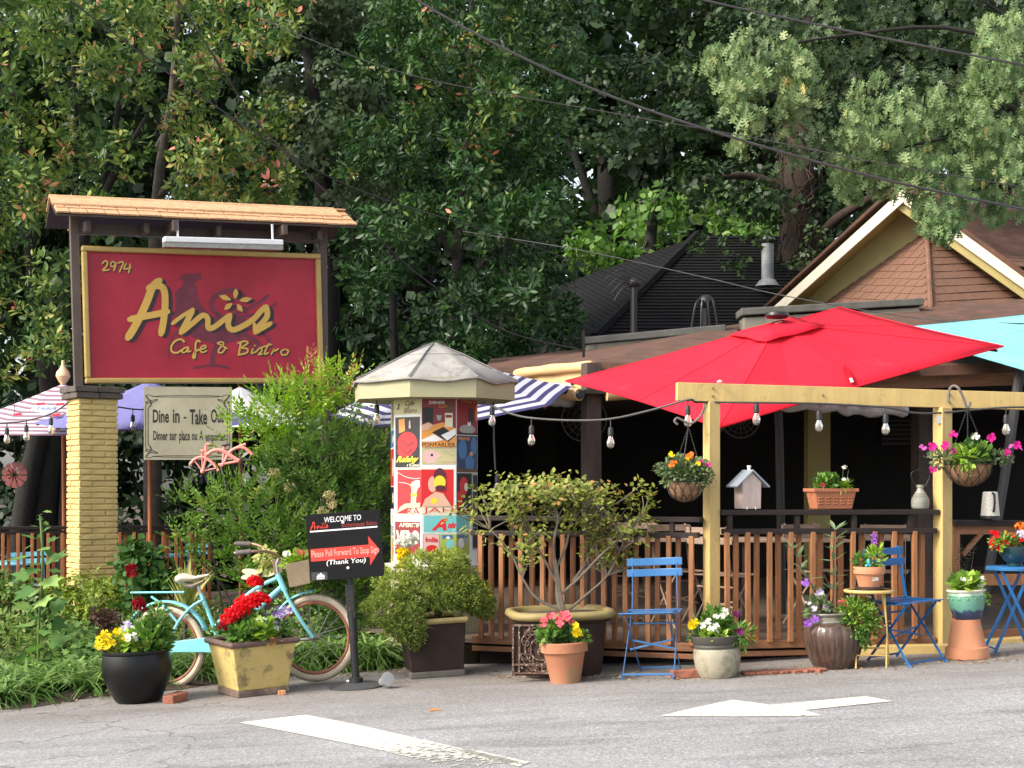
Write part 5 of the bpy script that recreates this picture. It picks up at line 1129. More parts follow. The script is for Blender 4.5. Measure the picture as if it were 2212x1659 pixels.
blooms('blossom', P_WHT, t, [(.0, -.07, .43), (.04, -.08, .43), (.06, -.08, .45), (.06, -.07, .47), (-.06, -.1, .40), (-.03, -.13, .355), (-.015, -.13, .37), (-.05, -.13, .35), (-.02, -.13, .335), (-.1, -.1, .375)], .028, 65, 5, face=(0, -.9, .4)); blooms('blossom', P_YEL, t, [(-.16, -.08, .385), (-.175, -.08, .40), (-.15, -.09, .40), (-.18, -.08, .37)], .03, 66, 5, face=(0, -.9, .3)); blooms('blossom', P_PLUM, t, [(.15, -.15, .325), (.15, -.02, .43)], .032, 67, 5, face=(0, -.95, .2)); blooms('blossom', P_ORG, t, [(.255, -.1, .27)], .03, 68); stems('stem', STEM, t, [[(-.09, 0, .28), (-.13, -.02, .38), (-.16, -.02, .47)]], .012)

# ribbed brown jar with trailing plants
t = pot_root('flower_pot', 'tall ribbed dark brown jar with trailing fern and violet petunias', 1803, 1447, .135)
JAR = M('iron_brown_glaze', (.050, .026, .020), .25, .35, 3, col2=(.12, .075, .055), stretch=(9, 9, 1), spec=.6, spots=((.30, .26, .20), 8, .66, .4)); mb = MB(); mb.lathe([(.135, 0), (.15, .015), (.178, .1), (.202, .2), (.208, .26), (.198, .305), (.168, .325)], 96, ribs=(26, .06, lambda z: min(1, max(0, (.3-z)/.05))*min(1, z/.1))); ob('pot', mb, JAR, t, world=False, smooth=True)
mb = MB(); mb.lathe([(.160, .322), (.166, .335), (.160, .345), (.152, .35), (.152, .372), (.160, .378), (.168, .39), (.166, .398), (.15, .398), (.14, .37)], 48); ob('neck', mb, M('silver_grey_glaze', (.15, .14, .11), .25, .4, 18, spec=.7, spots=((.40, .38, .32), 14, .55, .7)), t, world=False, smooth=True); soil(t, .145, .378)
lv('foliage', GR_MID, t, (.155, -.09, .33), (.15, .13, .17), 1300, .04, T_rhomb(.2), 71, up=.1, inner=.35); lv('foliage', GR_LIME, t, (.16, -.1, .38), (.14, .12, .12), 500, .035, T_rhomb(.2), 72, up=.3, inner=.5); lv('foliage', GR_GREY, t, (-.1, -.04, .43), (.1, .08, .09), 130, .05, T_ovate(.3), 73)
blooms('blossom', P_PUR, t, [(-.20, -.12, .335), (-.15, -.13, .365), (-.19, -.05, .62)], .033, 74, 5, face=(-.2, -.95, .2), jit=.15); blooms('blossom', P_LIL, t, [(-.14, -.08, .435), (-.06, -.09, .44), (-.18, -.06, .47), (-.09, -.06, .55), (-.11, -.06, .535)], .027, 75, 5, face=(0, -.9, .3)); blooms('blossom', P_PINK, t, [(.05, -.12, .475), (.06, -.12, .465)], .036, 76); blooms('blossom', P_WHT, t, [(.13, -.08, .525), (.14, -.08, .51)], .024, 77)
stems('stem', DKSTEM, t, [cr([(-.06, 0, .38), (-.12, .0, .56), (-.2, .02, .72), (-.25, .02, .86)], 4), cr([(0, .02, .38), (.03, .03, .6), (.04, .05, .8), (.06, .05, .98)], 4), cr([(-.04, 0, .38), (-.1, -.02, .5), (-.1, -.03, .56)], 4)], .007)
rg = np.random.default_rng(78); sp = np.array([(-.12, 0, .56), (-.16, 0, .64), (-.2, .02, .72), (-.22, .02, .8), (-.25, .02, .86), (.02, .03, .55), (.03, .03, .65), (.04, .05, .76), (.045, .05, .84), (.06, .05, .92), (.06, .05, .98)]); c, ax, nm = rosette(rg, sp, np.array([[0, 0, 1.]]*len(sp)), 4, (35, 85)); leaves('foliage', LEAF('ruellia_leaf', [(0, (.09, .15, .07)), (1, (.24, .32, .17))]), t, c, ax, nm, rg.uniform(.09, .14, len(c)), T_ovate(.13), rnd=rg.random(len(c)))

# upturned terracotta pot with the green glazed pot on top
t = pot_root('flower_pot', 'plain terracotta pot standing upside down by the right post', 2090, 1427, .15); terra_pot(t, .10, .155, .285, .085, TERRA2, inv=True); base = t.location.copy()
t = thing('flower_pot', 'green and blue glazed pot with white begonias on the upturned pot', 'flower pot', (base.x, base.y, base.z+.286), (0, TILT, 0))
def green_glaze():
    m = M('green_blue_glaze', (.1, .25, .2), .18, .1, spec=.7); N = m.node_tree.nodes; L = m.node_tree.links; tc = N.new('ShaderNodeTexCoord'); sx = N.new('ShaderNodeSeparateXYZ'); L.new(tc.outputs['Object'], sx.inputs[0])
    no = N.new('ShaderNodeTexNoise'); no.inputs['Scale'].default_value = 22; L.new(tc.outputs['Object'], no.inputs['Vector']); ma = N.new('ShaderNodeMath'); ma.operation = 'MULTIPLY_ADD'; ma.inputs[1].default_value = .07; L.new(no.outputs['Fac'], ma.inputs[0]); L.new(sx.outputs['Z'], ma.inputs[2])
    r = N.new('ShaderNodeValToRGB'); e = r.color_ramp.elements
    for q in range(4): e.new(.5)
    for el_, (p_, c_) in zip(e, ((.0, (.02, .03, .07)), (.098, (.03, .05, .11)), (.112, (.10, .27, .21)), (.2, (.12, .30, .20)), (.236, (.40, .52, .40)), (.26, (.55, .52, .42)))): el_.position = p_; el_.color = _lin(c_)
    L.new(ma.outputs[0], r.inputs[0]); L.new(r.outputs[0], N['Principled BSDF'].inputs['Base Color']); return m
GGL = green_glaze(); mb = MB(); mb.lathe([(.088, 0), (.095, .006), (.118, .07), (.130, .13), (.131, .17), (.134, .173), (.128, .19), (.127, .198)], 44); ob('pot', mb, GGL, t, world=False, smooth=True)
mb = MB(); mb.lathe([(.127, .196), (.138, .2), (.142, .21), (.136, .216), (.124, .212), (.12, .19)], 44); ob('rim', mb, M('cream_glaze', (.60, .56, .46), .25, .15), t, world=False, smooth=True); soil(t, .122, .195)
for k in range(14):
    mb = MB(); mb.sphere((.132*math.cos(k*.449), .132*math.sin(k*.449), .152), .008, 8, 6); ob('stud', mb, GGL, t, world=False, smooth=True)
lv('foliage', GR_LIME, t, (0, -.02, .25), (.10, .09, .055), 110, .07, T_ovate(.42), 81); lv('foliage', GR_MID, t, (0, .0, .25), (.09, .09, .06), 60, .07, T_ovate(.42), 82); blooms('blossom', P_WHT, t, [(.09, -.07, .28), (.095, -.07, .25), (.08, -.08, .235), (.0, -.1, .285), (-.05, -.09, .29), (.09, -.07, .295)], .028, 83); lv('foliage', GR_LIME, t, (.132, -.03, .16), (.02, .03, .06), 40, .025, T_ovate(.35), 84, up=-.6)
stems('stem', DKSTEM, t, [[(-.07, .06, .2), (-.05, .06, .4), (-.015, .06, .52)], [(.04, .06, .2), (.07, .06, .4), (.09, .06, .5)], [(-.05, .06, .2), (-.1, .06, .38)]], .003); rg = np.random.default_rng(85); sp = np.array([(-.06+.05*q+k*.1*(q), .06, .22+q*.3) for k in (0, 1) for q in np.linspace(0, 1, 14)]); c, ax, nm = rosette(rg, sp, np.array([[0, 0, 1.]]*len(sp)), 5, (50, 95)); leaves('foliage', LEAF('dark_spire_leaf', [(0, (.02, .022, .018)), (1, (.07, .08, .05))]), t, c, ax, nm, .045, T_rhomb(.1), rnd=rg.random(len(c)))

# -------- folding chairs and tables
BLU = M('blue_enamel', (.03, .145, .35), .35, .1, 4, coat=.2); BLU2 = M('blue_enamel_dark', (.008, .10, .29), .35, .1, 4, coat=.2)
def bistro_chair(label, front, phi, mat, scale=1.0):
    """front: midpoint between the front feet; phi turns the sitter's direction"""
    rm = Matrix.Rotation(phi, 3, 'Z'); o = Vector(front)-rm @ Vector((0, -.21, 0))*scale
    t = thing('folding_chair', label, 'chair', (o.x, o.y, gz(o.x)+.008), (0, TILT, phi), group='blue folding bistro chairs'); t.scale = (scale,)*3
    def bar(name, pts, w_=.02, th=.006):
        mb = MB()
        for i in range(len(pts)-1): mb.beam(pts[i], pts[i+1], th, w_, up=(0, 1, 0) if abs(pts[i+1][2]-pts[i][2]) > .1 else (0, 0, 1))
        return ob(name, mb, mat, t, world=False, bevel=.002)
    for z, y in ((.80, .20), (.722, .188)):
        mb = MB(); n = 8; vs = []
        for i in range(n+1):
            x = -.205+.41*i/n; yy = y+.018*math.cos(i/n*math.pi*2)*-.5
            for dy, dz in ((-.006, -.027), (.006, -.027), (.006, .027), (-.006, .027)): vs.append((x, yy+dy, z+dz))
        mb.add(vs, [(i*4+j, i*4+(j+1) % 4, (i+1)*4+(j+1) % 4, (i+1)*4+j) for i in range(n) for j in range(4)]+[(3, 2, 1, 0), (n*4, n*4+1, n*4+2, n*4+3)]); ob('back_slat', mb, mat, t, world=False, bevel=.003)
    for s in (-1, 1):
        bar('back_leg_bar', [(s*.163, .205, .835), (s*.165, .165, .60), (s*.168, .14, .46)], .028); bar('leg', [(s*.168, .14, .46), (s*.185, -.21, .0)]); bar('leg', [(s*.148, -.17, .44), (s*.150, .24, .0)])
        mb = MB(); mb.tube([(s*.185, -.21, .012), (s*.185, -.235, .0)], .009, 8); ob('foot', mb, mat, t, world=False)
    for y, z, w_ in ((-.205, .025, .185), (.225, .025, .15), (.10, .36, .165)): bar('stretcher', [(-w_, y, z), (w_, y, z)], .014)
    bar('brace', [(-.15, .0, .25), (.17, .0, .18)], .014); bar('brace', [(.15, .006, .25), (-.17, .006, .18)], .014)
    for k in range(7):
        y = -.185+k*.056; dz = -.016*math.sin(math.pi*k/6); mb = MB(); hw = .2 if k not in (0,) else .195; mb.box((0, y, .455+dz), (2*hw, .05, .006)); ob('seat_slat', mb, mat, t, world=False, bevel=.002)
    for s in (-1, 1): bar('seat_rail', [(s*.17, -.2, .447), (s*.17, .16, .447)], .018)
    return t
f = G(1400, 1468); bistro_chair('sky blue folding chair left of the yellow post beside the grey pot', f, R(-17), BLU)
f = G(2004, 1436); bistro_chair('deep blue folding chair turned sideways behind the small yellow table', f, R(32), BLU2, .98)
# small yellow table
p = G(1893, 1441); t = thing('side_table', 'small round yellow folding table with a terracotta pot on it', 'table', on_ground(P(1877, 0, p.y+.05).x, p.y+.05)); TY = M('yellow_table_paint', (.56, .37, .12), .5, .15, 6, spots=((.2, .13, .06), 14, .66, .5)); hT = .545
mb = MB(); mb.lathe([(0, hT-.008), (.155, hT-.008)], 36); mb.lathe([(.0, hT), (.16, hT)], 36); ob('tabletop', mb, TY, t, world=False, smooth=True); mb = MB(); mb.tube([(.166*math.cos(k*.1745), .166*math.sin(k*.1745), hT-.006) for k in range(36)], .0125, 8, closed=True); ob('table_rim', mb, TY, t, world=False, smooth=True)
for a, b in (((.09, -.08, hT-.02), (.095, -.12, -.02)), ((.07, -.1, hT-.02), (.16, .08, .0)), ((-.09, -.08, hT-.02), (-.1, .10, .0)), ((-.08, .1, hT-.02), (-.12, -.12, 0))):
    mb = MB(); mb.tube([a, (a[0]*.5+b[0]*.5+.012, a[1]*.5+b[1]*.5, a[2]*.5+b[2]*.5), b], .0065, 8); ob('leg', mb, TY, t, world=False, smooth=True)
for z, y in ((.13, .02), (.09, -.1), (.36, -.02)): mb = MB(); mb.tube([(-.11, y, z), (.12, y, z)], .006, 6); ob('stretcher', mb, TY, t, world=False)
tl = t.location.copy(); t = thing('flower_pot', 'terracotta pot with white sticker on the small yellow table', 'flower pot', (tl.x-.005, tl.y-.03, tl.z+hT+.0)); mb = MB(); mb.lathe([(.085, 0), (.10, .006), (.104, .028), (.098, .03), (.09, .01)], 32); ob('saucer', mb, M('dark_saucer', (.05, .03, .025), .5, .2), t, world=False, smooth=True)
tp = MB(); tp.lathe([(.072, .012), (.097, .115), (.099, .118), (.11, .12), (.112, .165), (.107, .17), (.1, .165), (.095, .12)], 40); ob('pot', tp, TERRA2, t, world=False, smooth=True, ang=50); soil(t, .1, .15); mb = MB(); mb.slab([(.0, -.0915, .07), (.045, -.081, .075), (.047, -.0845, .098), (.002, -.095, .096)], (0, -.002, 0)); stk = ob('sticker', mb, M('paper_white', (.68, .64, .55), .7, .1), t, world=False)
text_pts('POT', lambda x, z, h: Vector((.004+x*.03, -.0967+.32*x*.03, .082+z*.009)), 'lettering', DI, stk, 0, 1, 0, 1, 0, lift=Vector((0, 0, 0)))
lv('foliage', GR_LIME, t, (.04, .0, .23), (.06, .06, .09), 150, .05, T_ovate(.16), 91); lv('foliage', GR_MID, t, (-.06, 0, .2), (.06, .06, .05), 100, .04, T_ovate(.25), 92); head('blossom', P_PUR, t, [(.035, 0, .31+.016*k) for k in range(6)], .014, 14, .016, 93); stems('stem', STEM, t, [[(.035, 0, .16), (.035, 0, .41)]], .003)
TURQ = M('turquoise_ornament', (.10, .55, .55), .4, .1); mb = MB(); mb.sphere((-.02, -.06, .215), .012, 8, 6); mb.sphere((-.022, -.06, .195), .016, 8, 6); mb.sphere((-.032, -.06, .18), .012, 8, 6); mb.sphere((-.01, -.06, .18), .012, 8, 6); ob('ornament', mb, TURQ, t, world=False, smooth=True); blooms('blossom', P_PINK, t, [(-.065, -.03, .225)], .02, 94)
# blue folding table at the right edge
tx = P(2186, 0, 11.35); tz = CZ-(1222-V0)*11.35/F; t = thing('side_table', 'round blue folding table at the right edge carrying a glazed bowl', 'table', on_ground(tx.x, tx.y)); h = tz-gz(tx.x); mb = MB(); mb.lathe([(0, h-.004), (.18, h-.004), (.19, h-.012), (.188, h-.03), (.182, h-.012), (0, h-.012)], 40); ob('tabletop', mb, BLU, t, world=False, smooth=True, ang=50)
for y in (-.09, .09):
    for s in (-1, 1): mb = MB(); mb.beam((s*.115, y+.012*s, h-.02), (-s*.165, y*1.4+.012*s, 0), .008, .024, up=(1, 0, 0)); ob('leg', mb, BLU2, t, world=False, bevel=.002)
for s in (-1, 1): mb = MB(); mb.tube([(s*.15, -.12, .03), (s*.15, .12, .03)], .007, 6); ob('stretcher', mb, BLU2, t, world=False)
bl_ = thing('flower_pot', 'dark teal glazed bowl of red calibrachoa on the blue table', 'flower pot', (tx.x+.02, tx.y, tz)); mb = MB(); mb.lathe([(.055, 0), (.058, .015), (.05, .022), (.075, .04), (.108, .085), (.118, .13), (.119, .145), (.112, .146), (.1, .11)], 40); ob('bowl', mb, M('teal_glaze', (.02, .10, .11), .15, .5, 14, col2=(.012, .03, .05), spec=.7), bl_, world=False, smooth=True, ang=50); soil(bl_, .108, .132)
lv('foliage', GR_MID, bl_, (-.03, -.02, .18), (.13, .09, .05), 190, .035, T_ovate(.3), 96); rg = np.random.default_rng(97); blooms('blossom', P_RED, bl_, np.stack([rg.uniform(-.2, .1, 26), rg.uniform(-.11, -.02, 26), rg.uniform(.12, .25, 26)], 1), .024, 98, 5, face=(-.2, -.9, .3)); lv('foliage', GR_LIME, bl_, (-.13, -.06, .17), (.07, .05, .06), 90, .03, T_ovate(.3), 99, up=-.1)
head('blossom', P_ORG, bl_, [(.03, -.04, .29), (.06, -.04, .285)], .03, 40, .024, 100); head('blossom', P_LIL, bl_, [(.02, -.08, .24), (.05, -.08, .22)], .026, 30, .022, 101)

# -------- things on the rails
RZ = 1.184
def rail_pt(u): # point on the right railing's top board
    s = (u-1555)/(2022-1555); a = PB+Vector((.08, 0, 0)); b = PC-Vector((.07, 0, 0)); q = a+(b-a)*max(0, min(1, s)); return Vector(((u-U0)*q.y/F, q.y, RZ))
yawr = math.atan2((PC-PB).y, (PC-PB).x)
p = rail_pt(1615); t = thing('birdhouse', 'pale wooden birdhouse with grey tin roof on the railing', 'birdhouse', p, (0, 0, R(22))); WW = M('whitewashed_wood', (.52, .40, .36), .8, .15, 4, bump=.2, stretch=(6, 6, 1), spots=((.30, .24, .22), 9, .6, .5)); TIN = M('grey_tin', (.27, .31, .35), .5, .2, 6, spots=((.16, .17, .18), 12, .58, .6))
w_, d_, h_, pk = .155, .125, .20, .275
mb = MB(); f5 = [(-w_/2, 0), (w_/2, 0), (w_/2+.004, h_), (0, pk), (-w_/2-.004, h_)]; mb.slab([(x, -d_/2, z+.006) for x, z in f5], (0, d_, 0)); ob('body', mb, WW, t, world=False, bevel=.003)
for s in (-1, 1):
    mb = MB(); mb.slab([(0, -.085, pk+.025), (s*.145, -.085, h_-.045+.02), (s*.145, .075, h_-.045+.02), (0, .075, pk+.025)][::s], Vector((s*.55, 0, .83))*-.012); ob('roof_panel', mb, TIN, t, world=False, bevel=.002)
mb = MB(); mb.lathe([(.012, 0), (.012, .02), (.016, .022), (.016, .034), (.008, .036)], 10, (0, -.02, pk+.02)); ob('finial', mb, LAMPM, t, world=False, smooth=True)
for x in (-.045, .03): mb = MB(); mb.tube([(x, -d_/2-.004, .0), (x, -d_/2-.004, .022)], .004, 6); ob('hook', mb, LAMPM, t, world=False)
p = rail_pt(1795); t = thing('flower_pot', 'rectangular terracotta window box with leaf pattern on the railing', 'flower pot', p, (0, 0, R(17))); TB = M('terracotta_box', (.40, .145, .07), .75, .12, 5, bump=.12, bscale=60)
mb = MB(); a_, b_, z_ = .175, .075, .155
mb.add([(s*a_*.86, q*b_*.8, 0) for s, q in ((-1, -1), (1, -1), (1, 1), (-1, 1))]+[(s*a_, q*b_, z_-.02) for s, q in ((-1, -1), (1, -1), (1, 1), (-1, 1))], [(0, 1, 5, 4), (1, 2, 6, 5), (2, 3, 7, 6), (3, 0, 4, 7), (3, 2, 1, 0)]); ob('body', mb, TB, t, world=False, bevel=.01)
mb = MB()
for s in (-1, 1): mb.box((0, s*(b_+.004), z_-.01), (2*a_+.03, .02, .026)); mb.box((s*(a_+.004), 0, z_-.01), (.02, 2*b_-.004, .026))
ob('rim', mb, TB, t, world=False, bevel=.004); mb = MB(); mb.box((0, 0, z_-.02), (2*a_-.02, 2*b_-.02, .02)); ob('soil', mb, SOILP, t, world=False)
for k in range(5):
    for j in range(3):
        for s in (-1, 1): mb = MB(); x = -.125+k*.0625; z = .04+j*.022; mb.tube([(x, -b_*.83-z*.1-.0, z), (x+s*.01, -b_*.83-z*.1-.003, z+.006), (x+s*.02, -b_*.83-z*.1, z-.002)], .0055, 5); ob('leaf_relief', mb, TB, t, world=False, smooth=True)
tuft('foliage', GR_LIME, t, (.09, 0, .15), 150, .13, T_blade(.06, .5, 3), 111, (5, 80)); lv('foliage', GR_MID, t, (-.03, 0, .19), (.10, .06, .07), 260, .045, T_ovate(.3), 112); tuft('foliage', GR_LIME, t, (-.07, 0, .15), 90, .11, T_blade(.06, .5, 3), 113, (5, 80))
blooms('blossom', P_WHT, t, [(.10, -.02, .315), (.112, -.02, .325), (.09, -.03, .315), (.07, -.07, .225), (.10, -.07, .225)], .018, 114); blooms('blossom', P_PINK, t, [(-.115, -.07, .18), (-.112, -.075, .185)], .022, 115); stems('stem', STEM, t, [[(.09, 0, .15), (.10, -.01, .31)], [(-.05, 0, .15), (-.06, 0, .29)], [(0, 0, .15), (-.01, 0, .28)], [(.12, 0, .15), (.15, 0, .3)], [(-.1, 0, .15), (-.12, 0, .25)]], .0025)
p = rail_pt(1988); t = thing('jug', 'ridged grey stoneware jug with wire handle on the railing by right post', 'jug', p); STW = M('grey_stoneware', (.25, .25, .21), .45, .2, 5, stretch=(1, 1, 6), spots=((.14, .14, .11), 9, .58, .5)); pr = [(.055, 0), (.06, .004)]
for k in range(11):
    z = .01+k*.0105; r = .061+.006*math.sin(math.pi*min(1, z/.09)) if z < .075 else .067-(z-.075)*.62; pr += [(r, z), (r+.0025, z+.005)]
pr += [(.03, .138), (.024, .155), (.022, .162), (.028, .165), (.028, .185), (.020, .186)]; mb = MB(); mb.lathe(pr, 36); ob('body', mb, STW, t, world=False, smooth=True, ang=60)
mb = MB(); mb.tube(cr([(-.03, 0, .16), (-.05, 0, .2), (-.072, 0, .25), (-.06, 0, .285), (-.02, 0, .3), (0, 0, .31), (.02, 0, .3), (.06, 0, .285), (.072, 0, .25), (.05, 0, .2), (.03, 0, .16)], 4), .003, 6); ob('handle', mb, BLKM, t, world=False, smooth=True)
q = P(2139, 1122, 12.02); t = thing('kettle', 'white electric kettle with black handle on the far right rail', 'kettle', (q.x, q.y, CZ-(1120-V0)*12.02/F), (0, 0, R(12))); WP = M('speckled_white_plastic', (.50, .48, .42), .5, .15, 60, col2=(.66, .63, .56)); mb = MB(); mb.lathe([(.074, .022), (.072, .03), (.056, .205), (.052, .21), (0, .212)], 32); ob('body', mb, WP, t, world=False, smooth=True, ang=50); mb = MB(); mb.lathe([(.076, 0), (.076, .02), (.074, .022), (0, .022)], 32); ob('base', mb, M('black_plastic', (.015, .015, .016), .35), t, world=False, smooth=True)
mb = MB(); mb.tube([(-.012, -.058, .20), (-.012, -.085, .19), (-.012, -.09, .12), (-.012, -.08, .07), (-.012, -.07, .055)], .009, 8); ob('handle', mb, M('black_plastic', (.015, .015, .016)), t, world=False, smooth=True)

# -------- hanging baskets
COCO = M('coconut_fibre', (.23, .125, .065), .95, .4, 22, bump=1.0, bscale=60)
def basket(label, c, r, dep, hook, seed):
    """c: rim centre, hook: where the chains meet"""
    t = thing('hanging_basket', label, 'basket', c, group='hanging flower baskets'); rg = random.Random(seed); mb = MB(); pr = [(r*math.cos(a), -dep*math.sin(a)) for a in [1.5, 1.2, .95, .7, .45, .2, 0]]; mb.lathe(pr, 30); o = ob('coir_liner', mb, COCO, t, world=False, smooth=True, ang=90)
    for v in o.data.vertices: v.co *= 1+rg.uniform(-.03, .03)
    mb = MB()
    for k in range(12):
        for s in (1, -1): mb.tube([(1.03*r*math.cos(a)*math.cos(k*.5236+s*a*.5), 1.03*r*math.cos(a)*math.sin(k*.5236+s*a*.5), -1.03*dep*math.sin(a)) for a in (0, .3, .6, .9, 1.2)], .0025, 5)
    for z in (0, .022): mb.tube([(r*1.03*math.cos(k*.2618), r*1.03*math.sin(k*.2618), z) for k in range(24)], .004, 6, closed=True)
    ob('wire_frame', mb, BLKM, t, world=False); hk = Vector(hook)-Vector(c)
    for k in range(3):
        a = 2.3+k*2.094; e = Vector((r*math.cos(a), r*math.sin(a), .02)); mb = MB(); mb.tube([e, hk], .0035, 5)
        n = int((hk-e).length/.022)
        for i in range(n): mb.sphere(e+(hk-e)*((i+.5)/n), .0065, 6, 4)
        ob('chain', mb, BLKM, t, world=False)
    return t
c = P(1480, 1040, 11.2); hk = P(1487, 922, 11.25); t = basket('hanging basket of orange and yellow portulaca left of the yellow post', c, .14, .15, hk, 1); rg = np.random.default_rng(121)
lv('foliage', GR_GREY, t, (0, 0, .06), (.21, .17, .13), 1500, .028, T_ovate(.35), 122, up=.2, inner=.4); lv('foliage', GR_DEEP, t, (.0, 0, .04), (.18, .15, .1), 300, .03, T_ovate(.35), 123); blooms('blossom', P_ORG, t, [(.02, -.1, .18), (.03, -.1, .19), (-.11, -.14, .12), (-.10, -.14, .13)], .03, 124, face=(0, -.9, .4)); blooms('blossom', P_YEL, t, [(-.11, -.06, .2), (-.1, -.06, .19), (.08, -.12, .13), (.0, -.1, .155)], .022, 125); blooms('blossom', P_MAG, t, [(.10, -.1, .145), (.16, -.08, .12)], .026, 126)
mb = MB(); mb.tube(cr([P(1522, 880, 11.27), P(1512, 900, 11.2), P(1492, 915, 11.2), P(1475, 908, 11.2), P(1463, 903, 11.2), P(1457, 910, 11.2), P(1464, 917, 11.2)], 5), .009, 8); ob('wall_hook', mb, M('grey_iron', (.13, .11, .10), .6, .2), t, smooth=True)
c = P(2092, 1003, 11.5); hk = P(2090, 882, 11.5); t = basket('hanging basket of magenta petunias right of the right post', c, .172, .165, hk, 2)
lv('foliage', GR_MID, t, (.04, 0, .07), (.13, .12, .10), 230, .06, T_ovate(.32), 131, up=.4); lv('foliage', GR_LIME, t, (-.06, -.12, .04), (.06, .05, .05), 60, .085, T_ovate(.18), 132, up=-.1); lv('foliage', GR_GREY, t, (-.2, -.04, .04), (.12, .1, .07), 160, .04, T_ovate(.3), 133); lv('foliage', GR_GREY, t, (.22, -.02, .05), (.1, .08, .05), 120, .04, T_ovate(.3), 134)
blooms('blossom', P_MAG, t, [(-.30, -.1, .13), (-.20, -.1, .14), (-.14, -.08, .22), (-.15, -.1, .09), (.15, -.08, .2), (.33, -.1, .14), (-.28, -.06, -.04), (.27, -.05, .08)], .038, 135, 5, face=(-.1, -.95, .2), jit=.2); blooms('blossom', PET('pale_magenta', (.65, .15, .5)), t, [(-.36, -.06, .12), (.36, -.06, .12), (.31, -.06, .13)], .034, 136); blooms('blossom', P_WHT, t, [(.03, -.06, .2), (.04, -.06, .21)], .03, 137)
mb = MB(); mb.tube(cr([P(2049, 870, 11.55), P(2050, 845, 11.55), P(2058, 834, 11.55), P(2070, 838, 11.5), P(2082, 862, 11.5), P(2088, 880, 11.5), P(2095, 875, 11.5), P(2096, 868, 11.5)], 5), .010, 8); ob('crook_hook', mb, M('grey_iron', (.13, .11, .10), .6, .2), t, smooth=True)

# -------- bricks and litter on the road
CB = M('old_red_brick', (.27, .10, .062), .85, .3, 8, bump=.6, bscale=50)
def loose_brick(label, u, v, rz, sz=(.19, .09, .06), mat=CB):
    p = G(u, v); mb = brick_mesh(*sz, int(u)); o = ob('brick', mb, mat, world=False, bevel=.006); o.location = on_ground(p.x, p.y+.04, sz[2]/2); o.rotation_euler = (0, TILT, rz); return tag(o, label, 'brick', 'loose bricks on the road edge')
loose_brick('red brick lying between the black pot and the yellow planter', 376, 1518, R(70)); loose_brick('red brick beside the grey pot at the blue chair', 1480, 1466, R(8))
loose_brick('small broken brick piece at the right corner of the yellow planter', 607, 1503, R(20), (.05, .04, .035), M('brick_chip', (.52, .25, .12), .85, .2))
for i in range(7): loose_brick('%s weathered brick from the grey pot in the low row of bricks' % ['first', 'second', 'third', 'fourth', 'fifth', 'sixth', 'last'][i], 1618+i*25, 1459-i*1.2, R(8+i*5), (.085, .11, .022))
cup = G(830, 1489); t = thing('plastic_cup', 'crumpled clear plastic cup lying beside the sign base', 'cup', on_ground(cup.x, cup.y+.06, .055), (R(72), R(10), R(25))); GL = M('clear_plastic', (.8, .8, .8), .35, .02, trans=.75)
mb = MB(); mb.lathe([(.03, -.05), (.046, .05), (.048, .05), (.046, .052), (.028, -.048)], 24); ob('cup_wall', mb, GL, t, world=False, smooth=True); mb = MB(); mb.lathe([(.05, .05), (.052, .056), (.03, .06), (0, .058)], 24); ob('lid', mb, GL, t, world=False, smooth=True)
p = G(1062, 1430); t = thing('glass_jug', 'squat frosted glass jug on the ground behind the brown planter', 'jug', on_ground(p.x-.02, p.y+.1)); mb = MB(); mb.lathe([(.06, 0), (.075, .03), (.07, .09), (.05, .15), (.03, .18), (.028, .2), (.02, .2)], 24); ob('body', mb, M('frosted_glass', (.5, .5, .47), .3, .1, trans=.4), t, world=False, smooth=True); mb = MB(); mb.tube(cr([(.03, 0, .19), (.07, 0, .18), (.075, 0, .12), (.06, 0, .08)], 4), .006, 6); ob('handle', mb, MATS['frosted_glass'], t, world=False, smooth=True)
# leaf litter against the pots and the bed edge
rg = np.random.default_rng(141); pts = []
for k in range(1700):
    e = [(rg.uniform(-40, 240), 0), (rg.uniform(240, 830), 1), (rg.uniform(830, 2200), 2)][rg.choice([0, 1, 2], p=[.3, .25, .45])]
    u = e[0]; v = np.interp(u, [-40, 0, 240, 470, 815, 1100, 1500, 1800, 2212], [1532, 1530, 1500, 1476, 1452, 1462, 1467, 1447, 1424])+rg.normal(-3, 5); g = G(u, v); pts.append((g.x, g.y, gz(g.x)+.008))
n = len(pts); ax = rg.normal(size=(n, 3)); ax[:, 2] *= .2; o = leaves('leaf_litter', LEAF('litter', [(0, (.10, .055, .03)), (.5, (.26, .14, .07)), (.8, (.42, .27, .14)), (1, (.55, .46, .30))], transl=.1), None, pts, ax, np.array([[0, 0, 1.]])+rg.normal(0, .25, (n, 3)), rg.uniform(.008, .036, n), T_ovate(.32), rnd=rg.random(n)); tag(o, 'dry brown leaf litter strewn along the road edge', 'leaf litter')
# white fallen petals
for (u, v, lb) in ((922, 1537, 'single orange dry leaf on the open asphalt'),):
    g = G(u, v); o = leaves('fallen_leaf', LEAF('fallen', [(0, (.55, .25, .10)), (1, (.55, .25, .10))]), None, [(0, 0, 0)], [(1, .2, .1)], [(0, -.3, 1)], .1, T_ovate(.2), kind=None); o.location = on_ground(g.x, g.y, .008); tag(o, lb, 'leaf')

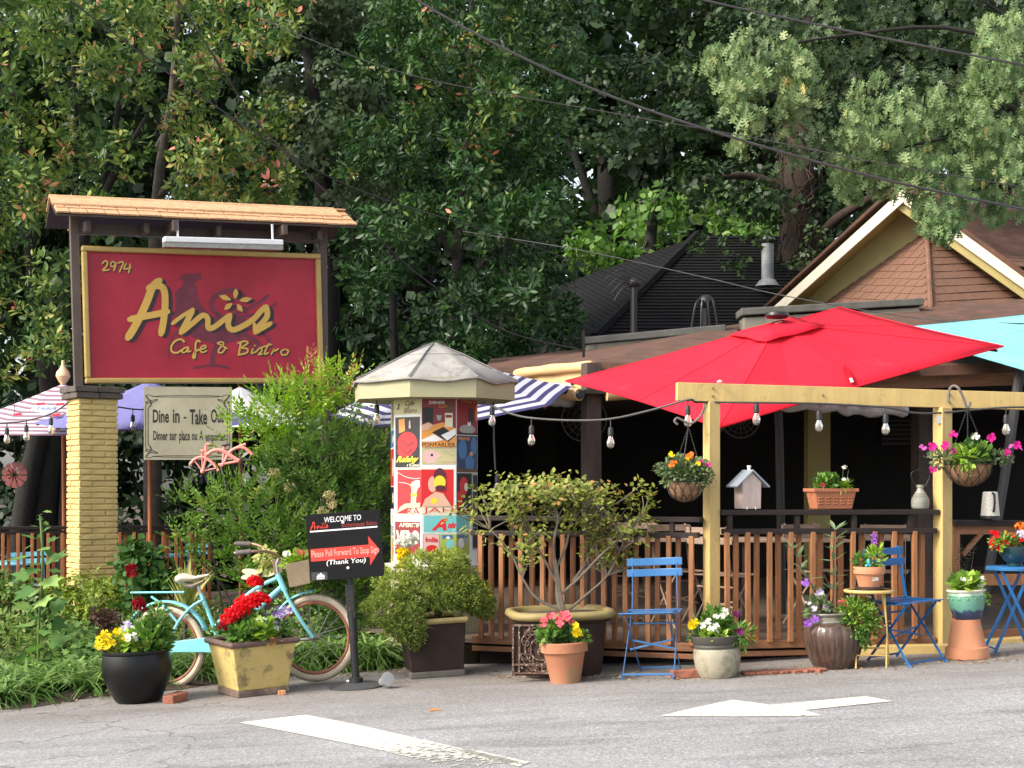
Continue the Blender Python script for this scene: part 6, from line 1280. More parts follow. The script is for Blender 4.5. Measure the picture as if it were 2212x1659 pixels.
# -------- welcome sign on its stand
WD = 11.0; wc = P(745.5, 1178, WD); BKP = M('black_sign_face', (.007, .007, .008), .6, .2, 5, spec=.2, spots=((.05, .05, .05), 20, .68, .4)); wr = R(4.4); wx = Vector((math.cos(wr), 0, math.sin(wr))); wz = Vector((-math.sin(wr), 0, math.cos(wr))); wn = Vector((0, -1, 0)); st_b = on_ground(P(768, 0, 11.05).x, 11.1)
ws = thing('stand_sign', 'black welcome sign with red arrow on a round base stand', 'sign', st_b)
WW_, WH_ = 160.5*WD/F, 144*WD/F
def wp(x, y, o=0.): return wc+wx*(x-.5)*WW_+wz*(y-.5)*WH_+wn*o       # 0..1 across and up
mb = MB(); cs = .025; mb.slab([wp(x, y, 0) for x, y in ((cs, 0), (1-cs, 0), (1, cs), (1, 1-cs), (1-cs, 1), (cs, 1), (0, 1-cs), (0, cs))], wn*.012); pl = ob('panel', mb, BKP, ws, bevel=.002)
WT = M('white_lettering', (.74, .74, .74), .5, .03); RT = M('red_lettering', (.60, .045, .030), .5, .05); DRT = M('faded_red_lettering', (.27, .035, .03), .5, .05); SALM = M('salmon_lettering', (.80, .42, .35), .5, .03)
fw_ = lambda x, y, h: wp(x, y, h)
def wt(s, m, x0, x1, y0, y1, b=.012, sh=0., h=.0145): text_pts(s, fw_, 'lettering', m, pl, x0, x1, y0, y1, h, bold=b, shear=sh)
wt('WELCOME TO', WT, .25, .745, .862, .945, .01, .12); wt('Esthetiques Salon', DRT, .48, .95, .755, .835, .012); wt('Please Pull Forward To Stop Sign', SALM, .045, .945, .325, .455, .004, 0, .0155); wt('(Thank You)', WT, .235, .765, .205, .30, .014, .15)
mb = MB(); mb.poly([wp(x, y, .0135) for x, y in ((.045, .732), (.955, .732), (.955, .755), (.045, .755))][::1]); ob('rule', mb, WT, pl)
mb = MB(); mb.poly([wp(x, y, .0135) for x, y in ((.03, .295), (.82, .30), (.82, .175), (.965, .395), (.82, .615), (.82, .485), (.03, .48))]); ob('arrow', mb, RT, pl)
mb = MB(); fr_ = lambda X, Y, o: wp((X-170)/1560-.0, 1-(Y-130)/1430+.015*0, o)
def fan(X, Y, o): # script on the stand sign, from the big sign's strokes
    return wp(.055+(X-550)/960*.24, .765+(1040-Y)/390*.125, o)
a_ = anis(fan, .0145); ob('script', a_, RT, pl); mb = MB(); mb.poly([wp(x, y, .0135) for x, y in ((.02, .01), (.235, .01), (.235, .125), (.02, .135))]); ob('patch', mb, M('dark_grey_patch', (.05, .045, .05), .6, .1), pl)
mb = MB(); mb.poly([wp(x, y, .0145) for x, y in ((.09, .022), (.195, .022), (.197, .07), (.178, .095), (.168, .085), (.155, .118), (.142, .118), (.13, .09), (.118, .105), (.09, .065))]); ob('mountain_logo', mb, WT, pl); mb = MB(); mb.poly([wp(x, y, .0155) for x, y in ((.097, .037), (.19, .037), (.19, .05), (.097, .05))]); ob('logo_band', mb, M('grey_print', (.25, .25, .25), .6), pl)
mb = MB()
for x, y in ((.5, .845), (.52, .16)): mb.sphere(wp(x, y, .016), .011, 10, 6, (1, .6, 1))
ob('bolt', mb, LAMPM, pl, smooth=True)
PIPE = M('black_rusty_pipe', (.016, .016, .017), .5, .3, 5, spots=((.13, .055, .035), 6, .58, .8)); top = wp(.52, .75, -.03); foot = st_b+Vector((.0, 0, .03))
mb = MB(); mb.tube([foot+Vector((-.005, 0, .3)), top], .0215, 12); ob('upper_post', mb, PIPE, ws, smooth=True); mb = MB(); mb.tube([foot, foot+(top-foot)*.5], .028, 14); ob('post', mb, PIPE, ws, smooth=True)
mb = MB(); mb.beam(foot+(top-foot)*.42, foot+(top-foot)*.64, .062, .05, up=(0, 1, 0)); ob('sleeve', mb, PIPE, ws, bevel=.008); mb = MB(); mb.lathe([(.05, 0), (.05, .05), (.032, .058), (.03, .02)], 20, st_b+Vector((0, 0, .02))); ob('base_collar', mb, PIPE, ws, smooth=True, ang=50)
mb = MB(); mb.lathe([(.195, 0), (.197, .008), (.17, .018), (.07, .032), (0, .034)], 48, (0, 0, 0)); o = ob('base_disc', mb, M('grey_black_iron', (.05, .052, .055), .55, .3, 5, spots=((.02, .02, .02), 9, .6, .5)), ws, world=False, smooth=True, ang=60); o.rotation_euler = (R(2), TILT, 0); o.location = (0, 0, .004)
mb = MB(); q = st_b+Vector((-.05, -.01, .045)); mb.tube([q, q+Vector((-.02, 0, 0))], .009, 6); ob('set_screw', mb, LAMPM, ws)

# -------- aqua cruiser bicycle
bp0 = P(355, 1390, 11.62); bp1 = P(675, 1390, 11.38); bn = Vector(((bp1-bp0).y, -(bp1-bp0).x, 0)).normalized(); bex = (bp1-bp0).normalized()
def B(x, y, o=0.): u = (300+x/1.8433)/1.8228; v = (1950+y/1.8433)/1.8228; return ray_plane(u, v, bp0+bn*o, bn)
bike = thing('bicycle', 'aqua painted cruiser bicycle parked among plants behind the pots', 'bicycle', B(650, 1420)); AQ = M('aqua_bike_paint', (.20, .56, .62), .45, .08, 5, spots=((.30, .22, .15), 30, .70, .7)); TYR = M('cream_tyre', (.50, .43, .32), .7, .2, 6, spots=((.16, .12, .08), 8, .55, .6)); TRD = M('dark_tread', (.15, .12, .09), .85, .3, 20); RIM = M('rusty_rim', (.32, .115, .065), .5, .3, 7); CHR = M('dull_chrome', (.45, .44, .42), .3, .2, metal=.9)
for (hx_, hy_, nm) in ((1733, 1034, 'front'), (650, 1108, 'rear')):
    hub = B(hx_, hy_); Rw = .325 if nm == 'front' else .322
    def C_(r, a, o=0.): return hub+bex*r*math.cos(a)+Vector((0, 0, 1))*r*math.sin(a)+bn*o
    mb = MB(); mb.tube([C_(Rw-.026, k*.1309) for k in range(48)], .026, 10, closed=True); wh = ob('wheel', mb, TYR, bike, smooth=True)
    mb = MB()
    for k in range(96):
        for o_ in (-.012, .012): c = C_(Rw-.001, k*.06545, o_); mb.box(c, (.012, .012, .006), Matrix.Rotation(-(k*.06545)+math.pi/2, 3, 'Y'))
    ob('tread', mb, TRD, wh); mb = MB(); mb.tube([C_(Rw-.062, k*.1309) for k in range(48)], .013, 8, closed=True, sq=(1.2, .9)); ob('rim', mb, RIM, wh, smooth=True)
    mb = MB()
    for k in range(18):
        a = k*.349; o_ = .02 if k % 2 else -.02; mb.tube([C_(.02, a+(.9 if k % 4 < 2 else -.9), o_), C_(Rw-.07, a)], .0022, 4)
    ob('spoke', mb, CHR, wh); mb = MB(); mb.tube([hub-bn*.05, hub+bn*.05], .022, 10); ob('hub', mb, CHR, wh, smooth=True)
def tubeb(name, pts, r, mat=AQ, o=0., k=4, n=10, par=None):
    mb = MB(); q = [B(*p, o) if len(p) == 2 else B(*p) for p in pts]; mb.tube(cr(q, k) if len(q) > 2 else q, r, n); return ob(name, mb, mat, par or bike, smooth=True)
tubeb('head_tube', [(1462, 570), (1512, 690)], .021); tubeb('top_tube', [(1470, 596), (1300, 680), (1100, 850), (985, 990)], .015); tubeb('down_tube', [(1492, 664), (1370, 775), (1220, 920), (1045, 1085)], .019); tubeb('seat_tube', [(905, 715), (960, 850), (1045, 1090)], .015)
for o_ in (-.045, .045): tubeb('fork', [(1512, 690), (1545, 760), (1640, 920), (1722, 1035)], .014, o=o_); tubeb('seat_stay', [(925, 755), (830, 815), (735, 930), (655, 1105)], .0105, o=o_); tubeb('chain_stay', [(1045, 1095), (850, 1120), (655, 1112)], .010, o=o_); tubeb('rack_stay', [(545, 735), (640, 810), (735, 925)], .009, o=o_)
def fender(hub, R0, a0, a1, name):
    mb = MB(); n = 28; vs = []
    for i in range(n+1):
        a = a0+(a1-a0)*i/n
        for o_, dr in ((-.034, -.014), (-.018, .0), (.018, .0), (.034, -.014)): vs.append(hub+bex*(R0+dr)*math.cos(a)+Vector((0, 0, 1))*(R0+dr)*math.sin(a)+bn*o_)
    mb.add(vs, [(i*4+j, i*4+j+1, (i+1)*4+j+1, (i+1)*4+j) for i in range(n) for j in range(3)]); return ob(name, mb, AQ, bike, smooth=True, ang=60, sol=.003)
fender(B(650, 1108), .362, R(22), R(165), 'rear_fender'); fender(B(1733, 1034), .352, R(92), R(150), 'front_fender')
for o_ in (-.055, 0, .055): tubeb('rack_bar', [(395, 707), (600, 705), (785, 703)], .008, o=o_)
for x in (420, 540, 660, 775): mb = MB(); mb.tube([B(x, 706, -.06), B(x, 706, .06)], .007, 8); ob('rack_crossbar', mb, AQ if x > 430 else RIM, bike, smooth=True)
mb = MB(); c0 = B(655, 1060, .05); mb.slab([B(x, y, .045) for x, y in ((655, 1085), (700, 1062), (960, 1030), (1050, 1030), (1090, 1090), (1040, 1145), (930, 1140), (670, 1140))], bn*.012); ob('chain_guard', mb, AQ, bike, bevel=.005)
mb = MB(); sd = cr([B(735, 615), B(790, 600), B(850, 605), B(910, 590), B(968, 578)], 4); mb.tube(sd, [.05, .075, .088, .09, .085, .078, .07, .062, .052, .042, .036, .032, .028, .027, .026, .025, .02], 14, sq=(1.0, .42)); ob('saddle', mb, M('cream_vinyl', (.62, .53, .40), .5, .12, 6), bike, smooth=True, ang=80)
mb = MB(); mb.tube([B(800, 650), B(850, 660), B(930, 620)], [.05, .045, .02], 10, sq=(1, .5)); ob('saddle_base', mb, M('dirty_saddle_base', (.28, .22, .17), .7, .3), bike, smooth=True); mb = MB(); mb.tube([B(880, 650), B(910, 730)], .013, 10); ob('seat_post', mb, CHR, bike, smooth=True)
mb = MB(); mb.tube([B(1465, 575), B(1455, 500), B(1475, 450)], .012, 10); ob('stem', mb, CHR, bike, smooth=True); BARM = M('coppery_bar', (.35, .21, .13), .35, .2, metal=.7)
for s in (1, -1):
    q = [B(1475, 450), B(1440, 425, .12*s), B(1370, 385 if s < 0 else 408, .24*s), B(1280, 352 if s < 0 else 408, .30*s), B(1150, 352 if s < 0 else 420, .30*s)]; mb = MB(); mb.tube(cr(q, 5), .011, 10); ob('handlebar', mb, BARM, bike, smooth=True); mb = MB(); mb.tube([B(1270, 354 if s < 0 else 409, .30*s), B(1160, 352 if s < 0 else 419, .30*s)], .019, 12); ob('grip', mb, M('grey_rubber', (.10, .085, .08), .8, .3, 20), bike, smooth=True)
mb = MB(); mb.tube([B(1540, 1050, .06), B(1690, 1045, .06)], .011, 8); ob('axle_stay', mb, CHR, bike, smooth=True)
BX = M('khaki_tin_box', (.20, .155, .095), .6, .25, 5, spots=((.10, .07, .045), 6, .56, .6))
bxs = thing('bike_planter', 'brown tin box of lime leaves hung on the bicycle handlebar', 'planter', B(1610, 675, .15)); mb = MB(); A4 = [B(1548, 672, .22), B(1700, 640, .22), B(1700, 640, .0), B(1548, 672, .0)]; B4 = [B(1518, 500, .24), B(1690, 465, .24), B(1690, 465, -.02), B(1518, 500, -.02)]; mb.add(A4+B4, [(0, 1, 5, 4), (1, 2, 6, 5), (2, 3, 7, 6), (3, 0, 4, 7), (3, 2, 1, 0)]); ob('box', mb, BX, bxs, bevel=.004); ctr = B(1600, 480, .11)-bxs.location
lv('foliage', GR_LIME, bxs, (ctr.x, ctr.y, ctr.z), (.095, .09, .05), 130, .055, T_ovate(.4), 151); blooms('blossom', P_WHT, bxs, [(ctr.x-.07, ctr.y-.08, ctr.z+.06), (ctr.x-.05, ctr.y-.08, ctr.z+.05)], .026, 152); blooms('blossom', P_PINK, bxs, [(ctr.x+.03, ctr.y-.05, ctr.z+.07), (ctr.x+.045, ctr.y-.05, ctr.z+.06)], .03, 153)
bx2 = thing('bike_planter', 'olive tin box with pale trailing plant behind the bicycle handlebar', 'planter', B(1460, 580, -.15)); mb = MB(); A4 = [B(1440, 580, -.1), B(1500, 560, -.1), B(1500, 560, -.28), B(1440, 580, -.28)]; B4 = [B(1420, 470, -.08), B(1500, 450, -.08), B(1500, 450, -.3), B(1420, 470, -.3)]; mb.add(A4+B4, [(0, 1, 5, 4), (1, 2, 6, 5), (2, 3, 7, 6), (3, 0, 4, 7), (3, 2, 1, 0)]); ob('box', mb, BX, bx2, bevel=.004); ctr = B(1380, 470, -.15)-bx2.location; lv('foliage', LEAF('leaf_pale_yellow', [(0, (.30, .34, .08)), (1, (.55, .55, .22))]), bx2, (ctr.x, ctr.y, ctr.z), (.08, .08, .09), 150, .04, T_ovate(.35), 154, up=-.3)
# dragonfly-winged garden ornament behind the bicycle
t = thing('garden_ornament', 'small winged fairy garden stake with cream wings behind the bicycle frame', 'ornament', B(1330, 1000, -.3)); CW = M('cream_wing', (.66, .62, .42), .5, .08)
for (x, y, rx, ry, rr) in ((1265, 555, 62, 22, -.1), (1255, 590, 58, 20, .15), (1395, 570, 58, 20, .2)):
    mb = MB(); mb.slab([B(x+rx*math.cos(a*.3927)*math.cos(rr)+ry*math.sin(a*.3927)*math.sin(rr), y-rx*math.cos(a*.3927)*math.sin(rr)+ry*math.sin(a*.3927)*math.cos(rr), -.3) for a in range(16)], bn*.006); ob('wing', mb, CW, t)
for q, r, c, nm in (((1335, 565), .012, (.12, .03, .03), 'body'), ((1320, 605), .014, (.75, .35, .05), 'collar'), ((1320, 635), .018, (.35, .38, .68), 'bodice'), ((1320, 690), .02, (.70, .68, .62), 'skirt')): mb = MB(); mb.sphere(B(*q, -.28), r*1.3, 10, 8, (1, 1, 1.5)); ob(nm, mb, M('ornament_'+nm, c, .5, .1), t, smooth=True)
mb = MB(); mb.slab([B(x, y, -.28) for x, y in ((1285, 735), (1365, 740), (1350, 790), (1295, 785))], bn*.02); ob('pink_base', mb, M('ornament_pink', (.70, .35, .28), .6, .1), t); mb = MB(); mb.tube([B(1325, 700, -.29), B(1330, 1150, -.29)], .006, 6); ob('stake', mb, BLKM, t)
for (x, y) in ((1320, 683), (1388, 675), (1350, 800), (708, 797)): pass
# pink miniature bicycle wind spinner
SD = 13.6
def W(x, y, o=0.): u = (620+x/2.1267)/1.8228; v = (1320+y/2.1267)/1.8228; return P(u, v, SD)+Vector((0, -o, 0))
t = thing('wind_spinner', 'pink miniature bicycle wind spinner on a metal stake before the nandina', 'ornament', P(478, 1330, SD)); PK = M('coral_pink_paint', (.80, .27, .23), .5, .06)
def wtube(name, pts, r, k=5): mb = MB(); q = [W(*p) for p in pts]; mb.tube(cr(q, k) if len(q) > 2 else q, r, 8); ob(name, mb, PK, t, smooth=True)
wtube('frame', [(405, 925), (405, 1030), (378, 1140)], .012); wtube('frame', [(415, 1000), (470, 965), (540, 965), (600, 1000), (678, 1050)], .018); wtube('frame', [(555, 930), (548, 1080), (515, 1085)], .012); wtube('chain_stay', [(510, 1085), (600, 1070), (678, 1055)], .012); wtube('fender', [(272, 1085), (310, 1040), (370, 1022), (430, 1045), (480, 1090), (512, 1135)], .014); wtube('fender', [(560, 1060), (600, 985), (660, 945), (730, 945), (795, 1000)], .014); wtube('rack', [(640, 950), (740, 910)], .012); wtube('handlebar', [(400, 915), (440, 912)], .008); wtube('lamp', [(362, 970), (388, 970)], .014); wtube('strut', [(372, 970), (378, 1140)], .007); wtube('strut', [(380, 1140), (500, 1110)], .007); wtube('strut', [(378, 1140), (310, 1050)], .007)
for (x, y, r) in ((378, 1140, 105), (678, 1050, 105)):
    c = W(x, y); rr = r*SD/F/3.877*1.0
    for k in range(10):
        a = k*.628; mb = MB(); u1 = Vector((math.cos(a), 0, math.sin(a))); u2 = Vector((-math.sin(a), .5, math.cos(a))).normalized(); mb.slab([c+u1*rr*.25, c+u1*rr, c+u1*rr*.95+u2*rr*.3, c+u1*rr*.3+u2*rr*.1], (0, .004, 0)); ob('vane', mb, M('black_vane', (.025, .025, .028), .4, .2), t)
    mb = MB(); mb.sphere(c, .022, 10, 6); ob('hub', mb, PK, t, smooth=True)
mb = MB(); mb.tube([W(530, 1090), W(580, 1300), W(630, 1540), W(640, 1700)], .009, 6); ob('stake', mb, M('grey_iron', (.13, .11, .10)), t); mb = MB(); mb.tube([W(540, 925), W(600, 915)], .016, 8, sq=(1, .6)); ob('saddle', mb, BLKM, t)

# -------- festoon lights
BULB = M('bulb_glass', (.85, .82, .75), .08, .02, trans=.88); SOCK = M('black_socket', (.018, .018, .02), .5, .2); FIL = M('brass_filament', (.75, .60, .32), .4, .1)
def festoon(label, path, bulbs, D):
    p0 = P(path[0][0], path[0][1], path[0][2] if len(path[0]) > 2 else D); t = thing('string_lights', label, 'string lights', p0, group='festoon light strings'); mb = MB(); pts = [P(q[0], q[1], q[2] if len(q) > 2 else D) for q in path]; mb.tube(cr(pts, 8) if len(pts) > 2 else pts, .0085, 6); ob('cable', mb, M('grey_black_cable', (.055, .052, .05), .6, .2), t, smooth=True)
    for q in bulbs:
        u, v, ln = q[:3]; dd = q[3] if len(q) > 3 else D; a = P(u, v, dd); s = dd/F; mb = MB(); mb.tube([a, a-Vector((0, 0, ln*s))], .005, 6); mb.lathe([(.008, .022), (.016, .018), (.021, .0), (.021, -.045), (.017, -.05)], 14, a-Vector((0, 0, ln*s+.02))); b = ob('socket', mb, SOCK, t, smooth=True)
        c = a-Vector((0, 0, ln*s+.068)); mb = MB(); mb.lathe([(.014, .0), (.018, -.012), (.029, -.04), (.031, -.058), (.026, -.078), (.012, -.09), (0, -.092)], 16, c); ob('bulb', mb, BULB, b, smooth=True); mb = MB(); mb.tube([c+Vector((-.006, 0, 0)), c+Vector((-.01, 0, -.05)), c+Vector((.01, 0, -.05)), c+Vector((.006, 0, 0))], .0025, 5); ob('filament', mb, FIL, b)
festoon('string of bulbs from the poster column to the pergola beam', [(1045, 868, 12.3), (1075, 882, 12.2), (1108, 895, 12.1), (1148, 903, 12), (1230, 908, 11.8), (1318, 905, 11.6), (1410, 885, 11.4), (1485, 864, 11.3), (1500, 868, 11.35)], [(1063, 873, 5, 12.25), (1148, 903, 16, 12), (1319, 905, 18, 11.6), (1486, 864, 12, 11.32)], 11.5)
festoon('string of bulbs hung under the pergola beam', [(1500, 869, 11.38), (1634, 870, 11.4), (1770, 872, 11.5), (1910, 880, 11.6), (2000, 893, 11.7), (2172, 880, 11.8), (2300, 882, 11.9)], [(1634, 868, 4, 11.4), (1769, 873, 14, 11.5), (1913, 880, 14, 11.6), (2173, 882, 14, 11.8)], 11.5)
festoon('string of bulbs dipping left of the brick pier', [(-40, 915, 15), (20, 913, 15), (60, 908, 15), (112, 893, 15), (150, 868, 15.1)], [(15, 912, 12, 15), (57, 908, 10, 15), (110, 893, 10, 15), (-12, 915, 10, 15)], 15)
festoon('short string with one bulb right of the brick pier', [(248, 878, 15.6), (290, 884, 15.8), (330, 885, 16)], [(287, 884, 12, 15.8)], 15.7)
festoon('hanging cord with one bulb beside the poster column', [(1066, 868, 12.6), (1067, 950, 12.6), (1070, 1015, 12.6)], [(1074, 1018, 6, 12.6)], 12.6)
festoon('single bulb hanging below the left eave of the poster column', [(814, 862, 12.6), (814, 870, 12.6)], [(814, 868, 6, 12.6)], 12.6)

# -------- overhead cables
CABM = M('overhead_cable', (.03, .03, .032), .5, .3)
def cable(label, pts, D0, D1, r):
    n = len(pts); q = [P(u, v, D0+(D1-D0)*i/(n-1)) for i, (u, v) in enumerate(pts)]; mb = MB(); mb.tube(cr(q, 8), r, 6); tag(ob('overhead_cable', mb, CABM, base=q[0], smooth=True), label, 'cable', 'overhead service cables')
cable('thick cable dropping from top centre to the right edge above the gable', [(700, -130), (900, 0), (1090, 105), (1300, 200), (1560, 290), (1900, 385), (2260, 462)], 13, 12, .011)
cable('thick cable crossing the top right corner in front of the oak', [(1300, -60), (1520, 0), (1800, 60), (2000, 100), (2260, 150)], 13, 12, .009)
cable('thin cable between the two thick cables reaching the gable peak', [(560, 40), (880, 160), (1300, 240), (1640, 300), (1900, 352), (2260, 412)], 16, 14, .005)
cable('cable running from top left down across the trees to the cafe roof', [(360, -40), (480, 150), (560, 270), (690, 400), (780, 480), (900, 590), (1080, 710), (1262, 757)], 14, 19, .009)
cable('thin cable from the upper left trees to the service mast', [(150, 0), (380, 170), (620, 330), (800, 420), (1100, 515), (1369, 610)], 14, 19.4, .008)
cable('thin cable sagging from the mast over the red umbrella to the right', [(1000, 500), (1250, 540), (1525, 600), (1700, 640), (1990, 688), (2260, 700)], 19, 15, .006)
# ================================================================ TREES AND GARDEN
MAG = LEAF('magnolia_leaf', [(0, (0.013, 0.037, 0.012)), (.5, (0.031, 0.083, 0.022)), (.78, (0.080, 0.156, 0.035)), (.9, (0.212, 0.273, 0.060)), (.965, (0.383, 0.292, 0.100)), (1, (0.531, 0.195, 0.130))], rough=.42, transl=.2, spec=.3)
MAGL = LEAF('magnolia_leaf_light', [(0, (0.022, 0.053, 0.017)), (.4, (0.056, 0.119, 0.031)), (.66, (0.150, 0.237, 0.053)), (.84, (0.350, 0.392, 0.095)), (.95, (0.575, 0.427, 0.166)), (1, (0.688, 0.237, 0.166))], rough=.45, transl=.25, spec=.26)
VINE = LEAF('vine_leaf', [(0, (0.039, 0.067, 0.032)), (.6, (0.096, 0.146, 0.065)), (1, (0.231, 0.280, 0.142))], rough=.5, transl=.2)
DARKF = LEAF('dark_tree_leaf', [(0, (0.012, 0.027, 0.012)), (.6, (0.030, 0.061, 0.020)), (1, (0.069, 0.116, 0.035))], rough=.45, transl=.2)
OAKL = LEAF('oak_leaf', [(0, (0.074, 0.132, 0.047)), (.55, (0.175, 0.264, 0.105)), (.88, (0.313, 0.378, 0.168)), (1, (0.497, 0.396, 0.147))], rough=.45, transl=.28)
OAKD = LEAF('oak_leaf_shaded', [(0, (0.021, 0.042, 0.017)), (.6, (0.059, 0.099, 0.037)), (1, (0.152, 0.188, 0.074))], rough=.45, transl=.22)  # darker copy of the oak leaf, shade put into its colour
LIMET = LEAF('sunlit_tree_leaf', [(0, (.035, .09, .02)), (.5, (.09, .19, .035)), (1, (.24, .37, .09))], rough=.45, transl=.35)  # brighter greens put the sunlight into the leaf colour
BARK = M('grey_brown_bark', (.013, .011, .009), .95, .4, 6, bump=1.0, bscale=14, stretch=(3, 3, 1)); BARKL = M('lichen_bark', (.075, .062, .05), .95, .4, 8, bump=.8, bscale=20)
IVYB = M('ivy_root_bark', (.040, .026, .018), .95, .5, 10, bump=1.2, bscale=18, stretch=(3, 3, 1))

def tree_root(name, label, u, D, cat='tree', group=None):
    p = P(u, 0, D); return thing(name, label, cat, on_ground(p.x, p.y), group=group)
def region_blobs(rg, regs, D, sp, dj, keep=.9):
    """blob centres spread over image-plane regions at depth D (metres of depth jitter dj)"""
    out = []
    for (u0, v0, u1, v1) in regs:
        nu = max(1, round((u1-u0)/sp)); nv = max(1, round((v1-v0)/sp))
        for i in range(nu):
            for j in range(nv):
                if rg.random() > keep: continue
                out.append((u0+(u1-u0)*(i+.5)/nu+rg.normal(0, sp*.18), v0+(v1-v0)*(j+.5)/nv+rg.normal(0, sp*.18), D+rg.uniform(-dj, dj)))
    return out
def crown(rt, mat, blobs, rpx, nros, k, size, tm, seed, flat=.8, spread=(40, 95), up=.45, bias=None, name='crown', droop=0.):
    rg = np.random.default_rng(seed); P_, A_, N_, Rn = [], [], [], []
    off = np.array(rt.location)
    for b in blobs:
        u, v, D = b[:3]; r = (b[3] if len(b) > 3 else rpx)*D/F*rg.uniform(.8, 1.2); c = np.array(P(u, v, D)); q, d = blob_pts(rg, c, (r, r, r*flat), nros, .35)
        d = nz(d+np.array([0, 0, up])+rg.normal(0, .25, d.shape)); cc, ax, nm = rosette(rg, q, d, k, spread)
        if droop: ax = nz(ax+np.array([0, 0, -droop]))
        P_.append(cc); A_.append(ax); N_.append(nm); cc += ax*(.25*size)+np.repeat(d, k, 0)*(rg.uniform(-.9, .5, (nros*k, 1))*size); base = np.clip(rg.normal(.40, .17, nros)+(bias(u, v) if bias else 0), 0, 1); Rn.append(np.clip(np.repeat(base, k)+rg.normal(0, .10, nros*k), 0, 1))
    p = np.concatenate(P_)-off; n = len(p); return leaves(name, mat, rt, p, np.concatenate(A_), np.concatenate(N_), rg.uniform(.5, 1.2, n)*size, tm, rnd=np.concatenate(Rn))
def limbs(rt, paths, mat=BARK, name='limb', deep=0., thin=1.):
    """paths: lists of (u, v, D, radius)"""
    for i, pth in enumerate(paths):
        mb = MB(); pts = cr([P(q[0], q[1], q[2]+deep) for q in pth], 5); rs = np.interp(np.linspace(0, 1, len(pts)), np.linspace(0, 1, len(pth)), [q[3]*thin for q in pth]); mb.tube(pts, list(rs), 9); ob('trunk' if i == 0 else name, mb, mat, rt, smooth=True, ang=80)
def gv(u, D): p = P(u, 0, D); return V0+(CZ-gz(p.x)+.1)*F/D

OV = T_ovate(.185, .05, .12); OVB = T_ovate(.34, .04, .1)
rg = np.random.default_rng(200)
t = tree_root('magnolia_tree', 'glossy leaved evergreen tree at the far left behind the pier', 40, 20.5)
limbs(t, [[(20, gv(20, 20.5), 20.5, .22), (60, 1050, 20.5, .2), (105, 850, 20.5, .15), (150, 600, 20.5, .11), (220, 420, 20.5, .08), (260, 200, 20.5, .05), (270, -40, 20.5, .04)], [(105, 850, 20.5, .16), (60, 500, 20.3, .10), (40, 250, 20.2, .07), (0, 60, 20, .04)], [(190, 500, 20.4, .09), (245, 380, 20, .07), (320, 250, 19.8, .05)], [(150, 620, 20.4, .07), (165, 300, 20.8, .05), (150, 0, 21, .04)]], BARK, deep=.7, thin=.75)
bl = region_blobs(rg, [(-340, -50, 340, 330), (-340, 330, 250, 530), (-240, 530, 150, 830)], 20.3, 92, 1.1, .9); crown(t, MAGL, bl, 68, 40, 8, .13, OV, 201, spread=(25, 90), bias=lambda u, v: .12)
t = tree_root('magnolia_tree', 'evergreen tree with yellow and coral young leaves above the crimson sign', 330, 21.5)
limbs(t, [[(330, gv(330, 21.5), 21.5, .18), (330, 800, 21.5, .16), (340, 420, 21.5, .10), (372, 200, 21.5, .07), (388, -40, 21.5, .05)], [(340, 430, 21.5, .07), (400, 360, 21.2, .055), (470, 300, 21, .045), (530, 230, 20.8, .03)], [(340, 320, 21.5, .06), (440, 120, 21.6, .045), (490, -30, 21.7, .03)], [(380, 560, 21, .06), (470, 510, 20.6, .05), (600, 400, 20.2, .04)]], BARKL, deep=.6, thin=.8)
bl = region_blobs(rg, [(290, -50, 640, 220), (360, 200, 640, 470), (200, 380, 460, 480)], 21.2, 90, 1.1, .92); crown(t, MAGL, bl, 66, 42, 8, .13, OV, 202, spread=(25, 90), bias=lambda u, v: .2)
t = tree_root('vine_covered_tree', 'tree hung with grey green vine leaves right of the sign roof', 700, 22.5)
limbs(t, [[(700, gv(700, 22.5), 22.5, .22), (705, 600, 22.5, .2), (690, 300, 22.8, .1), (640, -30, 22.8, .06)], [(640, 480, 22, .03), (560, 440, 21, .03), (480, 480, 20.5, .02)]], BARK)
bl = region_blobs(rg, [(590, -50, 830, 470), (690, 450, 800, 620)], 22.2, 88, .9, .92); crown(t, VINE, bl, 62, 80, 6, .10, OVB, 203, droop=.5, spread=(50, 110))
t = tree_root('magnolia_tree', 'large dark glossy evergreen tree behind the poster column', 985, 20.5)
limbs(t, [[(985, gv(985, 21), 21, .15), (975, 900, 21, .13), (985, 600, 21, .10), (1010, 300, 21.4, .07), (1020, 0, 21.4, .05)], [(985, 650, 20.9, .06), (1050, 560, 20.6, .05), (1120, 470, 20.4, .04)], [(985, 560, 21, .05), (900, 430, 20.6, .04), (820, 300, 20, .04)], [(860, 1000, 21.2, .08), (850, 700, 21.2, .07), (845, 450, 21.2, .05)], [(1085, 900, 21, .07), (1088, 640, 21, .06), (1100, 420, 21, .04)]], BARK, deep=.6, thin=.8)
bl = region_blobs(rg, [(820, -60, 1270, 100), (760, 100, 1250, 240), (740, 240, 1240, 400), (800, 400, 1240, 520), (1080, 500, 1240, 780), (960, 600, 1100, 780), (730, 480, 860, 640)], 20.2, 92, 1.2, .93)
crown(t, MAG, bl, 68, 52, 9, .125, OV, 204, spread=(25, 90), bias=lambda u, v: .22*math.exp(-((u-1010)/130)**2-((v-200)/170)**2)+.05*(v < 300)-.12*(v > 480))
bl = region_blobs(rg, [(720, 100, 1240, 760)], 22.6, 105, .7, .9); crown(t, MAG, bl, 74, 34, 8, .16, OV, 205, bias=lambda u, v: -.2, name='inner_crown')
t = tree_root('ivy_covered_tree', 'tall tree with trunk wrapped in brown ivy roots behind black roof', 1725, 26)
